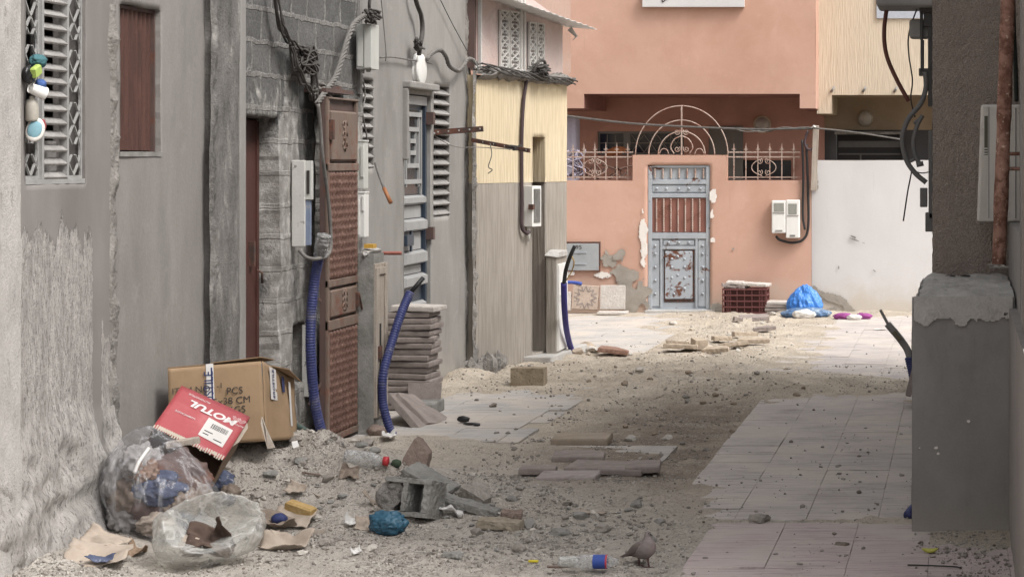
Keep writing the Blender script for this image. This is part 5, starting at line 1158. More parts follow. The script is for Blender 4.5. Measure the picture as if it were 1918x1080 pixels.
l = MB(); l.box(bx(1123, SB), bx(1167, SB), y-.012, y-.008, bz(286, SB), bz(250.5, SB)); l.box(bx(1180, SB), bx(1276, SB), y-.012, y-.008, bz(286, SB), bz(250.5, SB)); l.build('pane', plain('blue_dark_pane', (.02,.03,.055), .1, spec=.7), fr)
l = MB()
for k in range(4):
    a, b = bx(1182+k*24, SB), bx(1206+k*24, SB); l.bar((a, y-.03, bz(285, SB)), (b, y-.03, bz(252, SB)), .009); l.bar((a, y-.032, bz(252, SB)), (b, y-.032, bz(285, SB)), .009)
for px in (1137, 1152, 1256): l.bar((bx(px, SB), y-.03, bz(285, SB)), (bx(px, SB), y-.03, bz(252, SB)), .009)
l.bar((bx(1123, SB), y-.034, bz(268, SB)), (bx(1276, SB), y-.034, bz(268, SB)), .009); l.build('window_grille', plain('grille_grey', (.25,.235,.22), .6), fr)
l = MB(); l.box(win2[0]+.002, win2[1]-.002, SB+.05, SB+.06, win2[2], win2[3]); l.build('porch_window', m_glass, hs_)
l = MB(); l.box(bx(1328, SB), bx(1392, SB), SB-.02, SB+.01, -.1, bz(236, SB)); l.build('grey_door_panel', plain('porch_grey', (.19,.18,.165), .8), hs_)
l = MB(); l.box(bx(1205, SH), bx(1395, SH), SH-.09, SH-.01, bz(14, SH), bz(-14, SH)); 
sl_ = l.build('white_sill', m_white, hs_)
l = MB(); l.tube(cpath([(bx(1242, SH), SH-.095, bz(-2, SH)), (bx(1243, SH), SH-.095, bz(5, SH)), (bx(1248, SH), SH-.095, bz(1, SH)), (bx(1253, SH), SH-.095, bz(-1, SH)), (bx(1258, SH), SH-.095, bz(-5, SH))], 6), .008, 5); l.build('scribble', m_ink, sl_)
def bulk(label, px, py, d, r, mat, glow):
    t = thing('bulkhead_lamp', label, 'lamp', (bx(px, d), d, bz(py, d))); M = Matrix.Translation((bx(px, d), d, bz(py, d))) @ Matrix.Rotation(R(90), 4, 'X')
    l = MB(); l.lathe([(r, 0), (r*1.02, .03), (r*.9, .05), (r*.84, .045)], M, 28); l.build('rim', mat, t)
    l = MB(); l.lathe([(r*.86, .040), (r*.7, .075), (r*.35, .10), (0, .105)], M, 28); l.build('globe', glow, t)
bulk('round bulkhead lamp with a cream rim high on the salmon porch wall', 1428, 233, SB-.005, .125, m_beige, plain('lamp_glass', (.46,.42,.38), .3))
l = MB(); l.tube(cpath([(bx(1410, SB), SB-.08, bz(246, SB)), (bx(1424, SB), SB-.1, bz(244, SB)), (bx(1440, SB), SB-.08, bz(246, SB)), (bx(1450, SB), SB-.06, bz(243, SB))], 5), .016, 6); tag(l.build('cable', m_rope, origin=(bx(1424, SB), SB, bz(244, SB))), 'pale cable clipped across the bottom of the round porch lamp', 'cable')
# clutter in the porch behind the left railing
blob('sack', 'orange brown bundle lying behind the left railing in front of the window', 'bundle', (bx(1153, 31.3), 31.3, bz(283, 31.3)), (.30,.2,.12), surf('orange_brown_cloth', (.36,.13,.05), (.45,.18,.08), 8, co='obj'), 31, rot=(0, R(-12), 0))
l = MB(); rr = random.Random(3)
for k in range(9):
    x = bx(1062+rr.random()*22, 30.0); l.tube(cpath([(x + rr.uniform(-.12,.12), 29.95+rr.random()*.2, bz(282+q*12, 30)) for q in range(5)], 5), .012, 6)
tag(l.build('rag_bundle', plain('grey_violet_rag', (.32,.29,.36), .8), origin=(bx(1070, 30), 30, bz(330, 30))), 'grey violet strips of rag hanging at the left end of the railing', 'rags')
l = MB(); l.box(bx(1056, 30.8), bx(1078, 30.8), 30.8, 31.2, .6, bz(218, 30.8)); tag(l.build('mattress', plain('lilac_fabric', (.42,.39,.46), .9), origin=(bx(1065, 30.8), 30.8, .6), bevel=.05), 'pale lilac mattress on end at the left of the salmon porch', 'mattress')
for k in range(5):
    a = Vector((bx(1080+k*20, 30.2), 30.1+.05*k, bz(334, 30.2))); l = MB()
    l.tube(cpath([a, a + Vector((rr.uniform(-.15,.15), .05, .10)), a + Vector((rr.uniform(-.2,.3), .1, .16+.08*rr.random()))], 5), .014, 5)
    for q in range(4): c = a + Vector((rr.uniform(-.15,.25), .08, .12*rr.random()+.03)); l.obox(Matrix.Translation(c) @ Euler((rr.random()*3, rr.random()*3, 0)).to_matrix().to_4x4(), (.10, .004, .05))
    tag(l.build('dry_plant', surf('dead_leaf', (.10,.06,.05), (.20,.12,.09), 8, co='obj'), origin=tuple(a)), 'withered dark plant poking up behind the left railing', 'plant', 'withered plants behind the left railing')
# white wall and the beige house
ww = thing('boundary_wall', 'plain whitewashed wall right of the salmon wall, with a curved bare patch low down', 'wall', (bx(1640), DW+.1, 0))
dw = DW+.08; l = MB(); wallgrid(l, TB(dw), bx(1520.5, dw), 2.6, -.15, bz(300, dw), .08, lambda u, v: .010*fbm(np.stack([u*1.5, v*1.5, u*0], 1), 3, 131))
zt = bz(300, dw); l.add([(bx(1520.5, dw), dw, zt), (2.6, dw, zt), (2.6, dw+.2, zt), (bx(1520.5, dw), dw+.2, zt)], [(0,1,2,3)]); l.add([(bx(1520.5, dw), dw, -.15), (bx(1520.5, dw), dw+.2, -.15), (bx(1520.5, dw), dw+.2, zt), (bx(1520.5, dw), dw, zt)], [(0,1,2,3)]); l.add([(bx(1520.5, dw), dw+.2, -.15), (2.6, dw+.2, -.15), (2.6, dw+.2, zt), (bx(1520.5, dw), dw+.2, zt)], [(0,1,2,3)])
l.build('wall', m_white, ww)
for i, (cx, cy, rx, ry, th, ro) in enumerate(((1535, 552, 22, 6, .05, -.25), (1562, 560, 22, 6, .0, -.35), (1585, 573, 18, 6, .05, -.8), (1548, 587, 14, 5, .05, .5), (1524, 545, 5, 9, .05, 0), (1528, 340, 4, 14, .15, 0))): seedpatch('bare_patch', ww, m_patch, dw-.012-.0035*(i % 3), cx, cy, rx, ry, 300+i, th-.25, rot=ro)
for i, (cx, cy, rx, ry, th, ro) in enumerate(((1604, 450, 16, 1.6, .2, -.35), (1597, 443, 8, 1.2, .2, -.4), (1571, 500, 1.2, 4, .2, 0), (1638, 507, 4, .9, .2, -.6))): seedpatch('scuff', ww, m_pilaster, dw-.012, cx, cy, rx, ry, 320+i, th, res=.006, sc=16, rot=ro)
BH = 31.0
hb = thing('beige_house', 'beige combed stucco house behind the white wall with a dark garage opening', 'house', (bx(1640, BH), BH, 0))
l = MB(); b0, b1 = bx(1530, BH), 3.0; zp = bz(178, BH); zc = bz(213, BH)
wallgrid(l, TB(BH), b0, b1, zp, 5.2, .12, lambda u, v: .010*fbm(np.stack([u*1.2, v*1.2, u*0], 1), 3, 141)); wallgrid(l, TB(BH), b0, bx(1558, BH), zc, zp, .12)
l.add([(b0, BH, 5.2), (b1, BH, 5.2), (b1, BH+5, 5.2), (b0, BH+5, 5.2)], [(0,1,2,3)]); l.add([(b0, BH, zc), (b0, BH+5, zc), (b0, BH+5, 5.2), (b0, BH, 5.2)], [(0,1,2,3)]); l.add([(b1, BH, zp), (b1, BH+5, zp), (b1, BH+5, 5.2), (b1, BH, 5.2)], [(0,1,2,3)])
l.build('upper_wall', m_beige, hb)
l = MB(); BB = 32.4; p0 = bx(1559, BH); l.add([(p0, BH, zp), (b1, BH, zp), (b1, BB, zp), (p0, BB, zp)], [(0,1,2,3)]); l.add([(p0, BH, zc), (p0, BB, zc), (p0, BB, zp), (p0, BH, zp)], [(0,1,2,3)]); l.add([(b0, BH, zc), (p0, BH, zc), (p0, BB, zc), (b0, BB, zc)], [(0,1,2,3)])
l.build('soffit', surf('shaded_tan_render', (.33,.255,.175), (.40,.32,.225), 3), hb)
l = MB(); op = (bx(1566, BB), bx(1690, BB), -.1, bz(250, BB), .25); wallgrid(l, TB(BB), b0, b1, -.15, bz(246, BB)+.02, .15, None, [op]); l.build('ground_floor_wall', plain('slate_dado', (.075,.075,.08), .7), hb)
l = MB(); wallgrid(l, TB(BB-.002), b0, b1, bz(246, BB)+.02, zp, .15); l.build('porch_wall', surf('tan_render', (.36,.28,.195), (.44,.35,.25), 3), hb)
l = MB(); l.box(op[0]+.01, op[1]-.01, BB+.1, BB+.13, 0, op[3]-.01); sh_ = l.build('garage_shutter', plain('near_black_steel', (.025,.023,.023), .5), hb)
l = MB(); l.box(op[0]+.03, op[1]-.03, BB+.07, BB+.1, bz(276, BB), bz(264, BB)); l.box(op[0]+.03, op[1]-.03, BB+.075, BB+.1, bz(290, BB), bz(287, BB)); l.box(bx(1610, BB), bx(1613, BB), BB+.075, BB+.1, 0, bz(290, BB)); l.build('shutter_rail', plain('dull_steel', (.13,.125,.12), .5), sh_)
l = MB(); l.box(bx(1565, BB), bx(1687, BB), BB-.25, BB-.01, bz(252, BB), bz(247, BB)); l.build('broken_lintel', m_rubble, hb)
l = MB(); l.box(bx(1642, BH), bx(1745, BH), BH-.03, BH-.006, bz(35, BH), bz(16, BH)); l.box(bx(1642, BH), bx(1666, BH), BH-.03, BH-.006, bz(16, BH), bz(-10, BH)); wn = l.build('window_surround', plain('pale_blue_grey', (.46,.49,.54), .7), hb)
l = MB(); l.box(bx(1667, BH), bx(1740, BH), BH-.012, BH-.006, bz(16, BH)+.002, bz(-10, BH)); l.build('window_panel', m_beige, wn)
bulk('dusty round bulkhead lamp on the tan porch wall of the beige house', 1621, 222, BB-.01, .11, surf('dusty_rim', (.40,.35,.28), (.52,.46,.38), 8, co='obj'), surf('dusty_globe', (.50,.46,.40), (.64,.6,.53), 8, co='obj'))
l = MB()
for px in (1557, 1616, 1675): l.tube([(bx(px, BH), BH-.01, bz(172, BH)), (bx(px+3, BH), BH-.05, bz(168, BH)), (bx(px+5, BH), BH-.02, bz(164, BH))], .018, 6)
l.build('drip_stub', m_conc, hb)
# ---- right side: tall building with a roughcast pier on a cement plinth ------------------------------------
rb = thing('corner_building', 'tall building at the right edge with a dark roughcast pier', 'building', (.3, 14, 0))
XR = .30
l = MB()
XU, XN = .385, .300
wallgrid(l, lambda u, v, q: (XN-q, u, v), 9.5, 11.0, -.15, 4.0, .05, lambda u, v: .004*fbm(np.stack([u*3, v*2, u*0], 1), 3, 151))
wallgrid(l, lambda u, v, q: (XU-q, u, v), 11.0, 14.2, 1.5, 4.0, .05, lambda u, v: .004*fbm(np.stack([u*3, v*2, u*0], 1), 3, 152))
Q = lambda *v: l.add(v, [(0,1,2,3)])
Q((XN, 9.5, 4), (XN, 11, 4), (XN, 11, 6.6), (XN, 9.5, 6.6)); Q((XN, 11, -.15), (XU+.1, 11, -.15), (XU+.1, 11, 6.6), (XN, 11, 6.6)); Q((XU, 11, 4), (XU, 14.2, 4), (XU, 14.2, 6.6), (XU, 11, 6.6))
Q((XN, 9.5, -.15), (XN+4, 9.5, -.15), (XN+4, 9.5, 6.6), (XN, 9.5, 6.6)); Q((XU, 14.2, -.15), (XU, 20.0, -.15), (XU, 20.0, 6.6), (XU, 14.2, 6.6)); Q((XN+4, 9.5, -.15), (XN+4, 20, -.15), (XN+4, 20, 6.6), (XN+4, 9.5, 6.6))
Q((XU, 20, -.15), (XR+4, 20, -.15), (XR+4, 20, 6.6), (XU, 20, 6.6)); Q((XN, 9.5, 6.6), (XN+4, 9.5, 6.6), (XN+4, 20, 6.6), (XN, 20, 6.6))
l.build('wall', m_smooth2, rb)
l = MB(); wallgrid(l, lambda u, v, q: (.310-q, u, v), 11.002, 14.14, -.15, 1.62, .04, lambda u, v: .006*fbm(np.stack([u*5, v*4, u*0], 1), 4, 153)); l.add([(.310, 11.002, 1.62), (XU, 11.002, 1.62), (XU, 14.14, 1.62), (.310, 14.14, 1.62)], [(0,1,2,3)]); l.build('dado', m_smooth4, rb)
l = MB(); wallgrid(l, lambda u, v, q: (.268-q, u, v), 9.1, 14.1, -.15, 1.20, .05, lambda u, v: .005*fbm(np.stack([u*5, v*4, u*0], 1), 4, 154)); l.add([(.268, 9.1, 1.20), (.31, 9.1, 1.20), (.31, 14.1, 1.20), (.268, 14.1, 1.20)], [(0,1,2,3)]); l.build('skirting', m_smooth2, rb)
PD = 14.15; px0 = (1747-VX)*PD/F
l = MB()
nz = np.random.default_rng(5)
def rd(u, v): p = np.stack([u*80, v*80, u*0], 1); return .008*fbm(p, 2, 161) + .003*ridged(p*.5, 2, 162)
wallgrid(l, lambda u, v, q: (u, PD-q, v), px0, XU+.02, 1.0, 3.3, .012, rd)
wallgrid(l, lambda u, v, q: (px0-q, u, v), PD, PD+.5, 1.0, 3.3, .02, lambda u, v: .010*fbm(np.stack([u*42, v*42, u*0], 1), 3, 163))
l.add([(px0, PD, 3.3), (XU+.02, PD, 3.3), (XU+.02, PD, 6.6), (px0, PD, 6.6)], [(0,1,2,3)]); l.add([(px0, PD, 3.3), (px0, PD+.5, 3.3), (px0, PD+.5, 6.6), (px0, PD, 6.6)], [(0,1,2,3)])
l.add([(px0, PD+.5, -.1), (XU+.02, PD+.5, -.1), (XU+.02, PD+.5, 6.6), (px0, PD+.5, 6.6)], [(0,1,2,3)]); l.add([(px0, PD, 6.6), (XU+.02, PD, 6.6), (XU+.02, PD+.5, 6.6), (px0, PD+.5, 6.6)], [(0,1,2,3)])
l.build('pier', m_roughcast, rb)
# metal door jamb on the near wall, right edge
l = MB(); l.box(XN-.006, XN+.001, 10.55, 10.60, -.05, 4); l.box(XN-.004, XN+.001, 10.93, 10.98, -.05, 4); l.build('jamb', m_smooth4, rb, bevel=.004)
l = MB(); l.box(XN-.003, XN+.001, 9.6, 10.54, -.05, 4); dj = l.build('door', surf('faded_grey_brown_metal', (.20,.17,.155), (.28,.245,.225), 5, (1,1,.4), fine=.1, bump=.1, rough=.6), rb, bevel=.003)
# dark slab at the very top
l = MB(); l.box(px0-.36, px0+.02, 14.2, 14.7, ZZ(12, 14.2), ZZ(-40, 14.2)); l.build('canopy_slab', m_concd, rb, bevel=.02)
# plinth
pf = 12.1; x0 = (1708-VX)*pf/F; zt = ZZ(556, pf); zb = zt+.03
pt = thing('plinth', 'low dark cement plinth with a pale crumbly top at the right edge', 'plinth', ((x0+XR)/2, pf, 0))
l = MB()
wallgrid(l, lambda u, v, q: (u, pf-q, v), x0, XR-.002, -.12, zt, .025, lambda u, v: .006*fbm(np.stack([u*4, v*4, u*0], 1), 4, 171) + np.clip((v-zt+.16)/.16, 0, 1)*(.012*fbm(np.stack([u*14, v*14, u*0], 1), 4, 172)-.018*np.clip((v-zt+.16)/.16, 0, 1)**2) + np.clip((.05-v)/.1, 0, 1)*.012)
wallgrid(l, lambda u, v, q: (x0-q, u, v), pf, PD+.02, -.12, zt, .04, lambda u, v: .007*fbm(np.stack([u*5, v*5, u*0], 1), 4, 173) - np.clip((v-zt+.12)/.12, 0, 1)**2*.03)
l.build('side', m_concd, pt)
l = MB(); nu, nv = 40, 90; V = []
for i in range(nu):
    for j in range(nv):
        u = i/(nu-1); v = j/(nv-1); V.append((x0+.012+(XR-.004-x0-.012)*u, pf+.012+(PD-pf+.0)*v, 0))
A = np.array(V); ed = np.minimum(np.minimum(A[:,0]-x0, A[:,1]-pf), .09)/.09
zz = zt + .010 + .022*fbm(A*np.array([9, 7, 1]), 4, 175) - (1-ed)**2*.07 + .012*ridged(A*np.array([16, 14, 1]), 3, 176)
l.grid([(x, y, z) for (x, y, _), z in zip(V, zz)], nu, nv); l.build('top', m_conctop, pt)
l = MB()
for px in (1780, 1808): 
    c = P(px, 525, 13.9); l.lathe([(0, .004), (.028, .003), (.033, 0)], Matrix.Translation((c.x, c.y, zt+.022)) @ Matrix.Scale(1.6, 4, (0,1,0)), 14)
l.build('anchor_hole', m_dark, pt)
seedpatch('crumbled_lip', pt, m_conctop, pf-.010, 1796, 566, 100, 26, 411, -.35, .008, .004, 16, clip=(x0+.004, XR-.01, zt+.004), thick=.03)
for k, (a_, b_, c_) in enumerate(((1722, 838, 2), (1752, 838, 3.2), (1757, 848, 2.4), (1814, 788, 2.6))): seedpatch('chipped_spot', pt, m_patchw, pf-.008, a_, b_, c_, c_*.7, 420+k, -.1, .0025, .003, 60)
# rusty pole
t = thing('rusty_pole', 'flaking rusty pole standing on the plinth against the roughcast pier', 'pole', tuple(P(1872, 495, 13.6)))
l = MB(); b = P(1871, 497, 13.3); tp = P(1890, -60, 13.3); pts = [b.lerp(tp, k/30) for k in range(31)]; rr = random.Random(4); l.tube(pts, [.043*(1+.06*rr.uniform(-1,1)) for _ in pts], 16); l.build('tube', m_rustpole, t)
for py in (288, 316):
    l = MB(); c = P(1878, py, 13.3); l.tube([c, c + Vector((.09, .02, .0)), (XU-.002, c.y+.02, c.z)], .011, 8); l.build('bracket', m_rustpole, t)
l = MB()
for k in range(5): V, Fc = rock_mesh(900+k, (.05, .05, .03), 1); l.add([v + b + Vector((rr.uniform(-.06,.05), rr.uniform(-.06,.02), .0)) for v in V], Fc)
l.build('foot_mortar', m_stonew, t)
# ribbed plastic meter cabinet behind the pole
md = 13.75; t = thing('meter_cabinet', 'large ribbed off white plastic cabinet hung behind the rusty pole', 'cabinet', tuple(P(1868, 415, md)))
xa, xb = (1830-VX)*md/F, XU-.008; za, zb2 = ZZ(415, md), ZZ(196, md)
m_cab = surf('aged_cream_plastic', (.60,.57,.53), (.70,.67,.62), 5, (1,1,.5), c3=(.44,.40,.36), s3=8, t3=(.58,.74), fine=.08, bump=.08, rough=.55, co='obj')
l = MB(); l.add([(xa, md, za), (xb, md, za), (xb, md, zb2), (xa+.025, md, zb2), (xa+.0, md+.2, za), (xb, md+.2, za), (xb, md+.2, zb2), (xa+.025, md+.2, zb2)], [(0,1,2,3),(7,6,5,4),(0,3,7,4),(1,5,6,2),(3,2,6,7),(0,4,5,1)]); l.build('case', m_cab, t, bevel=.012)
for k in range(11):
    z = za + .03 + (zb2-za-.08)*k/10
    if k in (7, 8, 9): continue
    l = MB()
    for q in range(3): l.box(xa+.018+.022*k/10, xa+.052+.02*k/10, md-.006, md+.004, z+q*.016, z+q*.016+.008)
    for q in range(2): l.box(xa+.085, xa+.20, md-.005, md+.004, z+q*.018, z+q*.018+.009)
    l.build('vent_rib', m_cab, t)
l = MB(); l.box(xa+.045, xa+.066, md-.003, md+.004, zb2-.31, zb2-.07); l.build('slot', plain('olive_slot', (.10,.10,.07), .6), t)
l = MB(); l.box(xa+.07, xa+.075, md-.004, md+.004, za+.02, zb2-.02); l.box(xb-.035, xb-.028, md-.004, md+.004, za+.02, zb2-.02); l.build('seam', m_concd, t)
single('cable', 'dark green cable running down the wall corner beside the rusty pole', 'cable', [P(1897, -40, 13.4), P(1899, 60, 13.4), P(1902, 120, 13.4), P(1904, 190, 13.45)], .014, plain('dark_green_cable', (.03,.04,.035), .5))
# electrical gear on the hidden side of the pier, seen against the far wall
t = thing('conduit_rack', 'dark steel brackets and conduit on the left edge of the roughcast pier', 'conduit', tuple(P(1735, 200, 14.3)))
def bxp(mb, a, b, c, d, dep=.06, dd=14.35, mi=0): A, B = P(a, d, dd), P(b, c, dd); mb.box(A.x, B.x, dd, dd+dep, A.z, B.z, mi)
m_dg = plain('dark_grey_steel', (.055,.052,.05), .5); m_mg = plain('mid_grey_plastic', (.14,.138,.135), .5)
l = MB(); bxp(l, 1722, 1749, 10, 24, .2); bxp(l, 1723, 1729, 24, 75, .05); bxp(l, 1730, 1749, 24, 50, .15); bxp(l, 1724, 1731, 75, 135, .05); bxp(l, 1738, 1748, 50, 200, .06); bxp(l, 1721, 1748, 128, 142, .1); l.build('bracket', m_dg, t, bevel=.004)
l = MB(); bxp(l, 1703, 1742, 36, 72, .14, 14.4); l.build('lamp_housing', m_concd, t, bevel=.02)
l = MB(); bxp(l, 1739, 1749, 245, 410, .12); bxp(l, 1723, 1737, 352, 388, .10); bxp(l, 1733, 1748, 398, 434, .10); l.build('junction_box', m_mg, t, bevel=.006)
l = MB(); l.tube(cpath([P(1733, 135, 14.35), P(1734, 165, 14.35), P(1724, 195, 14.35), P(1700, 225, 14.35), P(1690, 262, 14.35), P(1698, 300, 14.35), P(1715, 325, 14.35), P(1735, 342, 14.35)], 8), .017, 10); l.build('bent_conduit', m_mg, t)
l = MB(); l.tube(cpath([P(1728, 216, 14.35), P(1718, 235, 14.35), P(1711, 265, 14.35), P(1714, 290, 14.35), P(1722, 306, 14.35)], 8), .015, 10); l.tube([P(1722, 303, 14.35), P(1724, 312, 14.35)], .024, 10); l.tube([P(1700, 305, 14.35), P(1714, 298, 14.35)], .010, 8); l.tube([P(1712, 232, 14.35), P(1720, 225, 14.35)], .012, 8); l.build('branch_conduit', m_mg, t)
single('hose', 'red brown hose curving down from the canopy beside the roughcast pier', 'hose', [P(1662, 8, 14.6), P(1656, 60, 14.6), P(1661, 105, 14.6), P(1680, 150, 14.6), P(1702, 190, 14.6)], .014, plain('red_brown_hose', (.14,.05,.035), .5))
single('wire', 'thin black wire hanging in a loose curve beside the pier', 'wire', [P(1720, 10, 14.5), P(1703, 60, 14.5), P(1702, 100, 14.5), P(1709, 150, 14.5), P(1706, 185, 14.5), P(1714, 220, 14.5)], .005, m_black, 5)
single('wire', 'black wire end dangling in front of the white wall', 'wire', [P(1690, 265, 14.5), P(1700, 310, 14.5), P(1708, 315, 14.5), P(1700, 360, 14.5), P(1692, 414, 14.5)], .005, m_black, 5)
single('wire', 'thin wire tying the bent conduit to the junction box', 'wire', [P(1706, 318, 14.35), P(1725, 324, 14.35), P(1742, 322, 14.35)], .004, m_black, 5)
# rebar stub with blue sleeve leaning out behind the plinth
t = thing('cable_stub', 'black cable end in a blue sleeve leaning out from behind the plinth', 'cable', tuple(G(1712, 735)))
l = MB(); l.bar(P(1649, 580, 18.4), P(1666, 612, 18.4), .075, .02); l.tube(cpath([P(1662, 606, 18.4), P(1690, 640, 18.4), P(1704, 668, 18.4), P(1714, 735, 18.4)], 6), .030, 8); l.build('cable_core', m_concd, t)
l = MB(); l.obox(Matrix.Translation(P(1680, 628, 18.35)) @ Matrix.Rotation(R(50), 4, 'Y'), (.09, .05, .035)); l.build('tape_collar', plain('olive_tape', (.17,.15,.10), .6), t, bevel=.006)
hose('c', '', [P(1703, 668, 18.4), P(1708, 690, 18.4), P(1716, 725, 18.4)], .042, m_blue).build('sleeve', m_blue, t)
l = MB(); l.obox(Matrix.Translation(P(1710, 705, 18.2)) @ Matrix.Rotation(R(14), 4, 'Y'), (.05, .3, .30), ch=.01); tag(l.build('broken_tile', m_tile, origin=tuple(G(1708, 730))), 'grey tile standing on edge against the far side of the plinth', 'tile')
hose('d', '', [P(1698, 968, 12.25), P(1706, 960, 12.3), P(1716, 950, 12.4)], .03, m_blue)
l = hose('d', '', [P(1700, 966, 12.45), P(1708, 956, 12.5), P(1718, 946, 12.6)], .03, m_blue); tag(l.build('conduit_end', m_blue, origin=tuple(P(1700, 966, 12.45))), 'short end of blue corrugated conduit at the foot of the plinth', 'conduit')
# ---- tiles ------------------------------------------------------------------------------------------------
def tile(name, label, c, rot, size=(.39,.39,.045), mat=None, group=None, seed=0, broken=False, cat='tile', cut=None):
    """cement paving tile with nibbled edges (optionally snapped across)"""
    r = random.Random(seed); a, b, h = size[0]/2, size[1]/2, size[2]/2; pts = []
    for (x0, y0, x1, y1) in ((-a,-b,a,-b), (a,-b,a,b), (a,b,-a,b), (-a,b,-a,-b)):
        for k in range(6):
            f = k/6; pts.append((x0+(x1-x0)*f + r.uniform(-.003,.003), y0+(y1-y0)*f + r.uniform(-.003,.003)))
    if cut:
        q = []
        for (x, y) in pts:
            m = x*cut[0] + y*cut[1] - cut[2]
            if m > 0: x -= m*cut[0]; y -= m*cut[1]; x += r.uniform(-.012,.012); y += r.uniform(-.012,.012)
            q.append((x, y))
        pts = q
    n = len(pts); V = []
    for (z, s) in ((-h, .99), (-h*.4, 1.0), (h*.55, 1.0), (h, .975)): V += [(x*s, y*s, z + (r.uniform(-.0015,.0015) if abs(z) == h else 0)) for x, y in pts]
    Fc = [tuple(reversed(range(n))), tuple(range(3*n, 4*n))] + [(k*n+i, k*n+(i+1) % n, (k+1)*n+(i+1) % n, (k+1)*n+i) for k in range(3) for i in range(n)]
    l = MB(); l.add(V, Fc); o = l.build(name, mat or m_tile); o.location = c; o.rotation_euler = rot
    if cat == 'rubble' or name == 'broken_tile': roughen(o, 3, .020 if cat == 'rubble' else .012, .03)
    return tag(o, label, cat, group)
# stack of tiles against the grey render
sx, sy, N = -4.405, 18.08, 17; ztop = ZZ(574, 17.9); hh = ztop/N
for k in range(N):
    top = k == N-1
    tile('paving_tile', 'pale chipped paving tile on top of the tall stack by the blue grey door' if top else 'grey brown paving tile inside the tall stack by the blue grey door', (sx + random.gauss(0, .012) + (.02 if top else 0) + (.015 if k > 9 else 0), sy + random.gauss(0, .010), hh*(k+.5)+.005), (random.gauss(0, .008), random.gauss(0, .014), random.gauss(0, .05)),
         (.35, .36, hh*.84), m_tilew if top else m_tile, None if top else 'tiles in the tall stack by the grey house', 40+k)
def lean(name, label, q, th, mat, seed):
    """slab from four corner points of its upper face"""
    A = [Vector(p) for p in q]; n = (A[1]-A[0]).cross(A[3]-A[0]).normalized(); n = n if n.z < 0 else -n
    l = MB(); r = random.Random(seed); pts = []
    for i in range(4):
        for k in range(5): pts.append(A[i].lerp(A[(i+1) % 4], k/5) + Vector((r.uniform(-.004,.004), r.uniform(-.004,.004), r.uniform(-.003,.003))))
    l.plate(pts, n*th); o = l.build(name, mat, origin=tuple(sum(A, Vector())/4), bevel=.005); return tag(o, label, 'tile')
lean('paving_tile', 'grey tile propped on edge nearest the blue conduit, left of two fallen slabs', [P(729, 735, 17.0), P(748, 734, 17.35), P(803, 797, 16.95), P(790, 806, 16.75)], .05, m_tile, 1)
lean('paving_tile', 'grey tile sliding off the foot of the stack, right of two fallen slabs', [P(744, 734, 17.1), P(775, 738, 17.7), P(864, 798, 17.35), P(803, 791, 16.95)], .045, m_tile, 2)
l = MB(); l.box(-4.32, -4.12, 17.5, 17.95, .0, .10); tag(l.build('rubble_block', m_conc, origin=(-4.2, 17.7, 0), bevel=.015), 'concrete lump under the two fallen slabs beside the tile stack', 'rubble')
tile('paving_tile', 'tile wedged upright behind the fallen slabs at the stack foot', P(795, 752, 17.85) , (R(80), 0, R(8)), (.26,.30,.04), m_tile, None, 71)
# tiles at the far wall
def star_tile(label, px0, px1, py0, py1, tilt, mat, star, seed, roll=0):
    d = 29.25; c = P((px0+px1)/2, (py0+py1)/2, d); s = (px1-px0)*d/F; h = (py1-py0)*d/F
    t = thing('paving_tile', label, 'tile', tuple(c), (R(-tilt), R(roll), 0)); M = Matrix()
    l = MB(); l.obox(M, (s, .045, h), ch=.008); l.build('slab', mat, t, local=True)
    if star:
        l = MB(); r = s*.44
        for k in range(8):
            a0, a1, a2 = 2*math.pi*k/8, 2*math.pi*(k+.5)/8, 2*math.pi*(k+1)/8
            p = lambda a, q: (q*math.cos(a), -.0235, q*math.sin(a))
            l.bar(p(a0, r), p(a1, r*.55), .012, .006, up=(0,1,0)); l.bar(p(a1, r*.55), p(a2, r), .012, .006, up=(0,1,0)); l.bar(p(a1, r*.55), p(a1, r*1.05), .010, .006, up=(0,1,0))
        l.build('star_relief', m_tile, t, local=True)
star_tile('brownish tile with a star pattern leaning on the salmon wall under the hatch', 1073, 1121, 534, 580, 10, surf('brown_star_tile', (.42,.33,.27), (.53,.43,.36), 9, co='obj', bump=.5), True, 1, 3)
star_tile('pale rough tile leaning on the salmon wall right of the star tile', 1125, 1171, 534, 580, 8, m_tilew, False, 2)
star_tile('pale tile half hidden behind the deep blue duct, leaning on the salmon wall', 1046, 1070, 546, 582, 10, m_tilew, False, 3)
tile('paving_tile', 'flat tile lying at the foot of the pale leaning tile', (bx(1148, 29.0), 29.0, .03), (0, 0, .05), (.38, .3, .03), m_tilew, None, 81)
single('blue_pipe', 'short blue pipe lying on top of the leaning star tile', 'pipe', [(bx(1060), 29.3, bz(528)), (bx(1075), 29.3, bz(527)), (bx(1095), 29.25, bz(529))], .022, plain('bright_blue_pipe', (.06,.11,.42), .5))
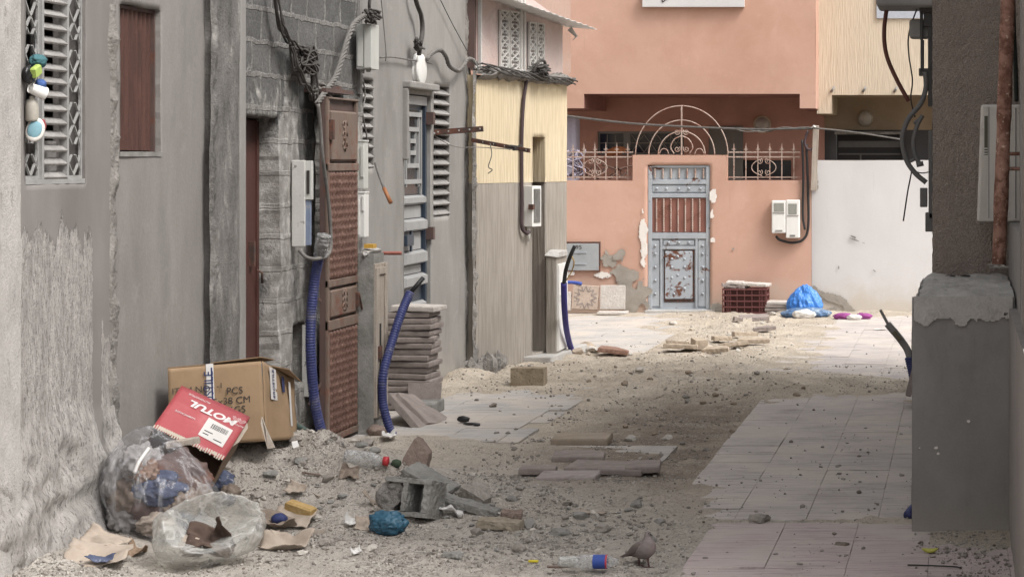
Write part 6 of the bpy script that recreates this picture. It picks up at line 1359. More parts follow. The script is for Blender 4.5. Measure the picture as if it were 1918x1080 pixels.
# crate with tiles
cx0, cx1, cy0, cy1, cz1 = bx(1353, 29.0), bx(1437, 29.0), 28.95, 29.35, bz(540, 29.0)
t = thing('crate', 'burgundy plastic crate loaded with broken tiles against the salmon wall', 'crate', ((cx0+cx1)/2, cy0, 0))
l = MB(); z0 = .02
l.box(cx0, cx1, cy0+.03, cy1-.0, z0, z0+.02); l.box(cx0, cx1, cy1-.02, cy1, z0+.02, cz1)
l.build('crate_shell', m_crate, t)
l = MB(); l.box(cx0+.03, cx1-.03, cy0+.03, cy0+.045, z0+.02, cz1-.01); l.build('inner_panel', plain('deep_burgundy', (.10,.035,.034), .6), t)
l = MB()
for k in range(5): z = z0+.01+(cz1-z0-.02)*k/4; l.box(cx0, cx1, cy0-.012, cy0+.028, z-.008, z+.008); l.box(cx0-.002, cx0+.02, cy0+.03, cy1-.002, z-.008, z+.008); l.box(cx1-.02, cx1+.002, cy0+.03, cy1-.002, z-.008, z+.008)
for f in (0, .04, .10, .14, .18, .33, .50, .67, .84, .88, .92, .97, 1): x = cx0+.008+(cx1-cx0-.016)*f; l.box(x-.005, x+.005, cy0-.007, cy0+.026, z0, cz1)
l.build('grid_front', m_crate, t)
for k, (a, b, w_, z, ry) in enumerate(((1352, 1384, .3, 535, .10), (1362, 1392, .3, 529, .06), (1384, 1440, .32, 532, .05), (1356, 1380, .25, 538, -.02), (1378, 1400, .3, 537.5, .12))):
    zc_ = bz(z, 29.1)
    tile('broken_tile', ('tilted tile corner at the left of the burgundy crate load', 'uppermost pale tile on the burgundy crate', 'long tile lying across the right of the burgundy crate', 'tile chip under the others at the left of the burgundy crate', 'tile chip in the middle of the burgundy crate load')[k], (bx((a+b)/2, 29.1), 29.12, max(zc_, cz1+.02)), (0, ry, random.uniform(-.2, .2)), ((b-a)*29.1/F, w_, .035), m_tilew if k in (1, 2) else m_tile, None, 90+k)
for k in range(4): tile('paving_tile', ('bottom', 'second', 'third', 'top')[k] + ' tile of the low stack between crate and blue bag', (bx(1460, 29.1)+random.gauss(0, .01), 29.12, .025+.043*k), (0, .03, random.gauss(0, .03)), (.36,.36,.036), m_tilew if k == 3 else m_tile, None, 100+k)
tile('paving_tile', 'flat grey tile lying in front of the burgundy crate', (*G(1412, 600)[:2], .03), (.10, -.05, .15), (.36,.36,.04), m_tile, None, 110)
for k, (px, py, sx_, sy_, rz) in enumerate(((1382, 604, .1, .1, .3), (1425, 604, .2, .1, .1), (1280, 657, .36, .28, -.15), (1275, 650, .26, .2, -.2), (1345, 662, .30, .2, -.25), (1412, 645, .34, .2, .05), (1375, 653, .3, .16, .1), (1395, 632, .26, .2, .3), (1352, 641, .2, .2, .3), (1150, 664, .30, .24, .02), (1310, 655, .14, .14, .5), (1432, 622, .25, .1, .2))):
    lab = ('tiny tile chip left of the flat tile near the crate', 'narrow tile sliver in front of the flat tile near the crate', 'tan tile slab at the left end of the sandy rubble strip', 'tan tile slab tucked behind the leftmost one in the sandy strip', 'tan tile tilted right of the blocky stone in the sandy strip', 'long flat tile at the right end of the sandy strip', 'tile fragment in the middle of the sandy strip', 'tile fragment behind the long flat one in the sandy strip', 'small tile bit behind the sandy strip', 'red brown tile lying by the deep blue duct', 'blocky stone among the tan slabs of the sandy strip', 'dark tile sliver lying before the blue bag')[k]
    g = GS(px, py); h_ = .10 if k == 10 else .045
    tile('broken_tile' if k != 10 else 'block_fragment', lab, (g.x, g.y, gz(g.x, g.y)+h_*.45+.02), (random.gauss(0, .08), random.gauss(0, .08), rz), (sx_, sy_, h_), surf('red_brown_tile', (.27,.16,.12), (.36,.22,.17), 8, co='obj') if k == 9 else surf('sandy_tile', (.42,.34,.26), (.55,.46,.37), 8, co='obj') if k in (2,3,4,5,6,7,8,10) else m_tile, None, 120+k, cut=(.8, .6, sx_*.3))
# lifted tiles in the middle foreground
for k, (px, py, sx_, sy_, rx, ry, rz, z) in enumerate(((1008, 888, .23, .30, -.06, .02, .12, .045), (1140, 884, .50, .36, .01, .03, -.06, .03), (1066, 908, .36, .30, .0, .0, .03, .0), (1205, 884, .22, .34, .0, -.03, .1, .025), (1085, 862, .34, .3, .02, 0, .1, .02))):
    lab = ('lifted tile with a dark gap under it, left of the group in the trench edge', 'large flat tile at the middle of the lifted group', 'nearest tile of the lifted group, pinkish, lying loose in the dirt', 'right hand tile of the lifted group', 'rear tile of the lifted group with a snapped corner')[k]
    g = G(px, py); tile('paving_tile', lab, (g.x, g.y, max(gz(g.x, g.y), -.02)+.02+z*.55), (rx, ry, rz), (sx_, sy_, .038), m_tile if k != 2 else surf('pinkish_tile', (.33,.285,.27), (.43,.38,.365), 9, (1,1,1), c3=(.25,.21,.2), s3=6, fine=.2, bump=.6, co='obj'), None, 140+k, cut=(.6, .8, .17) if k == 4 else None)
tile('paving_tile', 'sandy tile edge standing out of the soil left of the trench', (*G(1090, 827)[:2], .02), (.03, 0, .02), (.40,.3,.05), surf('soil_tile', (.32,.26,.2), (.42,.35,.28), 8, co='obj'), None, 150)
# upright broken tile, slab, hollow block and other rubble round the heap
def gs(px, py, up=0.0): g = GS(px, py); return Vector((g.x, g.y, g.z+up))
def slab(name, label, c, size, rot, mat, seed, cut=None, cat='rubble'): 
    return tile(name, label, c, rot, size, mat, None, seed, cut=cut, cat=cat)
m_browntile = surf('brown_broken_tile', (.20,.15,.125), (.31,.24,.205), 8, c3=(.13,.1,.085), s3=10, t3=(.56,.66), fine=.25, bump=.8, co='obj')
dq = GS(776, 878).y; l = MB(); l.plate([P(751, 874, dq-.03), P(755, 856, dq-.02), P(776, 822, dq+.03), P(785, 826, dq+.03), P(803, 850, dq), P(797, 880, dq-.03)], (.012, .055, .01)); tag(roughen(l.build('broken_tile', m_browntile, origin=tuple(gs(776, 878)), bevel=.004), 3, .014, .04), 'pointed brown tile fragment standing upright behind the rubble', 'rubble')
slab('broken_slab', 'long grey slab lying tilted beside the pointed brown fragment', gs(806, 918, .045), (.31,.16,.06), (R(10), R(24), R(-20)), m_conc, 2)
slab('broken_slab', 'grey plank shaped slab trailing right of the hollow block', gs(880, 958, .03), (.34,.09,.04), (R(6), R(13), R(-12)), m_conc, 3)
slab('broken_slab', 'dark angular slab fragment right of the grey slabs', gs(897, 938, .035), (.17,.14,.07), (R(15), R(25), R(-20)), m_stone, 4, (.7,.7,.06))
slab('broken_slab', 'short tan edged slab lying in the grey dirt', gs(937, 992, .025), (.235,.10,.045), (R(4), R(3), R(-4)), surf('tan_slab', (.26,.22,.165), (.38,.33,.265), 8, co='obj'), 5)
slab('broken_slab', 'dark brown chunk behind the short tan edged slab', gs(958, 974, .025), (.11,.09,.05), (R(6), R(4), R(10)), m_browntile, 6)
slab('wood_strip', 'thin weathered wood strip lying in front of the heap', gs(585, 1000, .012), (.13,.03,.022), (0, R(-4), R(6)), m_wood, 7, cat='wood')
slab('broken_slab', 'small flat slab lying in the beige dirt right of the dusty blue bag', gs(848, 1043, .012), (.095,.06,.022), (R(4), 0, R(3)), m_conc, 8)
# hollow concrete block, half broken, lying on the heap
hbk = thing('hollow_block', 'broken hollow concrete block caked with mortar at the foot of the heap', 'block', tuple(gs(772, 966, .095)), (R(-12), R(3), R(-14)))
l = MB(); l.box(-.13,.15,-.09,.10,.075,.10); l.box(-.13,.15,-.09,.10,-.105,-.08); l.box(.105,.15,-.089,.099,-.08,.075); l.box(-.02,.01,-.088,.099,-.08,.075); l.box(-.129,.149,.08,.101,-.08,.075); roughen(l.build('shell', m_conc, hbk, local=True), 4, .020, .025)
V, Fc = rock_mesh(55, (.17,.16,.21), 4, .55, 5); l = MB(); l.add([v + Vector((-.10,-.02,-.01)) for v in V], Fc, 0, True); l.build('mortar_lump', m_rubble, hbk, local=True)
# whole block by the yellow house
cbk = thing('concrete_block', 'whole sandy concrete block standing by the corner of the yellow house', 'block', tuple(G(986, 727)))
dq = 19.75; a, b, z1 = (956-VX)*dq/F, (1018-VX)*dq/F, ZZ(689, dq)
l = MB(); 
wallgrid(l, lambda u, v, q: (u, dq-q, v), a, b, -.03, z1, .012, lambda u, v: .008*fbm(np.stack([u*18, v*18, u*0], 1), 4, 181)); wallgrid(l, lambda u, v, q: (u, dq+.004+v, z1+q), a, b, 0, .19, .015, lambda u, v: .007*fbm(np.stack([u*18, v*18, u*0], 1), 4, 182)-.004)
l.box(a+.003, b-.003, dq+.008, dq+.19, -.03, z1-.008); l.build('body', surf('sandy_block', (.30,.24,.165), (.42,.345,.25), 12, c3=(.20,.155,.11), s3=20, t3=(.55,.65), fine=.3, bump=.9, co='pos'), cbk)
# single stones large enough to pick up
def stone(label, px, py, w_, h_, mat, seed, group=None, name='stone', d=None, lift=.2, n=3):
    g = GS(px, py); z = g.z
    V, Fc = rock_mesh(seed, (w_, w_*.85, h_), n, .4, 6); l = MB(); l.add(V, Fc); o = l.build(name, mat); o.location = (g.x, g.y, z+h_*lift); o.rotation_euler = (0, 0, seed*1.7)
    return tag(o, label, 'stone', group)
stone('round grey clod of mortar lying alone on the paving near the plinth', 1421, 978, .125, .085, m_stone, 11, n=4)
stone('pale rounded stone beside the sandy tile in the trench', 1178, 826, .12, .065, m_stonew, 12)
stone('small whitish stone right of the pale rounded one in the trench', 1249, 823, .085, .065, m_stonew, 13)
stone('small dark rock on the grey paving below the concrete block', 925, 762, .085, .05, m_stoned, 14)
stone('flat dark clod on the near pinkish paving', 1577, 1021, .075, .03, m_stoned, 15)
stone('grey green lump of mortar in front of the loose pink tile', 1049, 1003, .135, .06, m_conc, 16)
stone('crumbly mortar lump right of the loose pink tile', 1193, 948, .09, .055, m_conc, 17)
for k, (px, py) in enumerate(((1083, 662), (1110, 660), (1098, 650), (1136, 658), (1076, 655))): stone('sandy rubble lump heaped by the deep blue duct', px, py, .12+.05*(k % 3), .09, m_stonew if k % 2 else surf('sandy_lump', (.40,.32,.25), (.52,.44,.36), 8), 20+k, 'rubble by the deep blue duct', 'rubble')
rs = random.Random(9); cnt = 0
def gs(px, py, up=0.0): g = GS(px, py); return Vector((g.x, g.y, g.z+up))
def scatter(n, boxes, mats, smin, smax, label, group, name='stone', seed0=400):
    r = random.Random(seed0)
    for k in range(n):
        bxx = r.choice(boxes); px, py = r.uniform(bxx[0], bxx[1]), r.uniform(bxx[2], bxx[3]); s_ = smin*(smax/smin)**(r.random()**1.6)
        o = stone(label, px, py, s_, s_*r.uniform(.45, .75), r.choice(mats), seed0+k, group, name, n=2)
scatter(62, [(690, 1000, 900, 1000), (800, 1120, 920, 1010), (840, 1250, 930, 990), (900, 1240, 950, 1040), (480, 700, 970, 1040)], [m_stone, m_stone, m_conc, m_stonew], .03, .10, 'grey mortar lump in the rubble spread in the near left dirt', 'mortar lumps in the near left dirt')
scatter(60, [(1100, 1420, 690, 830), (1160, 1400, 740, 850), (1050, 1400, 690, 760), (1300, 1520, 690, 745)], [m_stone, surf('sand_clod', (.27,.21,.155), (.38,.31,.24), 9)], .025, .085, 'earthy clod in the dug up sandy trench', 'clods along the sandy trench', seed0=600)
scatter(36, [(1200, 1500, 620, 690), (1260, 1460, 590, 640), (1080, 1200, 650, 700)], [surf('cream_rubble', (.42,.35,.27), (.56,.48,.40), 9), m_stonew], .04, .12, 'cream rubble piece strewn on the bright far sand', 'rubble on the far sand', seed0=700)
scatter(46, [(1720, 1890, 995, 1070), (1300, 1700, 780, 1000), (1280, 1760, 1000, 1075), (1400, 1700, 700, 900)], [m_stone, m_stone, m_stoned], .016, .045, 'small dark pebble lying loose on the right hand paving', 'pebbles on the right paving', seed0=800)
scatter(22, [(850, 1100, 730, 860), (900, 1060, 760, 830)], [m_stone], .02, .05, 'small clod lying on the grey left hand paving', 'clods on the left paving', seed0=860)
# stones on the heap itself
for k in range(120):
    x, y = rs.gauss(-3.75, .5), rs.uniform(12.3, 13.5); s_ = .02+.085*rs.random()**2.5
    V, Fc = rock_mesh(500+k, (s_, s_*.8, s_*.6), 2, .4, 6); l = MB(); l.add(V, Fc); o = l.build('stone', rs.choice([m_conc, m_stone, m_stonew, m_stone])); o.location = (x, y, gz(x, y)+s_*.12); tag(o, 'mortar crumb lying on the slope of the grey heap', 'stone', 'crumbs on the grey heap')

# ---- boxes ----------------------------------------------------------------------------------------------------
bb = thing('cardboard_box', 'large brown cardboard box dented at the right, open at the top, behind the red box', 'box', tuple(P(430, 826, 12.95)))
fa, fb, fc, fd = P(314, 690, 12.78), P(489, 676, 12.95), P(497, 826, 12.9), P(318, 836, 12.75)     # front face corners, clockwise from top left
ra, rb_ = P(549, 706, 13.6), P(556, 822, 13.5)
def quadgrid(a, b, c, d, nu, nv, fn):
    return [ (a.lerp(b, i/(nu-1))).lerp(d.lerp(c, i/(nu-1)), j/(nv-1)) + fn(i/(nu-1), j/(nv-1)) for i in range(nu) for j in range(nv)]
nf = (fb-fa).cross(fd-fa).normalized(); nf = nf if nf.y < 0 else -nf
def wave(seed, amp, n): 
    def f(u, v): return n*(amp*float(fbm([[u*4, v*3, seed]], 3, seed)[0]))
    return f
l = MB(); l.grid(quadgrid(fa, fb, fc, fd, 26, 20, wave(3, .010, nf)), 26, 20, 0, True); o = l.build('front_panel', m_card, bb); s_ = o.modifiers.new('solid', 'SOLIDIFY'); s_.thickness = .005
nr_ = (ra-fb).cross(fc-fb).normalized(); nr_ = nr_ if nr_.x > 0 else -nr_
l = MB(); l.grid(quadgrid(fb, ra, rb_, fc, 20, 20, lambda u, v: nr_*(.035*math.sin(math.pi*u)*(v-.1) + .010*float(fbm([[u*4, v*4, 7]], 3, 7)[0]))), 20, 20, 0, True); o = l.build('side_panel', m_card, bb); s_ = o.modifiers.new('solid', 'SOLIDIFY'); s_.thickness = .005
bk = (ra-fb); la, ld = fa+bk, fd+(rb_-fc)
l = MB(); l.add([fa, la, ld, fd], [(0,1,2,3)]); l.add([la, ra, rb_, ld], [(0,1,2,3)]); l.add([fd, fc, rb_, ld], [(0,1,2,3)]); l.build('inner_panel', m_cardin, bb)
up = Vector((0, 0, 1))
l = MB(); l.plate([fa+up*.002, fa.lerp(fb, .44)+up*.004, fa.lerp(fb, .44)+bk*.42+up*.012, fa+bk*.4+up*.012], (0, 0, .005)); l.plate([fa.lerp(fb, .46)+up*.010, fb+up*.022, fb+bk*.40+up*.045, fa.lerp(fb, .46)+bk*.42+up*.022], (0, 0, .005))
l.plate([ra+up*.0, fb.lerp(ra, .3)+up*.0, fb.lerp(ra, .45)+Vector((.07,.03,-.01)), ra+Vector((.05,.0,-.03))], (0, 0, .005)); l.build('flap', m_card, bb)
def on(a, b, c, d, u, v, n, off): return (a.lerp(b, u)).lerp(d.lerp(c, u), v) + n*off
def decal(name, mat, face, u0, u1, v0, v1, n, off=.012):
    l = MB(); l.grid([on(*face, u0+(u1-u0)*i/5, v0+(v1-v0)*j/5, n, off + .5*.010*0) for i in range(6) for j in range(6)], 6, 6, 0, True); o = l.build(name, mat, bb); return o
FF = (fa, fb, fc, fd); ux = (fb-fa).normalized(); uz = (fa-fd).normalized()
decal('tape', m_tape, FF, .405, .485, -.02, .62, nf, .009)
decal('tape_band', m_inkb, FF, .455, .472, .03, .60, nf, .0105)
text('EROSTILE', .072, m_inkb, bb, frame(uz, -ux, nf, on(*FF, .433, .36, nf, .0105)), 'tape_lettering', sx=.85)
text('ITEM NO', .052, m_ink, bb, frame(ux, uz, nf, on(*FF, .24, .30, nf, .014)))
text('-1', .045, m_ink, bb, frame(ux, uz, nf, on(*FF, .545, .27, nf, .014)))
text('PCS', .055, m_ink, bb, frame(ux, uz, nf, on(*FF, .70, .345, nf, .014)))
text('47.5x38 CM', .055, m_ink, bb, frame(ux, uz, nf, on(*FF, .60, .47, nf, .014)))
text('KGS', .055, m_ink, bb, frame(ux, uz, nf, on(*FF, .71, .585, nf, .014)))
SF = (fb, ra, rb_, fc); vx = (ra-fb).normalized(); vz = (fb-fc).normalized()
decal('side_label', m_tape, SF, .16, .36, .04, .46, nr_, .016); text('EROSTILE', .05, m_inkb, bb, frame(vz, -vx, nr_, on(*SF, .26, .25, nr_, .018)), 'label_lettering', sx=.8)
decal('side_tape', m_tape, SF, .70, .76, .14, .80, nr_, .024)
decal('side_mark', m_inkb, SF, .50, .58, .10, .32, nr_, .022)
# red box, tipped with its open end to the viewer
rx = thing('red_box', 'red printed carton tipped forward on the heap with a white barcode label', 'box', tuple(P(380, 780, 12.4)))
o0 = P(340, 722, 12.45); e1 = P(468, 782, 12.50) - o0; e2 = P(286, 800, 12.05) - o0
en = e1.cross(e2).normalized(); en = en if en.z > 0 else -en; e3 = -en*.24
l = MB(); p = lambda u, v, q=0.0: o0 + e1*u + e2*v + e3*q
l.grid([p(i/15, j/11) + en*(.006*float(fbm([[i*.3, j*.3, 5]], 3, 5)[0])) for i in range(16) for j in range(12)], 16, 12, 0, True); o = l.build('top_panel', m_redcard, rx); s_ = o.modifiers.new('solid', 'SOLIDIFY'); s_.thickness = .004; s_.offset = -1
l = MB(); l.plate([p(1,0), p(1,1), p(1,1,1), p(1,0,1)], e1.normalized()*-.004); l.plate([p(0,0), p(0,1), p(0,1,1), p(0,0,1)], e1.normalized()*.004); l.plate([p(0,0), p(1,0), p(1,0,1), p(0,0,1)], e2.normalized()*.004); l.plate([p(0,0,1), p(1,0,1), p(1,1,1), p(0,1,1)], en*.004); l.build('carton', m_cardin, rx)
l = MB()
V = []; n = 60
rr = random.Random(8); jag = [.955 + .035*rr.random() - .02*(rr.random() < .2) for _ in range(n)]
for k in range(n-1): 
    if k % 2 == 0: l.plate([p(k/n, .925, -.012), p((k+1.1)/n, .925, -.012), p((k+1.1)/n, jag[k]+.055, -.012), p(k/n, jag[k]+.055, -.012)], en*.003)
l.plate([p(.0, .93, -.012), p(1, .93, -.012), p(1, .985, -.010), p(0, .985, -.010)], en*.002); l.build('torn_edge', m_corr, rx)
l = MB(); l.plate([p(1.0, .1, .03), p(1.05, .2, .02), p(1.045, .5, .05), p(1.0, .62, .1)], en*.004); l.build('side_flap', m_cardpale, rx)
XR1, XR2 = e1.normalized(), e2.normalized(); yy_ = (en.cross(XR1)).normalized()
fr_ = lambda u, v, rot=180: frame(XR1, yy_, en, p(u, v, -.028)) @ Matrix.Rotation(R(rot), 4, 'Z')
text('MOTUL', .075, m_inkw, rx, fr_(.56, .25), 'lettering', shear=.18, sx=1.08, bold=.035)
text('AUTOMOTIVE', .020, m_inkw, rx, fr_(.30, .10), 'small_lettering'); text('LUBRICANTS', .020, m_inkw, rx, fr_(.26, .52), 'small_lettering'); text('AUTOMOTIVE', .018, m_inkw, rx, fr_(.86, .26), 'small_lettering')
l = MB(); q_ = lambda u, v: p(u, v, -.027); lp = [q_(.54, .37), q_(.90, .40), q_(.90, .80), q_(.54, .77)]; l.plate(lp, en*.0008); lb = l.build('label', m_paper, rx)
l = MB(); rr = random.Random(2); u = .63
while u < .86:
    w_ = .004+.008*rr.random(); l.plate([q_(u, .45)+en*.001, q_(u+w_, .45)+en*.001, q_(u+w_, .55)+en*.001, q_(u, .55)+en*.001], en*.0006); u += w_+.004+.007*rr.random()
l.build('barcode', m_ink, lb)
for (u0, u1, v) in ((.58, .70, .63), (.58, .66, .69), (.74, .86, .72)):
    l = MB(); l.plate([q_(u0, v)+en*.001, q_(u1, v)+en*.001, q_(u1, v+.018)+en*.001, q_(u0, v+.018)+en*.001], en*.0006); l.build('print_line', m_ink, lb)
l = MB(); 
for u0 in (.86, .93):
    for k in range(3): l.tube([p(min(.995, u0+.03*math.cos(a)*(1+.5*k)), .10+.05*math.sin(a)*(1+.5*k), -.026) for a in np.linspace(.3, 2.9, 12)], .0012, 4)
l.build('swirl_print', m_inkw, rx)
slab('wood_piece', 'short grey board end under the lip of the red carton', P(343, 828, 12.0), (.17,.05,.03), (R(5), R(-8), R(18)), m_wood, 31, cat='wood')
l = MB(); l.plate([P(490, 780, 12.45), P(497, 800, 12.4), P(514, 838, 12.35), P(501, 840, 12.35), P(488, 792, 12.42)], (0, .015, 0)); tag(l.build('wood_splinter', m_wood, origin=tuple(P(500, 838, 12.35))), 'sharp pale wood splinter stuck upright in the heap before the brown box', 'wood')
l = MB(); l.plate([P(546, 828, 12.95), P(556, 826, 12.98), P(559, 836, 12.93), P(549, 839, 12.9)], (0, .01, .004)); tag(l.build('paper_scrap', m_paper, origin=tuple(P(552, 838, 12.92))), 'white paper scrap with a fold on top of the heap', 'paper')

# ---- bags ------------------------------------------------------------------------------------------------------
def film(name, label, c, size, mat, seed, rot=(0,0,0), shape=None, amp=.10, cat='plastic bag', soft=False):
    V, Fc = ico(6); V = V.copy(); d = V.copy()
    if shape is not None: V = shape(V)
    cre = ridged(d*np.array([2.4, 2.4, 1.5]) + seed, 4, seed)*amp + fbm(d*6+seed, 3, seed+2)*amp*.35
    if soft: cre = fbm(d*1.7+seed, 3, seed)*amp*1.6 + ridged(d*np.array([3,3,1.2])+seed, 2, seed+4)*amp*.35
    ax = np.array([.25, -.72, .45]) if soft else np.array([-.28, .1, .95]); ax = ax/np.linalg.norm(ax); e1_ = np.cross(ax, [0, 0, 1.]) ; e1_ /= np.linalg.norm(e1_); e2_ = np.cross(ax, e1_)
    ph = np.arctan2(d @ e1_, d @ e2_); tt = d @ ax
    cre = cre*.7 + (.16 if soft else .10)*amp/.12*.55*ridged(np.stack([np.cos(ph)*2.6, np.sin(ph)*2.6, tt*.7], 1)+seed, 3, seed+6)*np.clip(1.1-tt**2, 0, 1)
    V = V*(1+cre)[:, None]*np.array(size)/2
    V[:, 2] = np.maximum(V[:, 2], -size[2]*.44)
    M = np.array(Euler(rot).to_matrix()); V = V @ M.T
    l = MB(); l.add(V, Fc, 0, True); o = l.build(name, mat); o.location = c; return tag(o, label, cat)
def tent(V): V = V.copy(); k = 1 - .42*np.clip(V[:, 2]+.2, 0, 1.2)**1.6; V[:, 0] *= k*1.1; V[:, 1] *= k; return V
def pear(V):
    V = V.copy(); k = 1 - .30*np.clip(V[:, 2], 0, 1) + .08*np.clip(-V[:, 2], 0, 1); V[:, 0] *= k; V[:, 1] *= k; V[:, 0] -= .30*V[:, 2]; return V
c1 = P(298, 915, 11.75)
film('rubbish_bag', 'bulging clear bag full of mixed rubbish leaning on the left wall', tuple(c1), (.58,.48,.60), m_bag1, 4, (0, R(8), 0), pear)
rr = random.Random(12)
items = [((-.10,-.02,-.02), (.26,.20,.24), m_brownpap, 'brown crumpled paper'), ((.03,-.08,.02), (.24,.14,.17), m_bluecl, 'blue printed cloth'), ((.14,-.02,-.07), (.22,.2,.2), m_brownpap, 'tan paper wad'), ((-.08,-.04,.13), (.17,.2,.19), m_greypap, 'grey wrapping'), ((-.16,.02,-.14), (.20,.22,.18), m_greypap, 'dull grey film'), ((.04,-.06,-.17), (.24,.2,.12), m_cardpale, 'flattened pale carton'), ((.17,-.06,-.16), (.13,.16,.14), m_bluecl, 'dark blue wrapper'), ((-.03,-.10,.10), (.13,.11,.12), surf('russet_wrapping', (.20,.125,.095), (.32,.22,.17), 8, co='obj'), 'russet wrapping'), ((-.20,.0,.05), (.14,.18,.24), m_greypap, 'pale grey sheet'), ((.0,.05,-.02), (.40,.3,.36), m_frame3, 'dark mixed refuse')]
for k, (o_, s_, mt, lab) in enumerate(items): blob('crumpled_litter', lab + ' seen through the clear bulging bag', 'litter', tuple(Vector(c1)+Vector(o_)*1.0), tuple(np.array(s_)*1.12), mt, 60+k, 5, .34, 3.0, rid=.13)
l = MB(); l.tube(cpath([c1+Vector((.02,-.20,.24)), c1+Vector((-.01,-.25,.18)), c1+Vector((-.03,-.27,.12))], 6), [.010]*13, 6); tag(l.build('strap', m_tape, origin=tuple(c1)), 'white plastic strap lying over the clear bulging bag', 'strap')
c2 = P(388, 1008, 11.15)
def bowl(V):
    V = V.copy(); ax = np.array([.25, -.72, .45]); ax /= np.linalg.norm(ax); t_ = V @ ax
    k = np.clip((t_-.55)/.45, 0, 1); return V - np.outer(k*1.05*(t_), ax)*1.0
film('plastic_bag', 'milky clear bag lying open with a dark hollow, nearest on the left', (c2.x, c2.y, .155), (.52,.42,.35), m_bag2, 9, (R(0), R(-14), R(10)), bowl, .12, soft=True)
LATE = (c2.x+.02, c2.y-.05, .112)
blob('crumpled_litter', 'tan scrap inside the milky open bag', 'litter', (c2.x-.06, c2.y-.07, .10), (.11,.10,.10), m_cardpale, 78, 4, .3, 3, rid=.12)
blob('plastic_bag', 'black plastic bag cut by the left bottom corner of the view', 'plastic bag', tuple(P(8, 1072, 10.9)), (.16,.2,.13), m_blackbag, 79, 4, .2, 2.5, rid=.1)
blob('plastic_bag', 'dusty blue knotted bag in the dirt at the foot of the heap', 'plastic bag', (*G(727, 1000)[:2], .06), (.19,.15,.125), m_tealbag, 80, 5, .28, 2.0, rid=.13)
film('plastic_bag', 'bright blue plastic bag slumped against the far wall corner', (bx(1506, 28.6), 28.75, .17), (.37,.30,.43), m_bluebag, 81, shape=tent, amp=.26)
film('plastic_bag', 'thin blue skirt of torn film spread round the bright blue bag', (bx(1508, 28.5), 28.55, .05), (.56,.34,.15), surf('torn_blue_film', (.05,.12,.25), (.16,.25,.40), 8, c3=(.35,.42,.48), s3=9, rough=.35, co='obj'), 82, amp=.22)
blob('cloth', 'crumpled white bag in front of the bright blue bag', 'cloth', (bx(1505, 28.2), 28.3, .055), (.27,.18,.12), m_cloth, 83, 4, .25, 2.6, rid=.14)
blob('cloth', 'purple cloth bundle on the ground, left of the white piece', 'cloth', (bx(1579, 28.2), 28.25, .035), (.24,.15,.085), m_purple, 84, 4, .25, 2.6, rid=.14)
blob('cloth', 'purple cloth bundle on the ground, right of the white piece', 'cloth', (bx(1617, 28.2), 28.25, .035), (.20,.15,.085), m_purple, 85, 4, .25, 2.6, rid=.14)
blob('cloth', 'white cloth piece lying between two purple bundles', 'cloth', (bx(1600, 28.1), 28.1, .03), (.18,.12,.075), m_cloth, 86, 4, .2, 2.6, rid=.12)
blob('crumpled_litter', 'blue printed wrapper crushed behind the clear bulging bag', 'litter', tuple(gs(414, 918, .04)), (.14,.14,.12), m_bluecl, 87, 4, .3, 3, rid=.15)
blob('crumpled_litter', 'tan torn packet beside the blue wrapper under the red carton', 'litter', tuple(gs(432, 934, .03)), (.10,.10,.09), m_brownpap, 88, 4, .3, 3, rid=.15)
blob('crumpled_litter', 'small dark blue packet at the right of the clear bulging bag', 'litter', tuple(gs(424, 946, .025)), (.09,.09,.06), m_bluecl, 89, 3, .25, 3, rid=.12)

# ---- flat litter -------------------------------------------------------------------------------------------------
def sheet(name, label, cat, c, sx_, sy_, rot, mat, seed, curl=.02, n=16, th=.004, rag=.10):
    V = []; r = np.random.default_rng(seed); th0 = r.uniform(0, 6)
    A = np.array([((i/(n-1)-.5)*2, (j/(n-1)-.5)*2, 0) for i in range(n) for j in range(n)])
    ed = np.maximum(np.abs(A[:,0]), np.abs(A[:,1])); k = 1 + rag*fbm(A*3+seed, 3, seed)*ed
    z = curl*(fbm(A*1.2+seed, 3, seed+1)*1.6 + .7*(A[:,0]*math.cos(th0)+A[:,1]*math.sin(th0))**2)
    l = MB(); l.grid([(x*sx_/2*q, y*sy_/2*q, zz) for (x, y, _), q, zz in zip(A, k, z)], n, n); o = l.build(name, mat); o.location = c; o.rotation_euler = rot
    s_ = o.modifiers.new('solid', 'SOLIDIFY'); s_.thickness = th; return tag(o, label, cat)
m_hollow = surf('hollow_shade_sheet', (.06,.04,.033), (.13,.09,.07), 8, co='obj')  # for sheets added to paint the shaded hollow of the open bag
sheet('crumpled_litter', 'dark brown sheet added as the shaded hollow of the milky open bag', 'litter', LATE, .20, .16, (R(38), R(10), R(15)), m_hollow, 77, .05, 20, .003, .2)
sheet('crumpled_litter', 'dark sheet added deeper in for the shaded hollow of the milky open bag', 'litter', (LATE[0]+.03, LATE[1]+.03, LATE[2]-.02), .19, .15, (R(62), R(-14), R(-10)), m_hollow, 97, .06, 18, .003, .2)
def gp(px, py, up=.012, d=None):
    g = GS(px, py); return (g.x, g.y, g.z+up)
sheet('cardboard_scrap', 'flattened pale cardboard piece by the foot of the left wall', 'cardboard', gp(185, 1052, .03), .29, .26, (R(12), R(4), R(10)), m_cardpale, 1, .03)
sheet('cardboard_scrap', 'folded greyish carton lying on the flattened pale cardboard', 'cardboard', gp(195, 1036, .055), .22, .14, (R(14), R(8), R(-8)), m_cardpale, 2, .035)
sheet('blue_print', 'blue printed patch of carton on the flattened pale cardboard', 'cardboard', gp(188, 1062, .045), .12, .07, (R(14), R(6), R(-14)), m_bluecl, 3, .012)
sheet('cardboard_scrap', 'small dark curl of cardboard right of the flattened pale piece', 'cardboard', gp(258, 1040, .03), .09, .08, (R(8), R(8), R(20)), m_cardin, 4, .03)
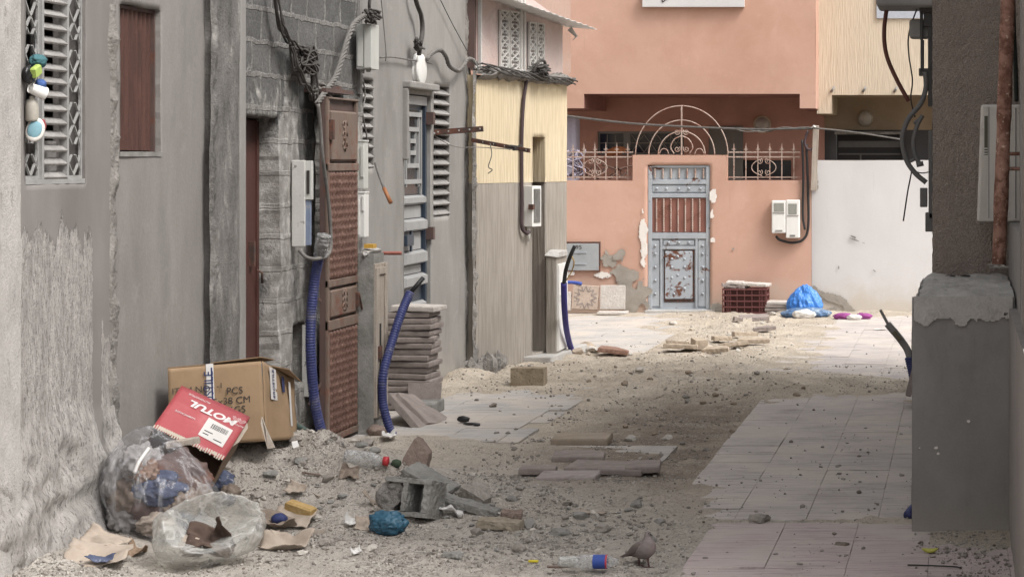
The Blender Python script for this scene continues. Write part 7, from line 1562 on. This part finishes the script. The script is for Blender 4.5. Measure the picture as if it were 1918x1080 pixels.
sheet('cardboard_scrap', 'curled brown cardboard lying in the dirt below the sponge', 'cardboard', gp(535, 1025, .03), .24, .16, (R(14), R(6), R(-8)), m_cardpale, 5, .045)
sheet('cardboard_scrap', 'dark bent cardboard under the curled brown piece', 'cardboard', gp(498, 1020, .018), .16, .12, (R(10), R(-8), R(20)), m_brownpap, 6, .03)
sheet('cardboard_scrap', 'pale cardboard flap under the tan sponge', 'cardboard', gp(550, 985, .05), .22, .16, (R(24), R(6), R(-6)), m_cardpale, 7, .02)
sheet('cardboard_scrap', 'brown layered cardboard left of the tan sponge', 'cardboard', gp(520, 990, .03), .20, .14, (R(16), R(-4), R(10)), m_brownpap, 8, .035)
blob('cloth', 'navy rag beside the tan sponge', 'cloth', gp(523, 990, .05), (.085,.07,.06), m_inkb, 91, 3, .2, 2.6, rid=.1)
l = MB(); l.obox(Matrix(), (.165,.06,.06), ch=.010); o = l.build('sponge', m_sponge); o.location = gp(563, 980, .075); o.rotation_euler = (R(10), R(14), R(-18)); tag(o, 'tan foam sponge block lying on cardboard at the foot of the heap', 'sponge')
sheet('cardboard_scrap', 'grey cardboard shard half buried in the heap', 'cardboard', tuple(gs(553, 924, .02)), .11, .08, (R(40), R(10), R(-20)), m_cardpale, 9, .02)
l = MB(); l.bar(gs(548, 904, .014), gs(598, 936, .014), .014, .010); tag(l.build('stick', m_wood, origin=tuple(gs(570, 920))), 'thin dark stick stuck across the heap', 'stick')
l = MB(); l.bar(gs(566, 888, .012), gs(600, 896, .012), .010, .008); tag(l.build('stick', m_browntile, origin=tuple(gs(580, 892))), 'short dark twig near the top of the heap', 'stick')
sheet('cardboard_scrap', 'curled torn packet high on the right of the heap', 'cardboard', tuple(gs(655, 894, .03)), .10, .09, (R(50), R(14), R(20)), m_brownpap, 10, .035)
sheet('cardboard_scrap', 'narrow brown strip leaning behind the dusty blue bag', 'cardboard', tuple(gs(693, 945, .035)), .12, .035, (R(30), R(52), R(10)), m_cardpale, 11, .01)
sheet('cardboard_scrap', 'beige carton corner left of the dusty blue bag', 'cardboard', gp(683, 990, .03), .10, .10, (R(40), R(10), R(20)), m_cardpale, 12, .02)
sheet('paper_scrap', 'white paper scrap left of the dusty blue bag', 'paper', gp(658, 985, .03), .07, .05, (R(20), R(10), R(30)), m_paper, 13, .02)
sheet('paper_scrap', 'crumpled white paper right of the hollow block', 'paper', gp(845, 970, .03), .13, .06, (R(10), R(10), R(10)), m_paper, 14, .03)
sheet('paper_scrap', 'torn white paper at the foot of the second blue conduit', 'paper', gp(728, 824, .03), .09, .10, (R(10), R(6), R(20)), m_paper, 15, .025)
sheet('paper_scrap', 'pale paper flake in the dirt below the dusty blue bag', 'paper', gp(665, 1040, .015), .05, .04, (R(14), R(6), R(40)), m_paper, 16, .02)
sheet('paper_scrap', 'thin cream sheet behind the mortar lumps in front of the loose pink tile', 'paper', gp(1110, 968, .02), .14, .06, (R(6), R(2), R(10)), m_cardpale, 17, .012)
sheet('paper_scrap', 'tiny white paper strip on the bright far paving', 'paper', (*G(1648, 618)[:2], .012), .14, .05, (0, 0, .05), m_paper, 18, .006)
l = MB(); l.obox(Matrix(), (.05,.018,.012), ch=.004); o = l.build('wrapper', plain('yellow_wrapper', (.62,.50,.03), .4)); o.location = gp(999, 1056, .012); o.rotation_euler = (0, 0, R(-8)); tag(o, 'small yellow wrapper left of the clear bottle', 'wrapper')
l = MB(); V = ico(3)[0]*np.array([.042,.02,.012]); V[:,2] += .01*(V[:,0]/.04)**2; l.add(V, ico(3)[1], 0, True); o = l.build('peel', plain('yellow_green_peel', (.50,.48,.10), .6)); o.location = (*G(1742, 1035)[:2], .012); tag(o, 'yellow green fruit peel on the near paving before the plinth', 'peel')
single('wire_scrap', 'thin dark wire lying on the near paving before the plinth', 'wire', [G(1700, 1057, .008), G(1740, 1058, .01), G(1785, 1060, .008), G(1800, 1062, .008)], .004, m_black, 5)
for k, (px, py, s_) in enumerate(((868, 792, .09), (882, 796, .12), (893, 798, .05))): 
    g = G(px, py); blob('plastic_scrap', ('curled', 'flat', 'tiny')[k] + ' black plastic scrap at the end of the fallen slabs', 'plastic scrap', (g.x, g.y, .03 if k == 0 else .012), (s_, .04, .05 if k == 0 else .02), m_blackbag, 130+k, 3, .3, 3, rid=.1)
blob('rubble', 'dark broken chunks at the foot of the concrete post', 'rubble', gp(705, 815, .03), (.12,.10,.09), m_browntile, 141, 3, .35, 3, rid=.15)
# glass bottle with a red cap on the heap
dq = GS(690, 876).y; a, b = P(645, 856, dq), P(722, 863, dq); ax = (b-a).normalized(); x_ = ax.cross(Vector((0,0,1))).normalized(); M = frame(x_, ax.cross(x_), ax, a); L_ = (b-a).length
bt = thing('bottle', 'empty clear plastic bottle with a red cap lying on the heap', 'bottle', tuple(a))
l = MB(); l.lathe([(0, 0), (.040, .004), (.046, .02), (.046, .075), (.042, .082), (.042, .09), (.046, .098), (.046, L_*.62), (.030, L_*.84), (.018, L_*.92), (.016, L_*.98), (0, L_*.98)], M, 22); l.build('body', m_bottle, bt)
l = MB(); l.lathe([(0, L_*.95), (.026, L_*.95), (.028, L_*1.06), (.02, L_*1.08), (0, L_*1.08)], M, 16); l.build('cap', plain('red_cap', (.50,.04,.05), .45), bt)
blob('rubble', 'dark green lump at the neck of the red capped bottle', 'rubble', tuple(gs(742, 874, .02)), (.06,.05,.05), plain('dark_green_lump', (.05,.075,.045), .8), 143, 3, .2)
# plastic bottle in front
a, b = G(1047, 1051, .045), G(1158, 1051, .045); ax = (b-a).normalized(); x_ = ax.cross(Vector((0,0,1))).normalized(); M = frame(x_, ax.cross(x_), ax, a); L_ = (b-a).length
pb = thing('bottle', 'crushed clear plastic bottle with a blue label lying in the near dirt', 'bottle', tuple(a))
l = MB(); prof = [(0, 0), (.020, .0), (.024, .01), (.026, L_*.33), (.034, L_*.38), (.036, L_*.42), (.031, L_*.48), (.036, L_*.55), (.0335, L_*.60), (.0335, L_*.82), (.022, L_*.90), (.014, L_*.95), (.014, L_), (0, L_)]
l.lathe(prof, M, 22); l.build('body', m_bottle, pb)
l = MB(); l.lathe([(.0345, L_*.58), (.0350, L_*.60), (.0345, L_*.815)], M, 22); l.build('label', plain('blue_label', (.03,.07,.30), .4), pb)
l = MB(); l.lathe([(.0352, L_*.79), (.0352, L_*.82)], M, 22); l.build('red_stripe', plain('red_stripe', (.45,.04,.06), .4), pb)
l = MB(); l.lathe([(.0262, L_*.03), (.0268, L_*.30)], M, 22); l.build('white_wrap', m_bag2, pb)
single('wood_strip', 'dark sliver of wood lying left of the blue labelled bottle', 'wood', [G(1026, 1060, .012), G(1050, 1061, .016), G(1068, 1059, .012)], .007, m_browntile, 6)
# ---- the dove --------------------------------------------------------------------------------------------------
g = G(1206, 1058); dv = thing('dove', 'grey brown dove standing on the near dirt, back to the bottle, head turned right', 'bird', (g.x, g.y, 0))
S = 1/377.0           # metres per photograph pixel at the bird
def dp(px, py, y=0.0): return Vector(((px-1206)*S, y, (1058-py)*S))
prof = [(1160, 1045, .005, .10), (1168, 1041, .009, .09), (1178, 1036, .018, .072), (1188, 1031, .033, .048), (1198, 1027.5, .043, .022), (1207, 1025.5, .048, -.004), (1213, 1020, .046, -.022), (1215.5, 1012, .037, -.030), (1215.5, 1005.5, .025, -.029), (1214.5, 1000, .0175, -.027), (1214.5, 996, .0165, -.027), (1216, 992.5, .013, -.029), (1217.5, 990.5, .005, -.030)]
pts = [dp(a, b, y) for a, b, _, y in prof]; rs_ = [c for _, _, c, _ in prof]
t_ = NT('dove_plumage'); c = t_.obj(); x, y, z = t_.sep(c)
body = t_.ramp(t_.noise(t_.sc(c, (1,1,2)), 40, 5), (.3, (.175,.15,.142)), (.7, (.24,.21,.20)))
body = t_.mix(t_.ramp(x, (.25, 0.), (.62, 1.)), body, (.30,.215,.20)) if False else body
chest = t_.ramp(t_.math('ADD', t_.math('MULTIPLY', x, 12.0), t_.math('MULTIPLY', z, -3)), (.0, 0.), (.35, 1.))
m_dove = t_.fin(t_.mix(chest, body, (.265,.212,.205)), .8, t_.bump(t_.noise(t_.sc(c, (30,30,90)), 6, 4), .3, .003))
m_wing = surf('wing_feathers', (.12,.10,.092), (.19,.155,.14), 30, (.35,1,1), fine=.15, bump=.4, bscale=80, bdist=.003, co='obj', rough=.8)
l = MB(); V0 = len(l.v)
path = cpath(pts, 4); rp = np.interp(np.linspace(0, len(prof)-1, len(path)), range(len(prof)), rs_); l.tube(path, list(rp), 18); l.build('body', m_dove, dv, local=True)
l = MB()
for sg in (-1, 1):
    A = []; n, m = 16, 8; sd = Vector((-.67, -.74, 0)) if sg < 0 else Vector((.67, .74, 0))
    for i in range(n):
        f = i/(n-1); c0 = dp(1210-36*f, 1017+23*f, -.015+.10*f); hw = .034*math.sin(math.pi*min(1, .16+f*.8))**.8*(1-.55*f)
        for j in range(m):
            v = (j/(m-1)-.5)*2; bulge = .047*math.sin(math.pi*min(1, .25+f*.70))*math.sqrt(max(0, 1-(v*.62)**2)) + .004
            q = c0 + sd*bulge + Vector((.25*hw*v, -.2*hw*v, .9*hw*v)); A.append(tuple(q))
    l.grid(A, n, m)
o = l.build('wing', m_wing, dv, local=True); s_ = o.modifiers.new('solid', 'SOLIDIFY'); s_.thickness = .004
l = MB(); q = [dp(1184, 1031, .05), dp(1160, 1043.5, .10), dp(1159, 1046, .10), dp(1186, 1040, .05)]; l.plate([p_ + Vector((-.009, -.011, 0)) for p_ in q], (.018, .022, 0)); l.build('tail', m_wing, dv, bevel=.003, local=True)
l = MB(); l.lathe([(.0042, 0), (.0036, .008), (.001, .019), (0, .020)], Matrix.Translation(dp(1219.5, 994.5, -.034)) @ Vector((.82,-.25,-.5)).to_track_quat('Z', 'Y').to_matrix().to_4x4(), 8); l.build('beak', plain('dark_beak', (.04,.035,.035), .4), dv, local=True)
for sg in (-1, 1):
    l = MB(); l.lathe([(0, .0), (.003, .0006), (.0025, .002), (0, .0028)], Matrix.Translation(dp(1217 if sg < 0 else 1218, 993, -.027 + (-.0145 if sg < 0 else .0135))) @ Matrix.Rotation(R(90 if sg < 0 else -90), 4, 'X'), 10); l.build('eye', m_black, dv, local=True)
m_leg = plain('reddish_leg', (.13,.065,.06), .6)
for (hx, fx, yy) in ((1195, 1196, .02), (1214, 1217, -.022)):
    l = MB(); l.tube([dp(hx, 1038, yy), dp(hx+1, 1047, yy), dp(fx, 1057, yy)], [.009, .0042, .0035], 8)
    for ang in (-.5, 0, .5, 3.1): e = dp(fx, 1057.3, yy); l.tube([e, e + Vector((.020*math.cos(ang), .020*math.sin(ang), .001)), e + Vector((.027*math.cos(ang), .027*math.sin(ang), -.002))], [.0032, .0026, .0015], 6)
    l.build('leg', m_leg, dv, local=True)
dv.location.z = max(gz(g.x, g.y), -.01)+.001
bpy.context.view_layer.update()
